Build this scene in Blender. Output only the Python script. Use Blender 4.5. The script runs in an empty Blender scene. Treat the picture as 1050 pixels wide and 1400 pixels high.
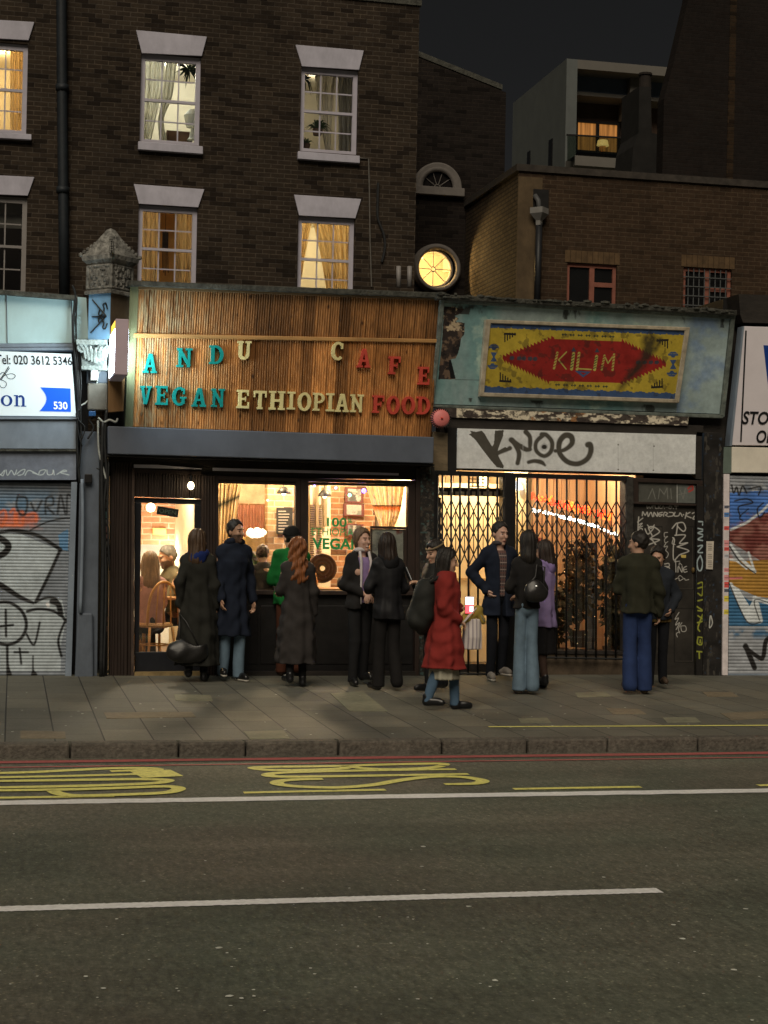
import bpy, bmesh, math, random
import numpy as np
from mathutils import Vector, Matrix
random.seed(7); np.random.seed(7)
SC = bpy.context.scene
COL = SC.collection
R_ = math.radians
# ------------------------------------------------------------------ camera
# the photo is 1050 x 1400; x runs along the shopfronts, y away from the camera, z up, pavement at z = 0
F_PX, YAW, PITCH, ROLL, DIST, EYE = 2250.0, R_(12.7), R_(0.46), 0.020, 18.2, 1.70
CAM = Vector((-DIST * math.tan(YAW), -DIST, EYE))
CR = Matrix.Rotation(-YAW, 3, 'Z') @ Matrix.Rotation(math.pi / 2 + PITCH, 3, 'X') @ Matrix.Rotation(ROLL, 3, 'Z')
cam_d = bpy.data.cameras.new('camera')
cam_d.sensor_width = 36; cam_d.lens = F_PX / 1400 * 36; cam_d.clip_end = 2000; cam_d.clip_start = 0.1
cam_o = bpy.data.objects.new('camera', cam_d); COL.objects.link(cam_o)
cam_o.matrix_world = Matrix.Translation(CAM) @ CR.to_4x4()
SC.camera = cam_o
# ------------------------------------------------------------------ night sky and the town's overhead glow
SUN_EL, SUN_AZ, SUN_W = R_(44), R_(-20), 2.0
wd = bpy.data.worlds.new('World'); SC.world = wd; wd.use_nodes = True
nt = wd.node_tree; nt.nodes.clear()
sk = nt.nodes.new('ShaderNodeTexSky'); sk.sky_type = 'NISHITA'; sk.sun_disc = False
sk.sun_elevation = SUN_EL; sk.sun_rotation = math.pi - SUN_AZ
hs = nt.nodes.new('ShaderNodeHueSaturation'); hs.inputs['Saturation'].default_value = 0.08
bg = nt.nodes.new('ShaderNodeBackground'); bg.inputs['Strength'].default_value = 0.0023
wo = nt.nodes.new('ShaderNodeOutputWorld')
nt.links.new(sk.outputs[0], hs.inputs['Color']); nt.links.new(hs.outputs[0], bg.inputs['Color']); nt.links.new(bg.outputs[0], wo.inputs['Surface'])
sl = bpy.data.lights.new('street_glow', 'SUN'); sl.energy = SUN_W; sl.angle = R_(36); sl.color = (1.0, 0.88, 0.70)
so = bpy.data.objects.new('street_glow', sl); COL.objects.link(so)
sdir = Vector((math.sin(SUN_AZ) * math.cos(SUN_EL), -math.cos(SUN_AZ) * math.cos(SUN_EL), math.sin(SUN_EL)))
so.rotation_euler = sdir.to_track_quat('Z', 'Y').to_euler(); so.location = (4, -30, 30)
SC.view_settings.view_transform = 'Standard'; SC.view_settings.look = 'None'; SC.view_settings.exposure = 0; SC.view_settings.gamma = 1
SC.render.engine = 'CYCLES'
SC.cycles.use_denoising = True
SC.cycles.max_bounces = 7; SC.cycles.transparent_max_bounces = 16; SC.cycles.sample_clamp_indirect = 6
# ------------------------------------------------------------------ photo pixel -> place in the street
def ray(px, py): return CR @ Vector(((px - 525) / F_PX, (700 - py) / F_PX, -1))
def P(px, py, Y=0.0):                                     # Y: upright plane, or (Y, z, lean) for a fascia that leans out
    r = ray(px, py)
    if isinstance(Y, tuple): return CAM + r * ((Y[0] + Y[2]*(CAM.z - Y[1]) - CAM.y) / (r.y - Y[2]*r.z))
    return CAM + r * ((Y - CAM.y) / r.y)
def sh(Y, d): return (Y[0]+d, Y[1], Y[2]) if isinstance(Y, tuple) else Y + d
def G(px, py, z=0.0):
    r = ray(px, py); return CAM + r * ((z - CAM.z) / r.z)
CRn = np.array(CR)
def Pn(px, py, Y):
    d = np.stack([(px - 525) / F_PX, (700 - py) / F_PX, -np.ones_like(px)], -1) @ CRn.T
    t = (Y[0] + Y[2]*(CAM.z - Y[1]) - CAM.y) / (d[..., 1] - Y[2]*d[..., 2]) if isinstance(Y, tuple) else (Y - CAM.y) / d[..., 1]
    return np.array(CAM) + d * t[..., None]
def bil(q, u, v):
    (ax, ay), (bx, by), (cx, cy), (dx, dy) = q          # tl tr br bl
    return ((1-v)*((1-u)*ax+u*bx)+v*((1-u)*dx+u*cx), (1-v)*((1-u)*ay+u*by)+v*((1-u)*dy+u*cy))
def lin(c): return tuple(((x/255)/12.92 if x/255 <= .04045 else ((x/255+.055)/1.055)**2.4) for x in c)
KL = (0.50, 0.43, 0.33)
def obs(r, g, b, k=1.0):                                 # reflectance of a surface seen as r,g,b under the street light
    l = lin((r, g, b)); return tuple(min(.85, max(.004, l[i] / (KL[i] * k))) for i in range(3))
# ------------------------------------------------------------------ mesh helpers
class MB:
    def __init__(s): s.v = []; s.f = []; s.mi = []
    def add(s, vs, fs, mi=0):
        n = len(s.v); s.v += [tuple(v) for v in vs]; s.f += [tuple(i + n for i in f) for f in fs]; s.mi += [mi] * len(fs); return s
    def box(s, x0, x1, y0, y1, z0, z1, mi=0):
        return s.add([(x0,y0,z0),(x1,y0,z0),(x1,y1,z0),(x0,y1,z0),(x0,y0,z1),(x1,y0,z1),(x1,y1,z1),(x0,y1,z1)],
                     [(0,1,5,4),(1,2,6,5),(2,3,7,6),(3,0,4,7),(4,5,6,7),(3,2,1,0)], mi)
    def prism(s, pts, d, mi=0):
        n = len(pts); d = Vector(d); pts = [Vector(p) for p in pts]
        return s.add(pts + [p + d for p in pts], [tuple(range(n)), tuple(range(2*n-1, n-1, -1))] + [(i, i+n, (i+1) % n + n, (i+1) % n) for i in range(n)], mi)
    def px(s, poly, Y, dep, mi=0):                        # facade polygon given where the photo shows it, front at Y
        return s.prism([P(x, y, Y) for x, y in poly], (0, dep, 0), mi)
    def sheet(s, poly, mi=0): return s.add(poly, [tuple(range(len(poly)))], mi)
    def tube(s, pts, r, n=8, mi=0, caps=True):
        pts = [Vector(p) for p in pts]; rs = r if isinstance(r, (list, tuple)) else [r] * len(pts)
        base = len(s.v); m = len(pts); ref = None
        for i, p in enumerate(pts):
            t = (pts[min(i+1, m-1)] - pts[max(i-1, 0)]).normalized()
            if ref is None: ref = Vector((0,0,1)) if abs(t.z) < .9 else Vector((0,1,0))
            a = t.cross(ref)
            if a.length < 1e-6: a = t.orthogonal()
            a.normalize(); b = a.cross(t).normalized(); ref = b
            for k in range(n):
                an = 2*math.pi*k/n; s.v.append(tuple(p + (a*math.cos(an) + b*math.sin(an))*rs[i]))
        for i in range(m-1):
            for k in range(n):
                s.f.append((base+i*n+k, base+i*n+(k+1) % n, base+(i+1)*n+(k+1) % n, base+(i+1)*n+k)); s.mi.append(mi)
        if caps:
            s.f.append(tuple(base+k for k in range(n))); s.f.append(tuple(base+(m-1)*n+k for k in range(n-1,-1,-1))); s.mi += [mi, mi]
        return s
    def lathe(s, c, prof, n=24, axis='z', mi=0, a0=0, a1=2*math.pi):
        c = Vector(c); base = len(s.v); full = abs(a1-a0-2*math.pi) < 1e-6; m = n if full else n+1
        for (r, h) in prof:
            for k in range(m):
                a = a0+(a1-a0)*k/n; x, y = r*math.cos(a), r*math.sin(a)
                s.v.append(tuple(c + (Vector((x, y, h)) if axis == 'z' else Vector((x, h, y)))))
        for i in range(len(prof)-1):
            for k in range(n):
                s.f.append((base+i*m+k, base+i*m+(k+1) % m, base+(i+1)*m+(k+1) % m, base+(i+1)*m+k)); s.mi.append(mi)
        return s
    def ball(s, c, r, n=12, mi=0):
        rx, ry, rz = r if isinstance(r, (tuple, list)) else (r, r, r); base = len(s.v); c = Vector(c); m = n//2
        for i in range(m+1):
            th = math.pi*i/m
            for k in range(n):
                a = 2*math.pi*k/n; s.v.append((c.x+rx*math.sin(th)*math.cos(a), c.y+ry*math.sin(th)*math.sin(a), c.z+rz*math.cos(th)))
        for i in range(m):
            for k in range(n):
                s.f.append((base+i*n+k, base+(i+1)*n+k, base+(i+1)*n+(k+1) % n, base+i*n+(k+1) % n)); s.mi.append(mi)
        return s
    def build(s, name, mat, parent=None, smooth=False, local=False, bevel=0, recalc=True):
        me = bpy.data.meshes.new(name)
        off = Vector((0,0,0)) if (parent is None or local) else wloc(parent)
        me.from_pydata([(v[0]-off.x, v[1]-off.y, v[2]-off.z) for v in s.v], [], s.f)
        mats = mat if isinstance(mat, (list, tuple)) else [mat]
        for m in mats: me.materials.append(m)
        if len(mats) > 1: me.polygons.foreach_set('material_index', s.mi)
        if recalc:
            bm = bmesh.new(); bm.from_mesh(me); bmesh.ops.remove_doubles(bm, verts=bm.verts, dist=1e-6)
            bmesh.ops.recalc_face_normals(bm, faces=bm.faces); bm.to_mesh(me); bm.free()
        if smooth: me.polygons.foreach_set('use_smooth', [True]*len(me.polygons))
        o = bpy.data.objects.new(name, me); COL.objects.link(o)
        if parent: o.parent = parent
        if bevel:
            b = o.modifiers.new('edge', 'BEVEL'); b.width = bevel; b.segments = 2; b.limit_method = 'ANGLE'
        return o
def wloc(o):
    v = Vector((0,0,0))
    while o is not None: v = v + o.location; o = o.parent
    return v
def tag(o, label=None, cat=None, group=None, kind=None):
    if label: o['label'] = label
    if cat: o['category'] = cat
    if group: o['group'] = group
    if kind: o['kind'] = kind
    return o
def thing(name, label, cat, loc=(0,0,0), group=None, rz=0):
    o = bpy.data.objects.new(name, None); COL.objects.link(o); o.location = loc; o.rotation_euler = (0,0,rz); o.empty_display_size = .2
    return tag(o, label, cat, group)
def copy_tree(o, parent=None):
    c = o.copy(); COL.objects.link(c)
    if parent: c.parent = parent
    for ch in list(o.children): copy_tree(ch, c)
    return c
def lamp(name, loc, watts, col, r=.06, parent=None):
    l = bpy.data.lights.new(name, 'POINT'); l.energy = watts; l.color = col; l.shadow_soft_size = r
    o = bpy.data.objects.new(name, l); COL.objects.link(o); o.location = Vector(loc) - (wloc(parent) if parent else Vector((0,0,0)))
    if parent: o.parent = parent
    return o
# ------------------------------------------------------------------ materials
def newmat(name):
    m = bpy.data.materials.new(name); m.use_nodes = True; nt = m.node_tree
    return m, nt, nt.nodes['Principled BSDF']
def N(nt, t, **kw):
    n = nt.nodes.new(t)
    for k, v in kw.items():
        if k in n.inputs: n.inputs[k].default_value = v
        else: setattr(n, k, v)
    return n
def ramp(nt, src, stops):
    r = nt.nodes.new('ShaderNodeValToRGB'); e = r.color_ramp.elements
    while len(e) < len(stops): e.new(.5)
    for i, (p, c) in enumerate(stops):
        e[i].position = p; e[i].color = (*c, 1) if isinstance(c, tuple) else (c, c, c, 1)
    nt.links.new(src, r.inputs[0]); return r
def mul(nt, a, b, fac=1.0, mode='MULTIPLY'):
    m = nt.nodes.new('ShaderNodeMix'); m.data_type = 'RGBA'; m.blend_type = mode; m.inputs[0].default_value = fac
    for s, i in ((a, 6), (b, 7)):
        if isinstance(s, tuple): m.inputs[i].default_value = (*s[:3], 1)
        else: nt.links.new(s, m.inputs[i])
    return m.outputs[2]
def coords(nt, scale=(1,1,1), swap=None):
    tc = nt.nodes.new('ShaderNodeTexCoord'); out = tc.outputs['Object']
    if swap:
        sp = nt.nodes.new('ShaderNodeSeparateXYZ'); cb = nt.nodes.new('ShaderNodeCombineXYZ'); nt.links.new(out, sp.inputs[0])
        for i, ax in enumerate(swap): nt.links.new(sp.outputs['XYZ'.index(ax)], cb.inputs[i])
        out = cb.outputs[0]
    mp = nt.nodes.new('ShaderNodeMapping'); mp.inputs['Scale'].default_value = scale; nt.links.new(out, mp.inputs[0]); return mp.outputs[0]
def bump(nt, bs, h, strength=.3, dist=.01):
    b = nt.nodes.new('ShaderNodeBump'); b.inputs['Strength'].default_value = strength; b.inputs['Distance'].default_value = dist
    nt.links.new(h, b.inputs['Height']); nt.links.new(b.outputs[0], bs.inputs['Normal'])
def mat(name, col, rough=.75, var=.25, scale=6, bs=.25, bscale=60, metal=0, spec=.35, stretch=(1,1,1), bdist=.004, dirt=0):
    m, nt, b = newmat(name)
    n1 = N(nt, 'ShaderNodeTexNoise', Scale=scale, Detail=6.0, Roughness=.62); nt.links.new(coords(nt, stretch), n1.inputs['Vector'])
    lo = tuple(c*(1-var) for c in col); hi = tuple(min(.95, c*(1+var)) for c in col)
    r = ramp(nt, n1.outputs[0], [(.28, lo), (.72, hi)]); c = r.outputs[0]
    if dirt:
        n3 = N(nt, 'ShaderNodeTexNoise', Scale=2.2, Detail=8.0, Roughness=.7); nt.links.new(coords(nt, (1,1,.45)), n3.inputs['Vector'])
        c = mul(nt, c, ramp(nt, n3.outputs[0], [(.35, (1-dirt,)*3), (.6, (1.0,)*3)]).outputs[0])
    nt.links.new(c, b.inputs['Base Color'])
    b.inputs['Roughness'].default_value = rough; b.inputs['Metallic'].default_value = metal; b.inputs['Specular IOR Level'].default_value = spec
    if bs:
        n2 = N(nt, 'ShaderNodeTexNoise', Scale=bscale, Detail=5.0); nt.links.new(coords(nt, stretch), n2.inputs['Vector'])
        bump(nt, b, n2.outputs[0], bs, bdist)
    return m
def roadpaint(name, col, wear):
    m = mat(name, col, .7, .18, 30, .3, 120, dirt=.12); nt = m.node_tree; b = nt.nodes['Principled BSDF']; src = b.inputs['Base Color'].links[0].from_socket
    n = N(nt, 'ShaderNodeTexNoise', Scale=16.0, Detail=8.0, Roughness=.75); nt.links.new(coords(nt), n.inputs['Vector'])
    nt.links.new(_mix(nt, src, obs(66,61,49), ramp(nt, n.outputs[0], [(wear-.05, 0.0), (wear+.12, .9)]).outputs[0]), b.inputs['Base Color']); return m
def _mix(nt, a, b, f):
    m = nt.nodes.new('ShaderNodeMix'); m.data_type = 'RGBA'; nt.links.new(f, m.inputs[0]); nt.links.new(a, m.inputs[6]); m.inputs[7].default_value = (*b, 1); return m.outputs[2]
def emit(name, col, s):
    m, nt, b = newmat(name); b.inputs['Base Color'].default_value = (*col, 1); b.inputs['Emission Color'].default_value = (*col, 1); b.inputs['Emission Strength'].default_value = s; return m
def brick(name, c1, c2, mortar, swap='XZY', w=.225, h=.075, ms=.009, soot=.5, rough=.9, bstr=.5, burnt=1.0):
    m, nt, b = newmat(name); v = coords(nt, (1,1,1), swap)
    nd = N(nt, 'ShaderNodeTexNoise', Scale=2.5, Detail=2.0); nt.links.new(v, nd.inputs['Vector'])
    vm = N(nt, 'ShaderNodeMix', data_type='VECTOR'); vm.inputs[0].default_value = .012
    nt.links.new(v, vm.inputs[4]); nt.links.new(nd.outputs['Color'], vm.inputs[5])
    t = N(nt, 'ShaderNodeTexBrick', Scale=1.0); t.inputs['Brick Width'].default_value = w; t.inputs['Row Height'].default_value = h
    t.inputs['Mortar Size'].default_value = ms; t.inputs['Mortar Smooth'].default_value = .25; t.inputs['Bias'].default_value = -.1
    t.inputs['Color1'].default_value = (*c1, 1); t.inputs['Color2'].default_value = (*c2, 1); t.inputs['Mortar'].default_value = (*mortar, 1)
    nt.links.new(vm.outputs[1], t.inputs['Vector'])
    n1 = N(nt, 'ShaderNodeTexNoise', Scale=.55, Detail=9.0, Roughness=.68); nt.links.new(v, n1.inputs['Vector'])
    n2 = N(nt, 'ShaderNodeTexNoise', Scale=9.0, Detail=6.0, Roughness=.7); nt.links.new(v, n2.inputs['Vector'])
    # a second, coarser brick pattern gives whole dark burnt bricks
    t2 = N(nt, 'ShaderNodeTexBrick', Scale=1.0); t2.inputs['Brick Width'].default_value = w; t2.inputs['Row Height'].default_value = h
    t2.inputs['Mortar Size'].default_value = 0; t2.inputs['Bias'].default_value = 0.0; t2.offset_frequency = 2
    t2.inputs['Color1'].default_value = (0,0,0,1); t2.inputs['Color2'].default_value = (1,1,1,1); nt.links.new(vm.outputs[1], t2.inputs['Vector'])
    c = mul(nt, t.outputs[0], ramp(nt, t2.outputs[0], [(.04, (.30,.28,.28)), (.22, (.50,.48,.48)), (.32, (.88,.88,.88)), (.8, (1.0,.97,.93)), (.97, (1.2,1.12,1.0))]).outputs[0], burnt)
    c = mul(nt, c, ramp(nt, n1.outputs[0], [(.3, (1-soot,)*3), (.7, (1.02,)*3)]).outputs[0])
    c = mul(nt, c, ramp(nt, n2.outputs[0], [(.25, (.6,)*3), (.75, (1.25,)*3)]).outputs[0])
    nt.links.new(c, b.inputs['Base Color']); b.inputs['Roughness'].default_value = rough; b.inputs['Specular IOR Level'].default_value = .2
    inv = N(nt, 'ShaderNodeMath', operation='SUBTRACT'); inv.inputs[0].default_value = 1; nt.links.new(t.outputs['Fac'], inv.inputs[1])
    ad = N(nt, 'ShaderNodeMath', operation='MULTIPLY_ADD'); ad.inputs[1].default_value = .5; nt.links.new(n2.outputs[0], ad.inputs[0]); nt.links.new(inv.outputs[0], ad.inputs[2])
    bump(nt, b, ad.outputs[0], bstr, .012); return m
def glass(name, tint=(.96,.96,.94), refl=.08, rough=.02):
    m = bpy.data.materials.new(name); m.use_nodes = True; nt = m.node_tree; nt.nodes.clear()
    tr = N(nt, 'ShaderNodeBsdfTransparent'); tr.inputs[0].default_value = (*tint, 1)
    gl = N(nt, 'ShaderNodeBsdfGlossy'); gl.inputs['Roughness'].default_value = rough
    lw = N(nt, 'ShaderNodeFresnel'); lw.inputs['IOR'].default_value = 1.45
    ad = N(nt, 'ShaderNodeMath', operation='ADD'); ad.inputs[1].default_value = refl - .04; nt.links.new(lw.outputs[0], ad.inputs[0])
    mx = N(nt, 'ShaderNodeMixShader'); o = N(nt, 'ShaderNodeOutputMaterial')
    nt.links.new(ad.outputs[0], mx.inputs[0]); nt.links.new(tr.outputs[0], mx.inputs[1]); nt.links.new(gl.outputs[0], mx.inputs[2]); nt.links.new(mx.outputs[0], o.inputs[0]); return m
def paintmat(name, rough=.6, spec=.3, bs=.2, bscale=50, metal=0):   # colour carried by the paint layer of the mesh
    m, nt, b = newmat(name); a = N(nt, 'ShaderNodeAttribute', attribute_name='paint')
    n1 = N(nt, 'ShaderNodeTexNoise', Scale=14.0, Detail=6.0, Roughness=.7); nt.links.new(coords(nt), n1.inputs['Vector'])
    c = mul(nt, a.outputs['Color'], ramp(nt, n1.outputs[0], [(.3, (.8,)*3), (.7, (1.12,)*3)]).outputs[0])
    nt.links.new(c, b.inputs['Base Color']); b.inputs['Roughness'].default_value = rough; b.inputs['Specular IOR Level'].default_value = spec; b.inputs['Metallic'].default_value = metal
    n2 = N(nt, 'ShaderNodeTexNoise', Scale=bscale, Detail=4.0); nt.links.new(coords(nt), n2.inputs['Vector']); bump(nt, b, n2.outputs[0], bs, .003); return m
# ------------------------------------------------------------------ paint layers (sprayed and lettered surfaces)
def fbm(x, y, sc, seed=0, oc=4):
    out = np.zeros_like(x); amp = 1; tot = 0; rng = np.random.RandomState(seed)
    for o in range(oc):
        g = rng.rand(64, 64); u = x/sc*(2**o); v = y/sc*(2**o); i = np.floor(u).astype(int); j = np.floor(v).astype(int); fu = u-i; fv = v-j
        fu = fu*fu*(3-2*fu); fv = fv*fv*(3-2*fv); gg = lambda a, b: g[a % 64, b % 64]
        out += amp*((gg(i,j)*(1-fu)+gg(i+1,j)*fu)*(1-fv)+(gg(i,j+1)*(1-fu)+gg(i+1,j+1)*fu)*fv); tot += amp; amp *= .55
    return out/tot
def catmull(pts, n=8, closed=False):
    p = [np.array(q, float) for q in pts]; out = []; m = len(p)
    rng = range(m if closed else m-1)
    for i in rng:
        g = (lambda k: p[k % m]) if closed else (lambda k: p[min(max(k, 0), m-1)])
        a, b, c, d = g(i-1), g(i), g(i+1), g(i+2)
        for k in range(n):
            t = k/n; out.append(.5*((2*b)+(-a+c)*t+(2*a-5*b+4*c-d)*t*t+(-a+3*b-3*c+d)*t**3))
    out.append(p[0] if closed else p[-1]); return np.array(out)
class Canvas:
    def __init__(s, quad, res, base):
        s.q = quad; w = max(abs(quad[1][0]-quad[0][0]), abs(quad[2][0]-quad[3][0])); h = max(abs(quad[3][1]-quad[0][1]), abs(quad[2][1]-quad[1][1]))
        s.nu, s.nv = int(w*res)+2, int(h*res)+2
        u, v = np.meshgrid(np.linspace(0,1,s.nu), np.linspace(0,1,s.nv)); s.u, s.v = u, v
        s.X, s.Y = bil(quad, u, v); s.img = np.zeros(u.shape+(3,)); s.img[:] = base
    def blend(s, a, col): s.img = s.img*(1-a[..., None]) + np.array(col)*a[..., None]
    def poly(s, pts, col, a=1.0):
        ins = np.zeros(s.X.shape, bool); n = len(pts)
        for i in range(n):
            (x0, y0), (x1, y1) = pts[i], pts[(i+1) % n]
            if y0 == y1: continue
            c = ((y0 > s.Y) != (y1 > s.Y)) & (s.X < (x1-x0)*(s.Y-y0)/(y1-y0)+x0); ins ^= c
        s.blend(ins*a, col); return s
    def stroke(s, pts, w, col, soft=1.0, smooth=True, closed=False, a=1.0):
        n0 = len(pts); ws = w if isinstance(w, (list, tuple)) else [w]*n0
        q = [(*p, ws[i]) for i, p in enumerate(pts)]
        p = catmull(q, 7, closed) if smooth else np.array(q + ([q[0]] if closed else []), float)
        pad = max(ws)/2+soft*2+1; best = np.full(s.X.shape, 1e3)
        for i in range(len(p)-1):
            x0, y0, w0 = p[i]; x1, y1, w1 = p[i+1]
            m = (s.X > min(x0,x1)-pad) & (s.X < max(x0,x1)+pad) & (s.Y > min(y0,y1)-pad) & (s.Y < max(y0,y1)+pad)
            if not m.any(): continue
            dx, dy = x1-x0, y1-y0; L = dx*dx+dy*dy+1e-9; X, Y = s.X[m], s.Y[m]
            t = np.clip(((X-x0)*dx+(Y-y0)*dy)/L, 0, 1); d = np.hypot(X-x0-t*dx, Y-y0-t*dy)-(w0+(w1-w0)*t)/2
            best[m] = np.minimum(best[m], d)
        s.blend(np.clip(.5-best/soft, 0, 1)*a, col); return s
    def dirt(s, sc, lo, hi, seed=0, stretch=1.0):
        n = fbm(s.X, s.Y*stretch, sc, seed, 5); s.img *= (lo+(hi-lo)*np.clip((n-.25)/.5, 0, 1))[..., None]; return s
    def patch(s, col, thr, sc, seed, soft=.05, stretch=1.0, mask=None):
        n = fbm(s.X, s.Y*stretch, sc, seed, 5); a = np.clip((n-thr)/soft, 0, 1)
        if mask is not None: a = a*mask
        s.blend(a, col); return s
    def build(s, name, mt, parent, Y=0.0, prof=None, thick=0.0):
        off = np.zeros(s.X.shape) if prof is None else prof(s.u, s.v)
        pts = Pn(s.X, s.Y, sh(Y, off)).reshape(-1, 3); o3 = np.array(wloc(parent)) if parent else np.zeros(3); pts = pts-o3
        nu, nv = s.nu, s.nv; i = np.arange(nu*nv).reshape(nv, nu)
        q = np.stack([i[:-1,:-1], i[1:,:-1], i[1:,1:], i[:-1,1:]], -1).reshape(-1, 4).tolist(); col = s.img.reshape(-1, 3); vs = pts.tolist()
        if thick:
            c = [i[0,0], i[0,-1], i[-1,-1], i[-1,0]]; n = len(vs); vs += [[pts[k][0], pts[k][1]+thick, pts[k][2]] for k in c]
            loops = [i[0,:], i[:,-1], i[-1,::-1], i[::-1,0]]
            for e, L in enumerate(loops): q.append([int(k) for k in L] + [n+(e+1) % 4, n+e])
            q.append([n, n+1, n+2, n+3]); col = np.vstack([col, col[c]])
        me = bpy.data.meshes.new(name); me.from_pydata(vs, [], q); me.materials.append(mt)
        at = me.color_attributes.new('paint', 'FLOAT_COLOR', 'POINT'); at.data.foreach_set('color', np.hstack([np.clip(col,0,1), np.ones((len(col),1))]).astype(np.float32).ravel())
        o = bpy.data.objects.new(name, me); COL.objects.link(o)
        if parent: o.parent = parent
        return o
# ------------------------------------------------------------------ lettering
def text_mesh(name, s, quad, Y, mt, parent, thick=.004, bold=0.0, shear=0.0, proj=None):
    cu = bpy.data.curves.new(name, 'FONT'); cu.body = s; cu.offset = bold; cu.shear = shear; cu.resolution_u = 4
    o = bpy.data.objects.new(name, cu); COL.objects.link(o)
    me = bpy.data.meshes.new_from_object(o.evaluated_get(bpy.context.evaluated_depsgraph_get()))
    bpy.data.objects.remove(o); bpy.data.curves.remove(cu)
    vs = np.array([v.co[:] for v in me.vertices]); lo, hi = vs.min(0), vs.max(0); fs = [tuple(p.vertices) for p in me.polygons]; bpy.data.meshes.remove(me)
    mb = MB(); pts = []
    for v in vs:
        x, y = bil(quad, (v[0]-lo[0])/(hi[0]-lo[0]), 1-(v[1]-lo[1])/(hi[1]-lo[1])); pts.append(proj(x, y) if proj else P(x, y, Y))
    mb.add(pts, fs); ob = mb.build(name, mt, parent)
    if thick:
        sm = ob.modifiers.new('thick', 'SOLIDIFY'); sm.thickness = thick; sm.offset = 0
    return ob
def ring(cx, cy, rx, ry, t, a0=0, a1=360, n=20, ty=None):
    ty = t if ty is None else ty; qs = []
    for i in range(n):
        A, B = R_(a0+(a1-a0)*i/n), R_(a0+(a1-a0)*(i+1)/n)
        qs.append([(cx+rx*math.cos(A), cy+ry*math.sin(A)), (cx+rx*math.cos(B), cy+ry*math.sin(B)), (cx+(rx-t)*math.cos(B), cy+(ry-ty)*math.sin(B)), (cx+(rx-t)*math.cos(A), cy+(ry-ty)*math.sin(A))])
    return qs
def bar(x0, y0, x1, y1, w): return [(x0-w/2, y0), (x0+w/2, y0), (x1+w/2, y1), (x1-w/2, y1)]
def rc(x0, y0, x1, y1): return [(x0,y0),(x1,y0),(x1,y1),(x0,y1)]
def slab(ch):                                            # slab-serif capitals in a unit box, y up
    t = .23; S = .11; f = lambda x: rc(x-.22, 0, x+.22, S); g = lambda x: rc(x-.22, 1-S, x+.22, 1)
    if ch == 'A': return [bar(.2,S,.47,1,.2), bar(.8,S,.53,1,.24), rc(.3,.3,.7,.42), f(.2), f(.78)]
    if ch == 'N': return [rc(.13,S,.3,1-S), rc(.7,S,.87,1-S), bar(.2,1-S,.8,S,.24), f(.22), rc(0,1-S,.34,1), g(.78), rc(.68,0,.87,S)]
    if ch == 'D': return [rc(.12,0,.36,1), rc(0,0,.13,S), rc(0,1-S,.13,1)] + ring(.42,.5,.56,.5,.24,-90,90,16,.13) + [rc(.35,0,.43,.13), rc(.35,.87,.43,1)]
    if ch == 'U': return [rc(.12,.3,.36,1-S), rc(.68,.3,.88,1-S), g(.22), g(.78)] + ring(.5,.32,.38,.32,.23,180,360,16,.16)
    if ch == 'C': return ring(.52,.5,.5,.5,.25,48,312,24,.14) + [rc(.76,.62,.9,.92)]
    if ch == 'G': return ring(.5,.5,.5,.5,.25,48,320,24,.14) + [rc(.74,.62,.88,.92), rc(.66,.12,.88,.45), rc(.55,.38,1,.48)]
    if ch == 'E': return [rc(.12,0,.38,1), rc(0,0,.13,S), rc(0,1-S,.13,1), rc(.37,0,.95,.13), rc(.37,.87,.9,1), rc(.37,.45,.7,.56), rc(.82,.12,.95,.34), rc(.78,.68,.9,.88), rc(.62,.37,.7,.64)]
    if ch == 'F': return [rc(.12,0,.38,1), rc(0,0,.13,S), rc(.37,0,.56,S), rc(0,1-S,.13,1), rc(.37,.87,.95,1), rc(.37,.43,.72,.55), rc(.82,.66,.95,.88), rc(.64,.35,.72,.64)]
    if ch == 'V': return [bar(.2,1-S,.47,0,.24), bar(.8,1-S,.53,0,.2), g(.2), g(.8)]
    if ch == 'T': return [rc(.37,S,.63,1), f(.5), rc(0,.86,.38,1), rc(.62,.86,1,1), rc(0,.64,.12,.87), rc(.88,.64,1,.87)]
    if ch == 'H': return [rc(.1,S,.33,1-S), rc(.67,S,.9,1-S), rc(.32,.43,.68,.56), f(.21), g(.21), f(.79), g(.79)]
    if ch == 'I': return [rc(.3,S,.7,1-S), rc(0,0,1,S), rc(0,1-S,1,1)]
    if ch == 'O': return ring(.5,.5,.5,.5,.26,0,360,28,.14)
    if ch == 'P': return [rc(.12,S,.38,1), rc(0,0,.56,S), rc(0,1-S,.13,1)] + ring(.46,.71,.5,.29,.24,-90,90,14,.12) + [rc(.37,.88,.47,1), rc(.37,.42,.47,.54)]
    return [rc(0,0,1,1)]
def letter(ch, quad, Y, dep, mt, parent, name='letter', label=None):
    mb = MB()
    for i, q in enumerate(slab(ch)):
        mb.px([bil(quad, x, 1-y) for x, y in q], sh(Y, -.0004*(i % 7)), dep)
    o = mb.build(name, mt, parent)
    if label: o['label'] = label
    return o
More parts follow.
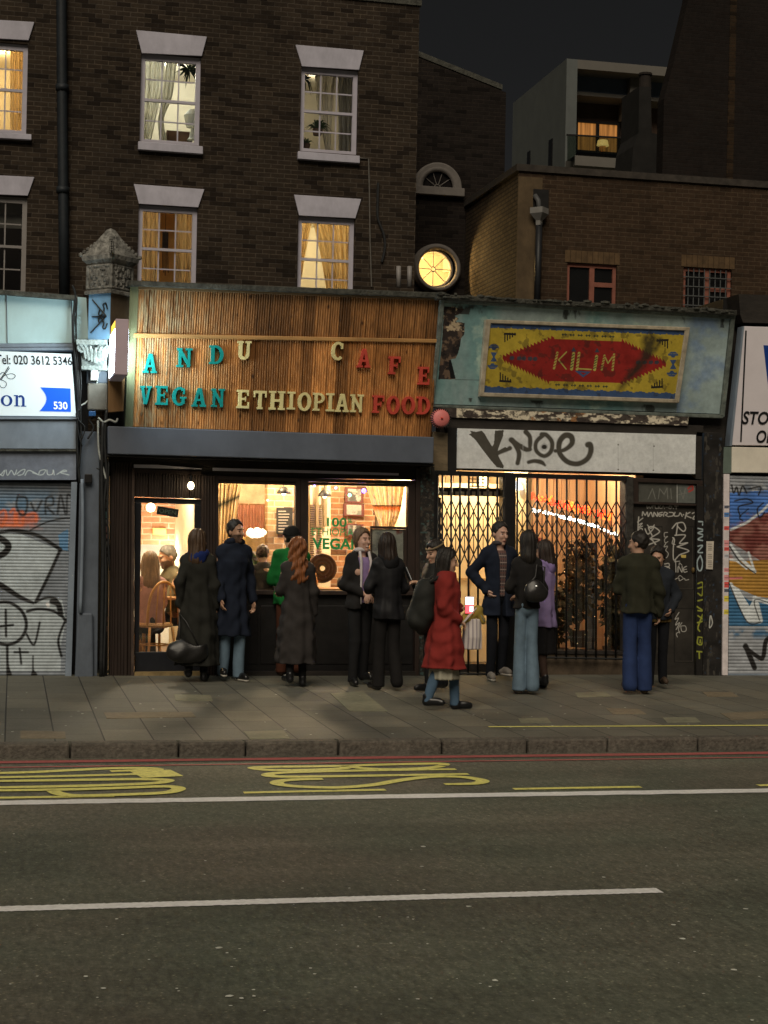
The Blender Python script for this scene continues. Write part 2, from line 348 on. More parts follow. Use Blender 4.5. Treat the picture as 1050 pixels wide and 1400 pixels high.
# ------------------------------------------------------------------ shared materials
m_black = mat('black_paint', (.012,.011,.011), .45, .35, 9, .25, 80, dirt=.2)
m_frame = mat('brown_frame_paint', (.030,.019,.015), .5, .35, 14, .25, 60, stretch=(1,1,.2))
m_darkwood = mat('dark_old_timber', (.022,.018,.015), .8, .5, 10, .5, 40, stretch=(.4,1,1), bdist=.01)
m_grey = mat('dark_grey_box_paint', obs(66,66,66), .55, .1, 3, .1, 90, dirt=.18)
m_iron = mat('black_iron', (.010,.010,.010), .5, .3, 20, .2, 90, spec=.4)
m_cable = mat('cable_sheath', (.02,.021,.022), .5, .3, 20, 0)
m_wcable = mat('pale_cable', (.38,.40,.38), .5, .3, 20, 0)
m_moss = mat('mossy_lead', obs(50,46,36), .9, .6, 12, .8, 30, bdist=.02)
m_white = mat('dirty_white_paint', obs(138,127,121), .7, .1, 4, .15, 70, dirt=.22)
m_glass = glass('window_glass'); m_dglass = glass('sash_glass', (.9,.92,.92), .09)
b_main = brick('soot_london_brick', obs(50,38,25), obs(34,26,18), obs(60,50,38), soot=.46)
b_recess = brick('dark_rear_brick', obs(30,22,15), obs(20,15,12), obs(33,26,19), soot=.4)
b_right = brick('brown_yard_brick', obs(52,36,21), obs(42,29,18), obs(60,46,31), w=.232, soot=.35, burnt=.6)
b_rside = brick('brown_side_brick', (.105,.078,.050), (.08,.058,.036), (.030,.024,.018), swap='YZX', ms=.013, soot=.35, bstr=1.0, burnt=.5)
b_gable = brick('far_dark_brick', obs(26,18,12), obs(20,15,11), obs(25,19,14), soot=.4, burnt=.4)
# ------------------------------------------------------------------ ground
def asphalt():
    m, nt, b = newmat('asphalt'); v = coords(nt)
    n1 = N(nt, 'ShaderNodeTexNoise', Scale=38.0, Detail=8.0, Roughness=.85); n2 = N(nt, 'ShaderNodeTexNoise', Scale=.7, Detail=6.0, Roughness=.6)
    n3 = N(nt, 'ShaderNodeTexNoise', Scale=1.0, Detail=7.0); n4 = N(nt, 'ShaderNodeTexVoronoi', Scale=2.1); n5 = N(nt, 'ShaderNodeTexVoronoi', Scale=26.0)
    for n in (n1, n2, n4, n5): nt.links.new(v, n.inputs['Vector'])
    nt.links.new(coords(nt, (.18, 2.2, 1)), n3.inputs['Vector'])
    c = ramp(nt, n1.outputs[0], [(.2, tuple(.30*x for x in obs(72,69,56))), (.47, obs(68,65,52)), (.58, obs(75,71,57)), (.8, tuple(3.2*x for x in obs(75,70,57)))]).outputs[0]
    c = mul(nt, c, ramp(nt, n2.outputs[0], [(.3, (.74,.76,.72)), (.7, (1.16,1.12,1.06))]).outputs[0])
    c = mul(nt, c, ramp(nt, n3.outputs[0], [(.36, (.82,)*3), (.6, (1.04,)*3)]).outputs[0])
    c = mul(nt, c, ramp(nt, n5.outputs['Distance'], [(.05, (2.4,2.3,2.1)), (.2, (1.0,)*3)]).outputs[0])
    n7 = N(nt, 'ShaderNodeTexNoise', Scale=1.0, Detail=5.0, Roughness=.8); nt.links.new(coords(nt, (26, 9, 1)), n7.inputs['Vector'])
    c = mul(nt, c, ramp(nt, n7.outputs[0], [(.3, (.62,)*3), (.5, (1.0,)*3), (.72, (1.5,)*3)]).outputs[0])
    n8 = N(nt, 'ShaderNodeTexNoise', Scale=.45, Detail=3.0); nt.links.new(v, n8.inputs['Vector'])
    c = mul(nt, c, ramp(nt, n8.outputs[0], [(.38, (1.12,1.0,.97)), (.62, (.92,1.0,.93))]).outputs[0])
    n6 = N(nt, 'ShaderNodeTexNoise', Scale=9.0, Detail=3.0); nt.links.new(v, n6.inputs['Vector'])
    ad = N(nt, 'ShaderNodeMath', operation='MULTIPLY_ADD'); ad.inputs[1].default_value = .045; nt.links.new(n6.outputs[0], ad.inputs[0]); nt.links.new(n4.outputs['Distance'], ad.inputs[2])
    sp = ramp(nt, ad.outputs[0], [(.043, (1.0,)*3), (.050, (0.0,)*3)])      # trodden gum and chippings
    mx = nt.nodes.new('ShaderNodeMix'); mx.data_type = 'RGBA'; nt.links.new(sp.outputs[0], mx.inputs[0]); nt.links.new(c, mx.inputs[6]); mx.inputs[7].default_value = (*obs(150,140,118), 1)
    nt.links.new(mx.outputs[2], b.inputs['Base Color'])
    b.inputs['Roughness'].default_value = .72; b.inputs['Specular IOR Level'].default_value = .35
    bump(nt, b, n1.outputs[0], .7, .008); return m
def paving():
    m, nt, b = newmat('concrete_paving'); tc = coords(nt, (1,1,1), 'YXZ')      # long side of each slab runs away from the kerb
    t = N(nt, 'ShaderNodeTexBrick', Scale=1.0); t.inputs['Brick Width'].default_value = .78; t.inputs['Row Height'].default_value = .375; t.inputs['Mortar Size'].default_value = .006; t.inputs['Mortar Smooth'].default_value = .1
    t.offset = .37; t.inputs['Color1'].default_value = (*obs(72,66,52), 1); t.inputs['Color2'].default_value = (*obs(92,83,64), 1); t.inputs['Mortar'].default_value = (*obs(34,30,25), 1); t.inputs['Bias'].default_value = -.45
    nt.links.new(tc, t.inputs['Vector'])
    n1 = N(nt, 'ShaderNodeTexNoise', Scale=1.3, Detail=8.0, Roughness=.65); n2 = N(nt, 'ShaderNodeTexNoise', Scale=45.0, Detail=5.0, Roughness=.7); n4 = N(nt, 'ShaderNodeTexVoronoi', Scale=3.4)
    for n in (n1, n2, n4): nt.links.new(tc, n.inputs['Vector'])
    c = mul(nt, t.outputs[0], ramp(nt, n1.outputs[0], [(.3, (.72,)*3), (.7, (1.14,)*3)]).outputs[0])
    c = mul(nt, c, ramp(nt, n2.outputs[0], [(.3, (.8,)*3), (.7, (1.15,)*3)]).outputs[0])
    c = mul(nt, c, ramp(nt, n4.outputs['Distance'], [(.03, (.45,)*3), (.05, (1.0,)*3)]).outputs[0])
    nt.links.new(c, b.inputs['Base Color']); b.inputs['Roughness'].default_value = .7; b.inputs['Specular IOR Level'].default_value = .3
    inv = N(nt, 'ShaderNodeMath', operation='MULTIPLY_ADD'); inv.inputs[1].default_value = -1.5; nt.links.new(t.outputs['Fac'], inv.inputs[0]); nt.links.new(n2.outputs[0], inv.inputs[2])
    bump(nt, b, inv.outputs[0], .4, .008); return m
m_asph, m_pave = asphalt(), paving()
ZR = -.11                                                                    # carriageway level
KERB_Y = G(520, 1013, 0).y
tag(MB().box(-90, 90, -70, 120, ZR-.6, ZR-.02).build('ground', m_asph), kind='structure')
tag(MB().box(-60, 60, -60, KERB_Y-.001, ZR-.02, ZR).build('road', m_asph), kind='structure')
pv = MB(); pv.box(-60, 60, KERB_Y+.151, 9.0, ZR-.02, 0)
tag(pv.build('pavement', m_pave), kind='structure')
m_kerb = mat('granite_kerb', obs(70,61,48), .8, .45, 26, .9, 45, bdist=.012, dirt=.35)
ks = [-130, 97, 248, 342, 473, 620, 742, 858, 990, 1130]
kr = thing('kerb', 'row of worn granite kerbstones along the pavement edge', 'kerb', (0, KERB_Y, ZR)); kr['kind'] = 'structure'
xs = [G(x, 1020, 0).x for x in ks]; d0 = xs[1]-xs[0]
xs = [xs[0]-.95*k for k in range(22, 0, -1)] + xs + [xs[-1]+.95*k for k in range(1, 22)]
for a, b in zip(xs[:-1], xs[1:]):
    MB().box(a+.006, b-.006, KERB_Y+random.uniform(-.006,.006), KERB_Y+.147, ZR-.05, random.uniform(.001,.006)).build('kerbstone', m_kerb, kr, bevel=.018)
m_yel = roadpaint('yellow_road_paint', obs(172,156,76), .60)
m_wht = roadpaint('white_road_paint', obs(240,230,190), .68)
m_red = roadpaint('red_route_paint', obs(132,66,56), .58)
zr = ZR + .004
def rline(name, x0, x1, pxy0, pxy1, wid, mt, lab, z=zr):                      # painted line from one photo point to another
    a, b = G(*pxy0, z), G(*pxy1, z); d = (b-a).normalized(); n = Vector((-d.y, d.x, 0))*wid/2
    L0, L1 = x0, x1; p, q = a - d*L0, b + d*L1; k = 60 if 'red' in name else 500; mb = MB(); rnd = random.Random(name)
    for i in range(k):
        s, e = p+(q-p)*(i/k), p+(q-p)*((i+1)/k)
        if i == 0: jl, jr = 0, 0
        nl, nr = rnd.uniform(-.011,.011), rnd.uniform(-.011,.011)
        mb.add([s-n*(1+jl*8), e-n*(1+nl*8), e+n*(1+nr*8), s+n*(1+jr*8)], [(0,1,2,3)]); jl, jr = nl, nr
    o = mb.build(name, mt); return tag(o, lab, 'road marking', kind='structure')
rline('red_route_line', 20, 20, (0,1042), (1050,1029), .12, m_red, 'wide faded red line painted along the kerb')
rline('red_route_line', 20, 20, (0,1049), (1050,1035), .045, m_red, 'thin faded red line beside the wide one', zr)
rline('bus_stop_edge_line', 20, 20, (0,1097.5), (1050,1080.5), .16, m_wht, 'long solid white line along the bus stop bay')
rline('centre_line', 3, 0, (0,1242.5), (902,1217), .105, m_wht, 'white dashed line in the middle of the road')
for a, b, t in (((0,1090.5),(156,1088), 'left'), ((333,1083.5),(527,1079.5), 'centre'), ((702,1078.5),(876,1075.5), 'right'), ((1036,1073.5),(1200,1071), 'far right')):
    rline('bay_line', 1.2 if t == 'left' else 0, 0, a, b, .075, m_yel, 'short yellow bus stop bay dash, %s one along the white line' % t)
rline('pavement_line', 0, 6, (668,993.5), (1050,991.5), .06, m_yel, 'thin yellow line painted on the paving', .005)
def gstroke(mb, pts, w, z, k=7):                                              # w in metres across the stroke
    n0 = len(pts); ws = w if isinstance(w, (list, tuple)) else [w]*n0
    p = catmull([(*q, ws[i]) for i, q in enumerate(pts)], k); c = [(G(a, b, z), ww) for a, b, ww in p]; L = []
    for i, (q, ww) in enumerate(c):
        d = (c[min(i+1, len(c)-1)][0]-c[max(i-1, 0)][0]); d.z = 0; d.normalize(); n = Vector((-d.y, d.x, 0))*ww/2; u = Vector((0,0,.0000))
        L.append((q-n+u, q+n+u))
    for (a, b), (e, f) in zip(L[:-1], L[1:]): mb.add([a, e, f, b], [(0,1,2,3)])
def z5(x, y): return (x/4.0385, 1020+y/4.0333)
def z6(x, y): return (330+x/2.9167, 1025+y/2.9143)
W = .085
bus = [('B', [[(805,62),(790,55),(600,58),(440,64),(400,74),(260,80),(110,80),(50,72),(120,68),(300,66),(445,63)], [(440,66),(480,73),(600,77),(740,72),(800,64)]]),
       ('U', [[(855,77),(500,82),(180,90),(105,100),(180,107),(500,103),(905,96)]]),
       ('S', [[(325,116),(220,118),(150,125),(150,137),(230,146),(380,150),(520,140),(640,120),(760,107),(880,108),(960,122),(930,134),(810,137)]])]
stp = [('S', [[(610,138),(800,131),(870,128),(800,121),(620,122),(400,132),(120,145),(-260,152)]]),
       ('T', [[(-260,176),(300,166),(830,152)], [(830,135),(865,152),(900,170)]]),
       ('O', [[(-300,196),(300,188),(700,182),(880,184),(925,190),(860,203),(640,213),(300,222),(-300,232)]]),
       ('P', [[(-300,246),(280,240),(600,232),(880,222),(970,226),(980,240),(900,257),(640,268),(420,272),(330,262),(280,240)]])]
for word, zz in ((bus, z6), (stp, z5)):
    nm = ''.join(c for c, _ in word); mb_all = thing('road_lettering', 'yellow %s lettering stretched along the road beside the kerb' % nm, 'road marking', G(*zz(400, 120), zr)); mb_all['kind'] = 'structure'
    for i, (c, ss) in enumerate(word):
        mb = MB()
        for j, s_ in enumerate(ss):
            wd_ = W
            if c in 'SUOPB' and len(s_) > 6: wd_ = [W*1.15 if k not in (0, len(s_)-1) else W*.9 for k in range(len(s_))]
            if c == 'T' and j == 1: wd_ = .30
            gstroke(mb, [zz(*q) for q in s_], wd_, zr + .0005*j + .001*i)
        mb.build('letter', m_yel, mb_all)
rnd = random.Random(31); fk = MB()
for i in range(120):
    p = G(rnd.uniform(-20,1070), 1105+295*rnd.random()**.8, ZR+.005); r = rnd.uniform(.003,.008)*(2.2 if rnd.random() < .12 else 1); n_ = rnd.randint(5,7)
    fk.add([p+Vector((r*math.cos(2*math.pi*k/n_)*rnd.uniform(.7,1.3), r*math.sin(2*math.pi*k/n_)*rnd.uniform(.7,1.3), 0)) for k in range(n_)], [tuple(range(n_))])
for i in range(60):
    p = G(rnd.uniform(0,1050), rnd.uniform(945,1010), .004); r = rnd.uniform(.007,.014); fk.add([p+Vector((r*math.cos(2*math.pi*k/7), r*math.sin(2*math.pi*k/7), 0)) for k in range(7)], [tuple(range(7))])
tag(fk.build('gum_spots', mat('trodden_gum', obs(150,142,120), .8, .4, 9, 0)), 'pale trodden gum spots and chippings scattered over road and paving', 'litter', kind='stuff')
m_lit = mat('litter_paper', obs(190,185,170), .8, .1, 10, 0)
lt = MB(); a = G(203, 1033, ZR); lt.ball(a+Vector((0,0,.03)), (.07,.04,.03), 8); lt.ball(a+Vector((.05,.01,.025)), (.04,.035,.025), 8)
tag(lt.build('litter', m_lit), 'crumpled white scrap of litter lying in the gutter', 'litter')
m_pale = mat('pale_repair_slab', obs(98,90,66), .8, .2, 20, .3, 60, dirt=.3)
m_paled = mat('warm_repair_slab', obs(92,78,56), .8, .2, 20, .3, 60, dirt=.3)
sl_i = 0
for q in ([(238,949),(288,950),(291,958),(240,957)], [(28,999),(89,1000),(90,1009),(28,1009)], [(452,948),(496,945),(530,972),(478,972)], [(142,974),(262,973),(268,980),(146,982)], [(333,1000),(388,998),(396,1009),(342,1010)],  # some of these slabs are cafe light on the paving, put into colour
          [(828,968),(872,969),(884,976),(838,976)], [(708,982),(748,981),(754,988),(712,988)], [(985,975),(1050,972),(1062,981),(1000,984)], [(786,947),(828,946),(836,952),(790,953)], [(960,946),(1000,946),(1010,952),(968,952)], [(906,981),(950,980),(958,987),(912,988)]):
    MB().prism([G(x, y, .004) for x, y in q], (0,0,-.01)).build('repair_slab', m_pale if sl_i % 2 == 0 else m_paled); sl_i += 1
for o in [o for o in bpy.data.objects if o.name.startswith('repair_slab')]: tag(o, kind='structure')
# ------------------------------------------------------------------ the terrace set back behind the shops
YB = 9.2
def rect(q, Y):
    p = [P(x, y, Y) for x, y in q]; return ((p[0].x+p[3].x)/2, (p[1].x+p[2].x)/2, (p[2].z+p[3].z)/2, (p[0].z+p[1].z)/2)
def wall(mb, x0, x1, z0, z1, holes, Y, th):
    xs = sorted({x0, x1, *[h[0] for h in holes], *[h[1] for h in holes]}); zs = sorted({z0, z1, *[h[2] for h in holes], *[h[3] for h in holes]})
    xs = [x for x in xs if x0 <= x <= x1]; zs = [z for z in zs if z0 <= z <= z1]
    for a, b in zip(xs[:-1], xs[1:]):
        for c, d in zip(zs[:-1], zs[1:]):
            mx, mz = (a+b)/2, (c+d)/2
            if any(h[0] < mx < h[1] and h[2] < mz < h[3] for h in holes): continue
            mb.sheet([(a,Y,c),(b,Y,c),(b,Y,d),(a,Y,d)]); mb.sheet([(a,Y+th,d),(b,Y+th,d),(b,Y+th,c),(a,Y+th,c)])
    for a, b, c, d in holes:
        mb.sheet([(a,Y,c),(a,Y+th,c),(a,Y+th,d),(a,Y,d)]); mb.sheet([(b,Y,c),(b,Y,d),(b,Y+th,d),(b,Y+th,c)])
        mb.sheet([(a,Y,d),(a,Y+th,d),(b,Y+th,d),(b,Y,d)]); mb.sheet([(a,Y,c),(b,Y,c),(b,Y+th,c),(a,Y+th,c)])
    mb.sheet([(x1,Y,z0),(x1,Y+th,z0),(x1,Y+th,z1),(x1,Y,z1)]); mb.sheet([(x0,Y,z0),(x0,Y,z1),(x0,Y+th,z1),(x0,Y+th,z0)]); mb.sheet([(x0,Y,z1),(x1,Y,z1),(x1,Y+th,z1),(x0,Y+th,z1)])
def room(h, Y, dep, grow, wallm, parent, name='room'):
    a, b, c, d = h; a -= grow; b += grow; c -= .42; d += .34; mb = MB()
    mb.sheet([(a,Y+dep,c),(b,Y+dep,c),(b,Y+dep,d),(a,Y+dep,d)]); mb.sheet([(a,Y,c),(a,Y+dep,c),(a,Y+dep,d),(a,Y,d)]); mb.sheet([(b,Y,c),(b,Y,d),(b,Y+dep,d),(b,Y+dep,c)])
    mb.sheet([(a,Y,d),(a,Y+dep,d),(b,Y+dep,d),(b,Y,d)]); mb.sheet([(a,Y,c),(b,Y,c),(b,Y+dep,c),(a,Y+dep,c)])
    return mb.build(name, wallm, parent, recalc=False)
m_sash = mat('sash_paint', obs(132,120,114), .5, .08, 6, .1, 80)
m_sashd = mat('grubby_sash_paint', obs(98,88,76), .5, .1, 6, .1, 80)
def sash(h, Y, parent, cols=3, rows=4, box=True, mt=None):
    a, b, c, d = h; mt = mt or m_sash; fr = MB(); w, t = .075, .05
    y0, y1 = Y+.07, Y+.15
    fr.box(a, a+w, y0, y1, c, d); fr.box(b-w, b, y0, y1, c, d); fr.box(a+w, b-w, y0, y1, d-w*1.3, d); fr.box(a+w, b-w, y0, y1, c, c+w*.9)
    ia, ib, ic, id_ = a+w, b-w, c+w*.9, d-w*1.3; im = (ic+id_)/2; r2 = rows//2
    fr.box(ia, ib, y0+.01, y1-.01, im-.022, im+.022)
    for s0, s1, yy in ((ic, im-.022, y0+.045), (im+.022, id_, y0+.015)):
        for k in range(1, cols): x = ia+(ib-ia)*k/cols; fr.box(x-.011, x+.011, yy, yy+.022, s0, s1)
        for k in range(1, r2):
            z = s0+(s1-s0)*k/r2
            for j in range(cols): fr.box(ia+(ib-ia)*j/cols+.012, ia+(ib-ia)*(j+1)/cols-.012, yy+.001, yy+.021, z-.011, z+.011)
    wn = fr.build('window', mt, parent)
    MB().sheet([(ia,y0+.058,ic),(ib,y0+.058,ic),(ib,y0+.058,id_),(ia,y0+.058,id_)]).build('pane', m_dglass, wn)
    return wn
def lintel(q, Y, parent): MB().px(q, Y-.035, .035-.002).build('lintel', m_white, parent, bevel=.006)
def sill(q, Y, parent, win=None): MB().px(q, Y-.10, .24).build('sill', m_white, win or parent, bevel=.008)
m_roomw = mat('cream_room_wall', (.62,.58,.48), .9, .06, 3, 0); m_roomo = mat('ochre_room_wall', (.62,.44,.22), .9, .08, 3, 0); m_roomd = mat('dim_room_wall', (.2,.18,.16), .9, .1, 3, 0)
def drape(name, lab, left, right, Y, nw, amp, colf, n=60, m=24, mt=None, cat='curtain', group=None, phase=0):
    L, R = catmull(left, 8), catmull(right, 8); vs, cs, q = [], [], []; rnd = random.Random(name+lab)
    ph = [rnd.uniform(0, 6.28) for _ in range(4)]
    for j in range(m+1):
        v = j/m; l = L[min(int(v*(len(L)-1)), len(L)-1)]; r = R[min(int(v*(len(R)-1)), len(R)-1)]
        for i in range(n+1):
            u = i/n; y = amp*(math.sin(2*math.pi*nw*u+phase+.5*math.sin(3*v+ph[0]))+.45*math.sin(2*math.pi*nw*1.7*u+ph[1]+v))
            p = P(l[0]+(r[0]-l[0])*u, l[1]+(r[1]-l[1])*u, Y); vs.append((p.x, p.y+y, p.z)); cs.append((*colf(u, v), 1))
    for j in range(m):
        for i in range(n): k = j*(n+1)+i; q.append((k, k+1, k+n+2, k+n+1))
    c = sum((Vector(v) for v in vs), Vector())/len(vs); c.z = min(v[2] for v in vs)
    me = bpy.data.meshes.new(name); me.from_pydata([tuple(Vector(v)-c) for v in vs], [], q); me.materials.append(mt or m_cloth)
    at = me.color_attributes.new('paint', 'FLOAT_COLOR', 'POINT'); at.data.foreach_set('color', np.array(cs, np.float32).ravel()); me.polygons.foreach_set('use_smooth', [True]*len(q))
    o = bpy.data.objects.new(name, me); COL.objects.link(o); o.location = c
    return tag(o, lab, cat, group)
def clothmat(name):
    m, nt, b = newmat(name); a = N(nt, 'ShaderNodeAttribute', attribute_name='paint'); nt.links.new(a.outputs['Color'], b.inputs['Base Color']); b.inputs['Roughness'].default_value = .9
    tr = N(nt, 'ShaderNodeBsdfTranslucent'); nt.links.new(a.outputs['Color'], tr.inputs[0]); mx = N(nt, 'ShaderNodeMixShader'); mx.inputs[0].default_value = .45
    o = nt.nodes['Material Output']; nt.links.new(b.outputs[0], mx.inputs[1]); nt.links.new(tr.outputs[0], mx.inputs[2]); nt.links.new(mx.outputs[0], o.inputs[0]); return m
m_cloth = clothmat('curtain_cloth')
wins = {   # opening quad, lintel quad, sill quad
 'ul': ([(194,73),(276,77),(271.5,200),(190,193)], [(186,41),(283,50),(276,76.5),(194,72.5)], [(189,193),(277.5,200),(277.5,210.5),(189,204)]),
 'ur': ([(413,91),(491,96),(487,212),(409,206)], [(404,61),(497.5,69),(491,95.5),(413,90.5)], [(407.5,206.5),(492,213),(492,223),(407.5,217)]),
 'll': ([(190,279),(271,284),(267,400),(187,394)], [(183,251.5),(279.5,258.7),(271,283.5),(190,278.5)], None),
 'lr': ([(409,295),(486,299),(482,412),(405,408)], [(402,266),(494,272),(486,298.5),(409,294.5)], None),
 'nu': ([(-46,54),(38,60),(36,183),(-48,178)], [(-54,24),(47,30),(39,55),(-46,50)], [(-52,178),(43,183.5),(43,191),(-52,186)]),
 'nl': ([(-46,266),(37,268),(35,402),(-48,399)], [(-54,237),(47,242),(38,267.5),(-46,264)], None)}
xp = P(88, 200, YB).x; xc = P(570, 200, YB).x; ztop = P(572, 8, YB).z
house = thing('terraced_house', 'sooty brown brick house with four white framed sash windows above the cafe', 'house', ((xp+xc)/2, YB, 0))
hol = {k: rect(v[0], YB) for k, v in wins.items()}
mb = MB(); wall(mb, xp, xc, 1.0, ztop, [hol[k] for k in ('ul','ur','ll','lr')], YB, .3); mb.box(xp, xc, YB+.3, YB+8, ztop-.4, ztop-.05)
mb.build('wall', b_main, house, recalc=False)
MB().box(xp, xc+.03, YB-.03, YB+.3, ztop+.002, ztop+.09).build('coping', m_moss, house)
sd = MB(); sd.sheet([(xc+.001,YB+.3,1),(xc+.001,YB+8,1),(xc+.001,YB+8,ztop),(xc+.001,YB+.3,ztop)]); sd.build('side_wall', b_rside, house)
nhouse = thing('terraced_house', 'dark brick neighbouring house with one bright amber window above the salon', 'house', (xp-3, YB, 0))
mb = MB(); wall(mb, xp-9, xp-.001, 1.0, ztop+.6, [hol['nu'], hol['nl']], YB, .3); mb.build('wall', b_main, nhouse, recalc=False)
for k, (q, l, s) in wins.items():
    hs_ = nhouse if k[0] == 'n' else house
    w_ = sash(hol[k], YB, hs_, mt=m_sashd if k in ('nl',) else m_sash); lintel(l, YB, hs_)
    if s: sill(s, YB, hs_, w_)
YR = YB + .3
def roomlit(k, wm, watts, col, hs_, dep=2.6):
    h = hol[k]; room(h, YR, dep, .7, wm, hs_); lamp('room_light', ((h[0]+h[1])/2, YR+1.3, h[3]+.18), watts, col, .12, hs_)
roomlit('ul', m_roomw, 80, (1,.97,.80), house); roomlit('ur', m_roomw, 15, (1,.86,.60), house); roomlit('ll', m_roomw, 48, (1,.76,.44), house)
roomlit('lr', m_roomw, 80, (1,.78,.44), house); roomlit('nu', m_roomw, 85, (1,.68,.30), nhouse); roomlit('nl', m_roomd, 1.6, (1,.8,.6), nhouse)
cream = lambda u, v: (.74,.72,.62); amber = lambda u, v: (.74,.55,.28); pale = lambda u, v: (.5,.46,.38)
YC = YB + .42
drape('curtain', 'sheer cream curtain hanging left in the bright upper window', [(192,74),(192,120),(191,200)], [(226,74),(222,120),(205,200)], YC, 5, .03, cream)
drape('curtain', 'narrow pale curtain drawn aside in the middle of the bright upper window', [(228,74),(222,130),(216,165),(219,205)], [(243,75),(236,130),(224,165),(232,205)], YC+.08, 3, .03, lambda u, v: (.48,.46,.38))
drape('curtain', 'pale curtain tied back in the dim upper window with plants', [(430,92),(434,150),(447,212)], [(462,94),(455,150),(452,212)], YC, 3, .03, pale)
drape('curtain', 'grey curtain on the right of the dim upper window', [(463,94),(463,215)], [(492,96),(490,215)], YC+.05, 4, .03, lambda u, v: (.22,.21,.19))
drape('curtain', 'tan curtain covering the left of the lower window beside the stone finial', [(188,279),(187,392)], [(220,280),(218,393)], YC, 5, .03, lambda u, v: (.62,.47,.27))
drape('curtain', 'tan curtain covering the right of the lower window beside the stone finial', [(239,280),(238,394)], [(273,283),(270,395)], YC, 5, .03, lambda u, v: (.62,.47,.27))
drape('curtain', 'amber curtain swept to the left in the lit lower window', [(406,294),(405,400)], [(428,296),(419,340),(409,400)], YC, 3, .03, amber)
drape('curtain', 'amber curtain swept right from the centre of the lit lower window', [(426,296),(436,340),(447,404)], [(452,297),(460,340),(463,405)], YC+.02, 4, .03, lambda u, v: (.64,.48,.25))
drape('curtain', 'amber curtain on the far right of the lit lower window', [(453,297),(459,340),(462,405)], [(489,299),(485,405)], YC+.1, 5, .03, lambda u, v: (.66,.50,.27))
drape('curtain', 'thin orange curtain in the amber window at the top left corner', [(14,58),(14,182)], [(40,60),(37,184)], YC, 5, .02, lambda u, v: (.80,.62,.36))
drape('window_blind', 'grey half lowered blind in the unlit window above the salon', [(-50,266),(-50,310)], [(38,268),(37,313)], YC-.05, .01, .001, lambda u, v: (.34,.32,.28), cat='blind')
def spiky(name, lab, pot, c, Y, n, L, mt, droop=.3, seed=1, cat='plant', up=True):
    rnd = random.Random(seed); mb = MB(); c = P(*c, Y)
    for i in range(n):
        a = rnd.uniform(0, 2*math.pi); el = rnd.uniform(.1, 1.35) if up else rnd.uniform(-1.0, 1.2); l = L*rnd.uniform(.6, 1.0); d = Vector((math.cos(a)*math.cos(el), math.sin(a)*math.cos(el)*.6, math.sin(el)))
        p1 = c + d*l*.6; p2 = c + d*l + Vector((0,0,-droop*l)); s = d.cross(Vector((0,1,.2))).normalized()*L*.045
        mb.add([c-s*.5, c+s*.5, p1+s, p1-s, p2], [(0,1,2,3),(3,2,4)])
    if pot: mb.lathe(c+Vector((0,0,-pot*1.3)), [(.0,0),(pot*.75,0),(pot,pot*1.2),(pot*.9,pot*1.2),(0,pot*1.15)], 12, mi=1)
    o = mb.build(name, [mt, m_pot], None, recalc=False)
    off = c - Vector((0,0,pot*1.3 if pot else 0))
    o.data.transform(Matrix.Translation(-off)); o.location = off; return tag(o, lab, cat)
m_leaf = mat('house_plant_leaf', (.035,.06,.022), .5, .4, 6, 0); m_pot = mat('plant_pot', (.10,.06,.04), .8, .2, 6, 0)
spiky('hanging_plant', 'dark spiky plant hanging high in the bright upper window', 0, (259,96), YC-.06, 46, .30, m_leaf, .25, 3, up=False)
spiky('potted_plant', 'spiky plant in a pot on the sill of the dim upper window', .09, (434,176), YC-.08, 40, .30, m_leaf, .4, 5)
spiky('potted_plant', 'leafy plant low on the left of the dim upper window', .07, (419,196), YC-.05, 26, .18, m_leaf, .5, 6)
spiky('hanging_plant', 'wispy plant trailing at the top left of the dim upper window', 0, (416,108), YC-.05, 26, .22, m_leaf, .9, 8, up=False)
m_shade = emit('lamp_shade_glow', (.8,.95,1.0), 3.0)
lp = MB(); c = P(263, 172, YC+.4); lp.lathe(c+Vector((0,0,-.25)), [(.09,0),(.05,.05),(.03,.2),(.10,.22),(.15,.42),(.07,.52),(0,.53)], 14)
tag(lp.build('table_lamp', mat('pale_lamp_fabric', (.75,.78,.75), .8, .1, 6, 0)), 'pale draped table lamp at the right of the bright upper window', 'lamp')
bx = MB(); c0, c1 = P(228,178,YC+.9), P(262,205,YC+.9); bx.box(c0.x, c1.x, c0.y, c0.y+.3, c1.z-.3, c0.z); bx.box(c0.x+.05, c1.x-.05, c0.y-.03, c0.y, c0.z-.32, c0.z-.05)
tag(bx.build('chest', mat('brown_chest_wood', (.12,.06,.03), .5, .3, 5, .1)), 'brown wooden chest inside the bright upper window', 'furniture')
# dream-catcher like ornament, cable, pipes
dc = MB(); c = P(226, 328, YC-.07); dc.box(c.x-.05, c.x+.05, c.y-.02, c.y+.02, c.z-.13, c.z+.13)
for i in range(5): dc.tube([c+Vector((-.04+.02*i,0,-.12)), c+Vector((-.05+.025*i+.01,0,-.5-.05*(i % 3)))], .007, 5)
dc.tube([c+Vector((0,0,.12)), c+Vector((0,0,.55))], .005, 5)
tag(dc.build('hanging_ornament', mat('dark_woven_fibre', (.05,.03,.018), .9, .4, 20, .3)), 'dark fringed ornament hanging between the tan curtains', 'ornament')
MB().px([(219.5,280),(240,281.5),(238,396),(217,395)], YC+.15, .01).build('door_panel', mat('ochre_cupboard', (.55,.30,.08), .7, .2, 4, .1), house)
dp = MB(); pts = [P(x, y, YB-.09) for x, y in ((83,-60),(84,0),(85.5,180),(87,300),(88,410))]; dp.tube(pts, .085, 10)
for q in (P(85,120,YB-.09), P(86,260,YB-.09)): dp.lathe(q+Vector((0,0,-.05)), [(.085,0),(.105,0),(.105,.1),(.085,.1)], 10)
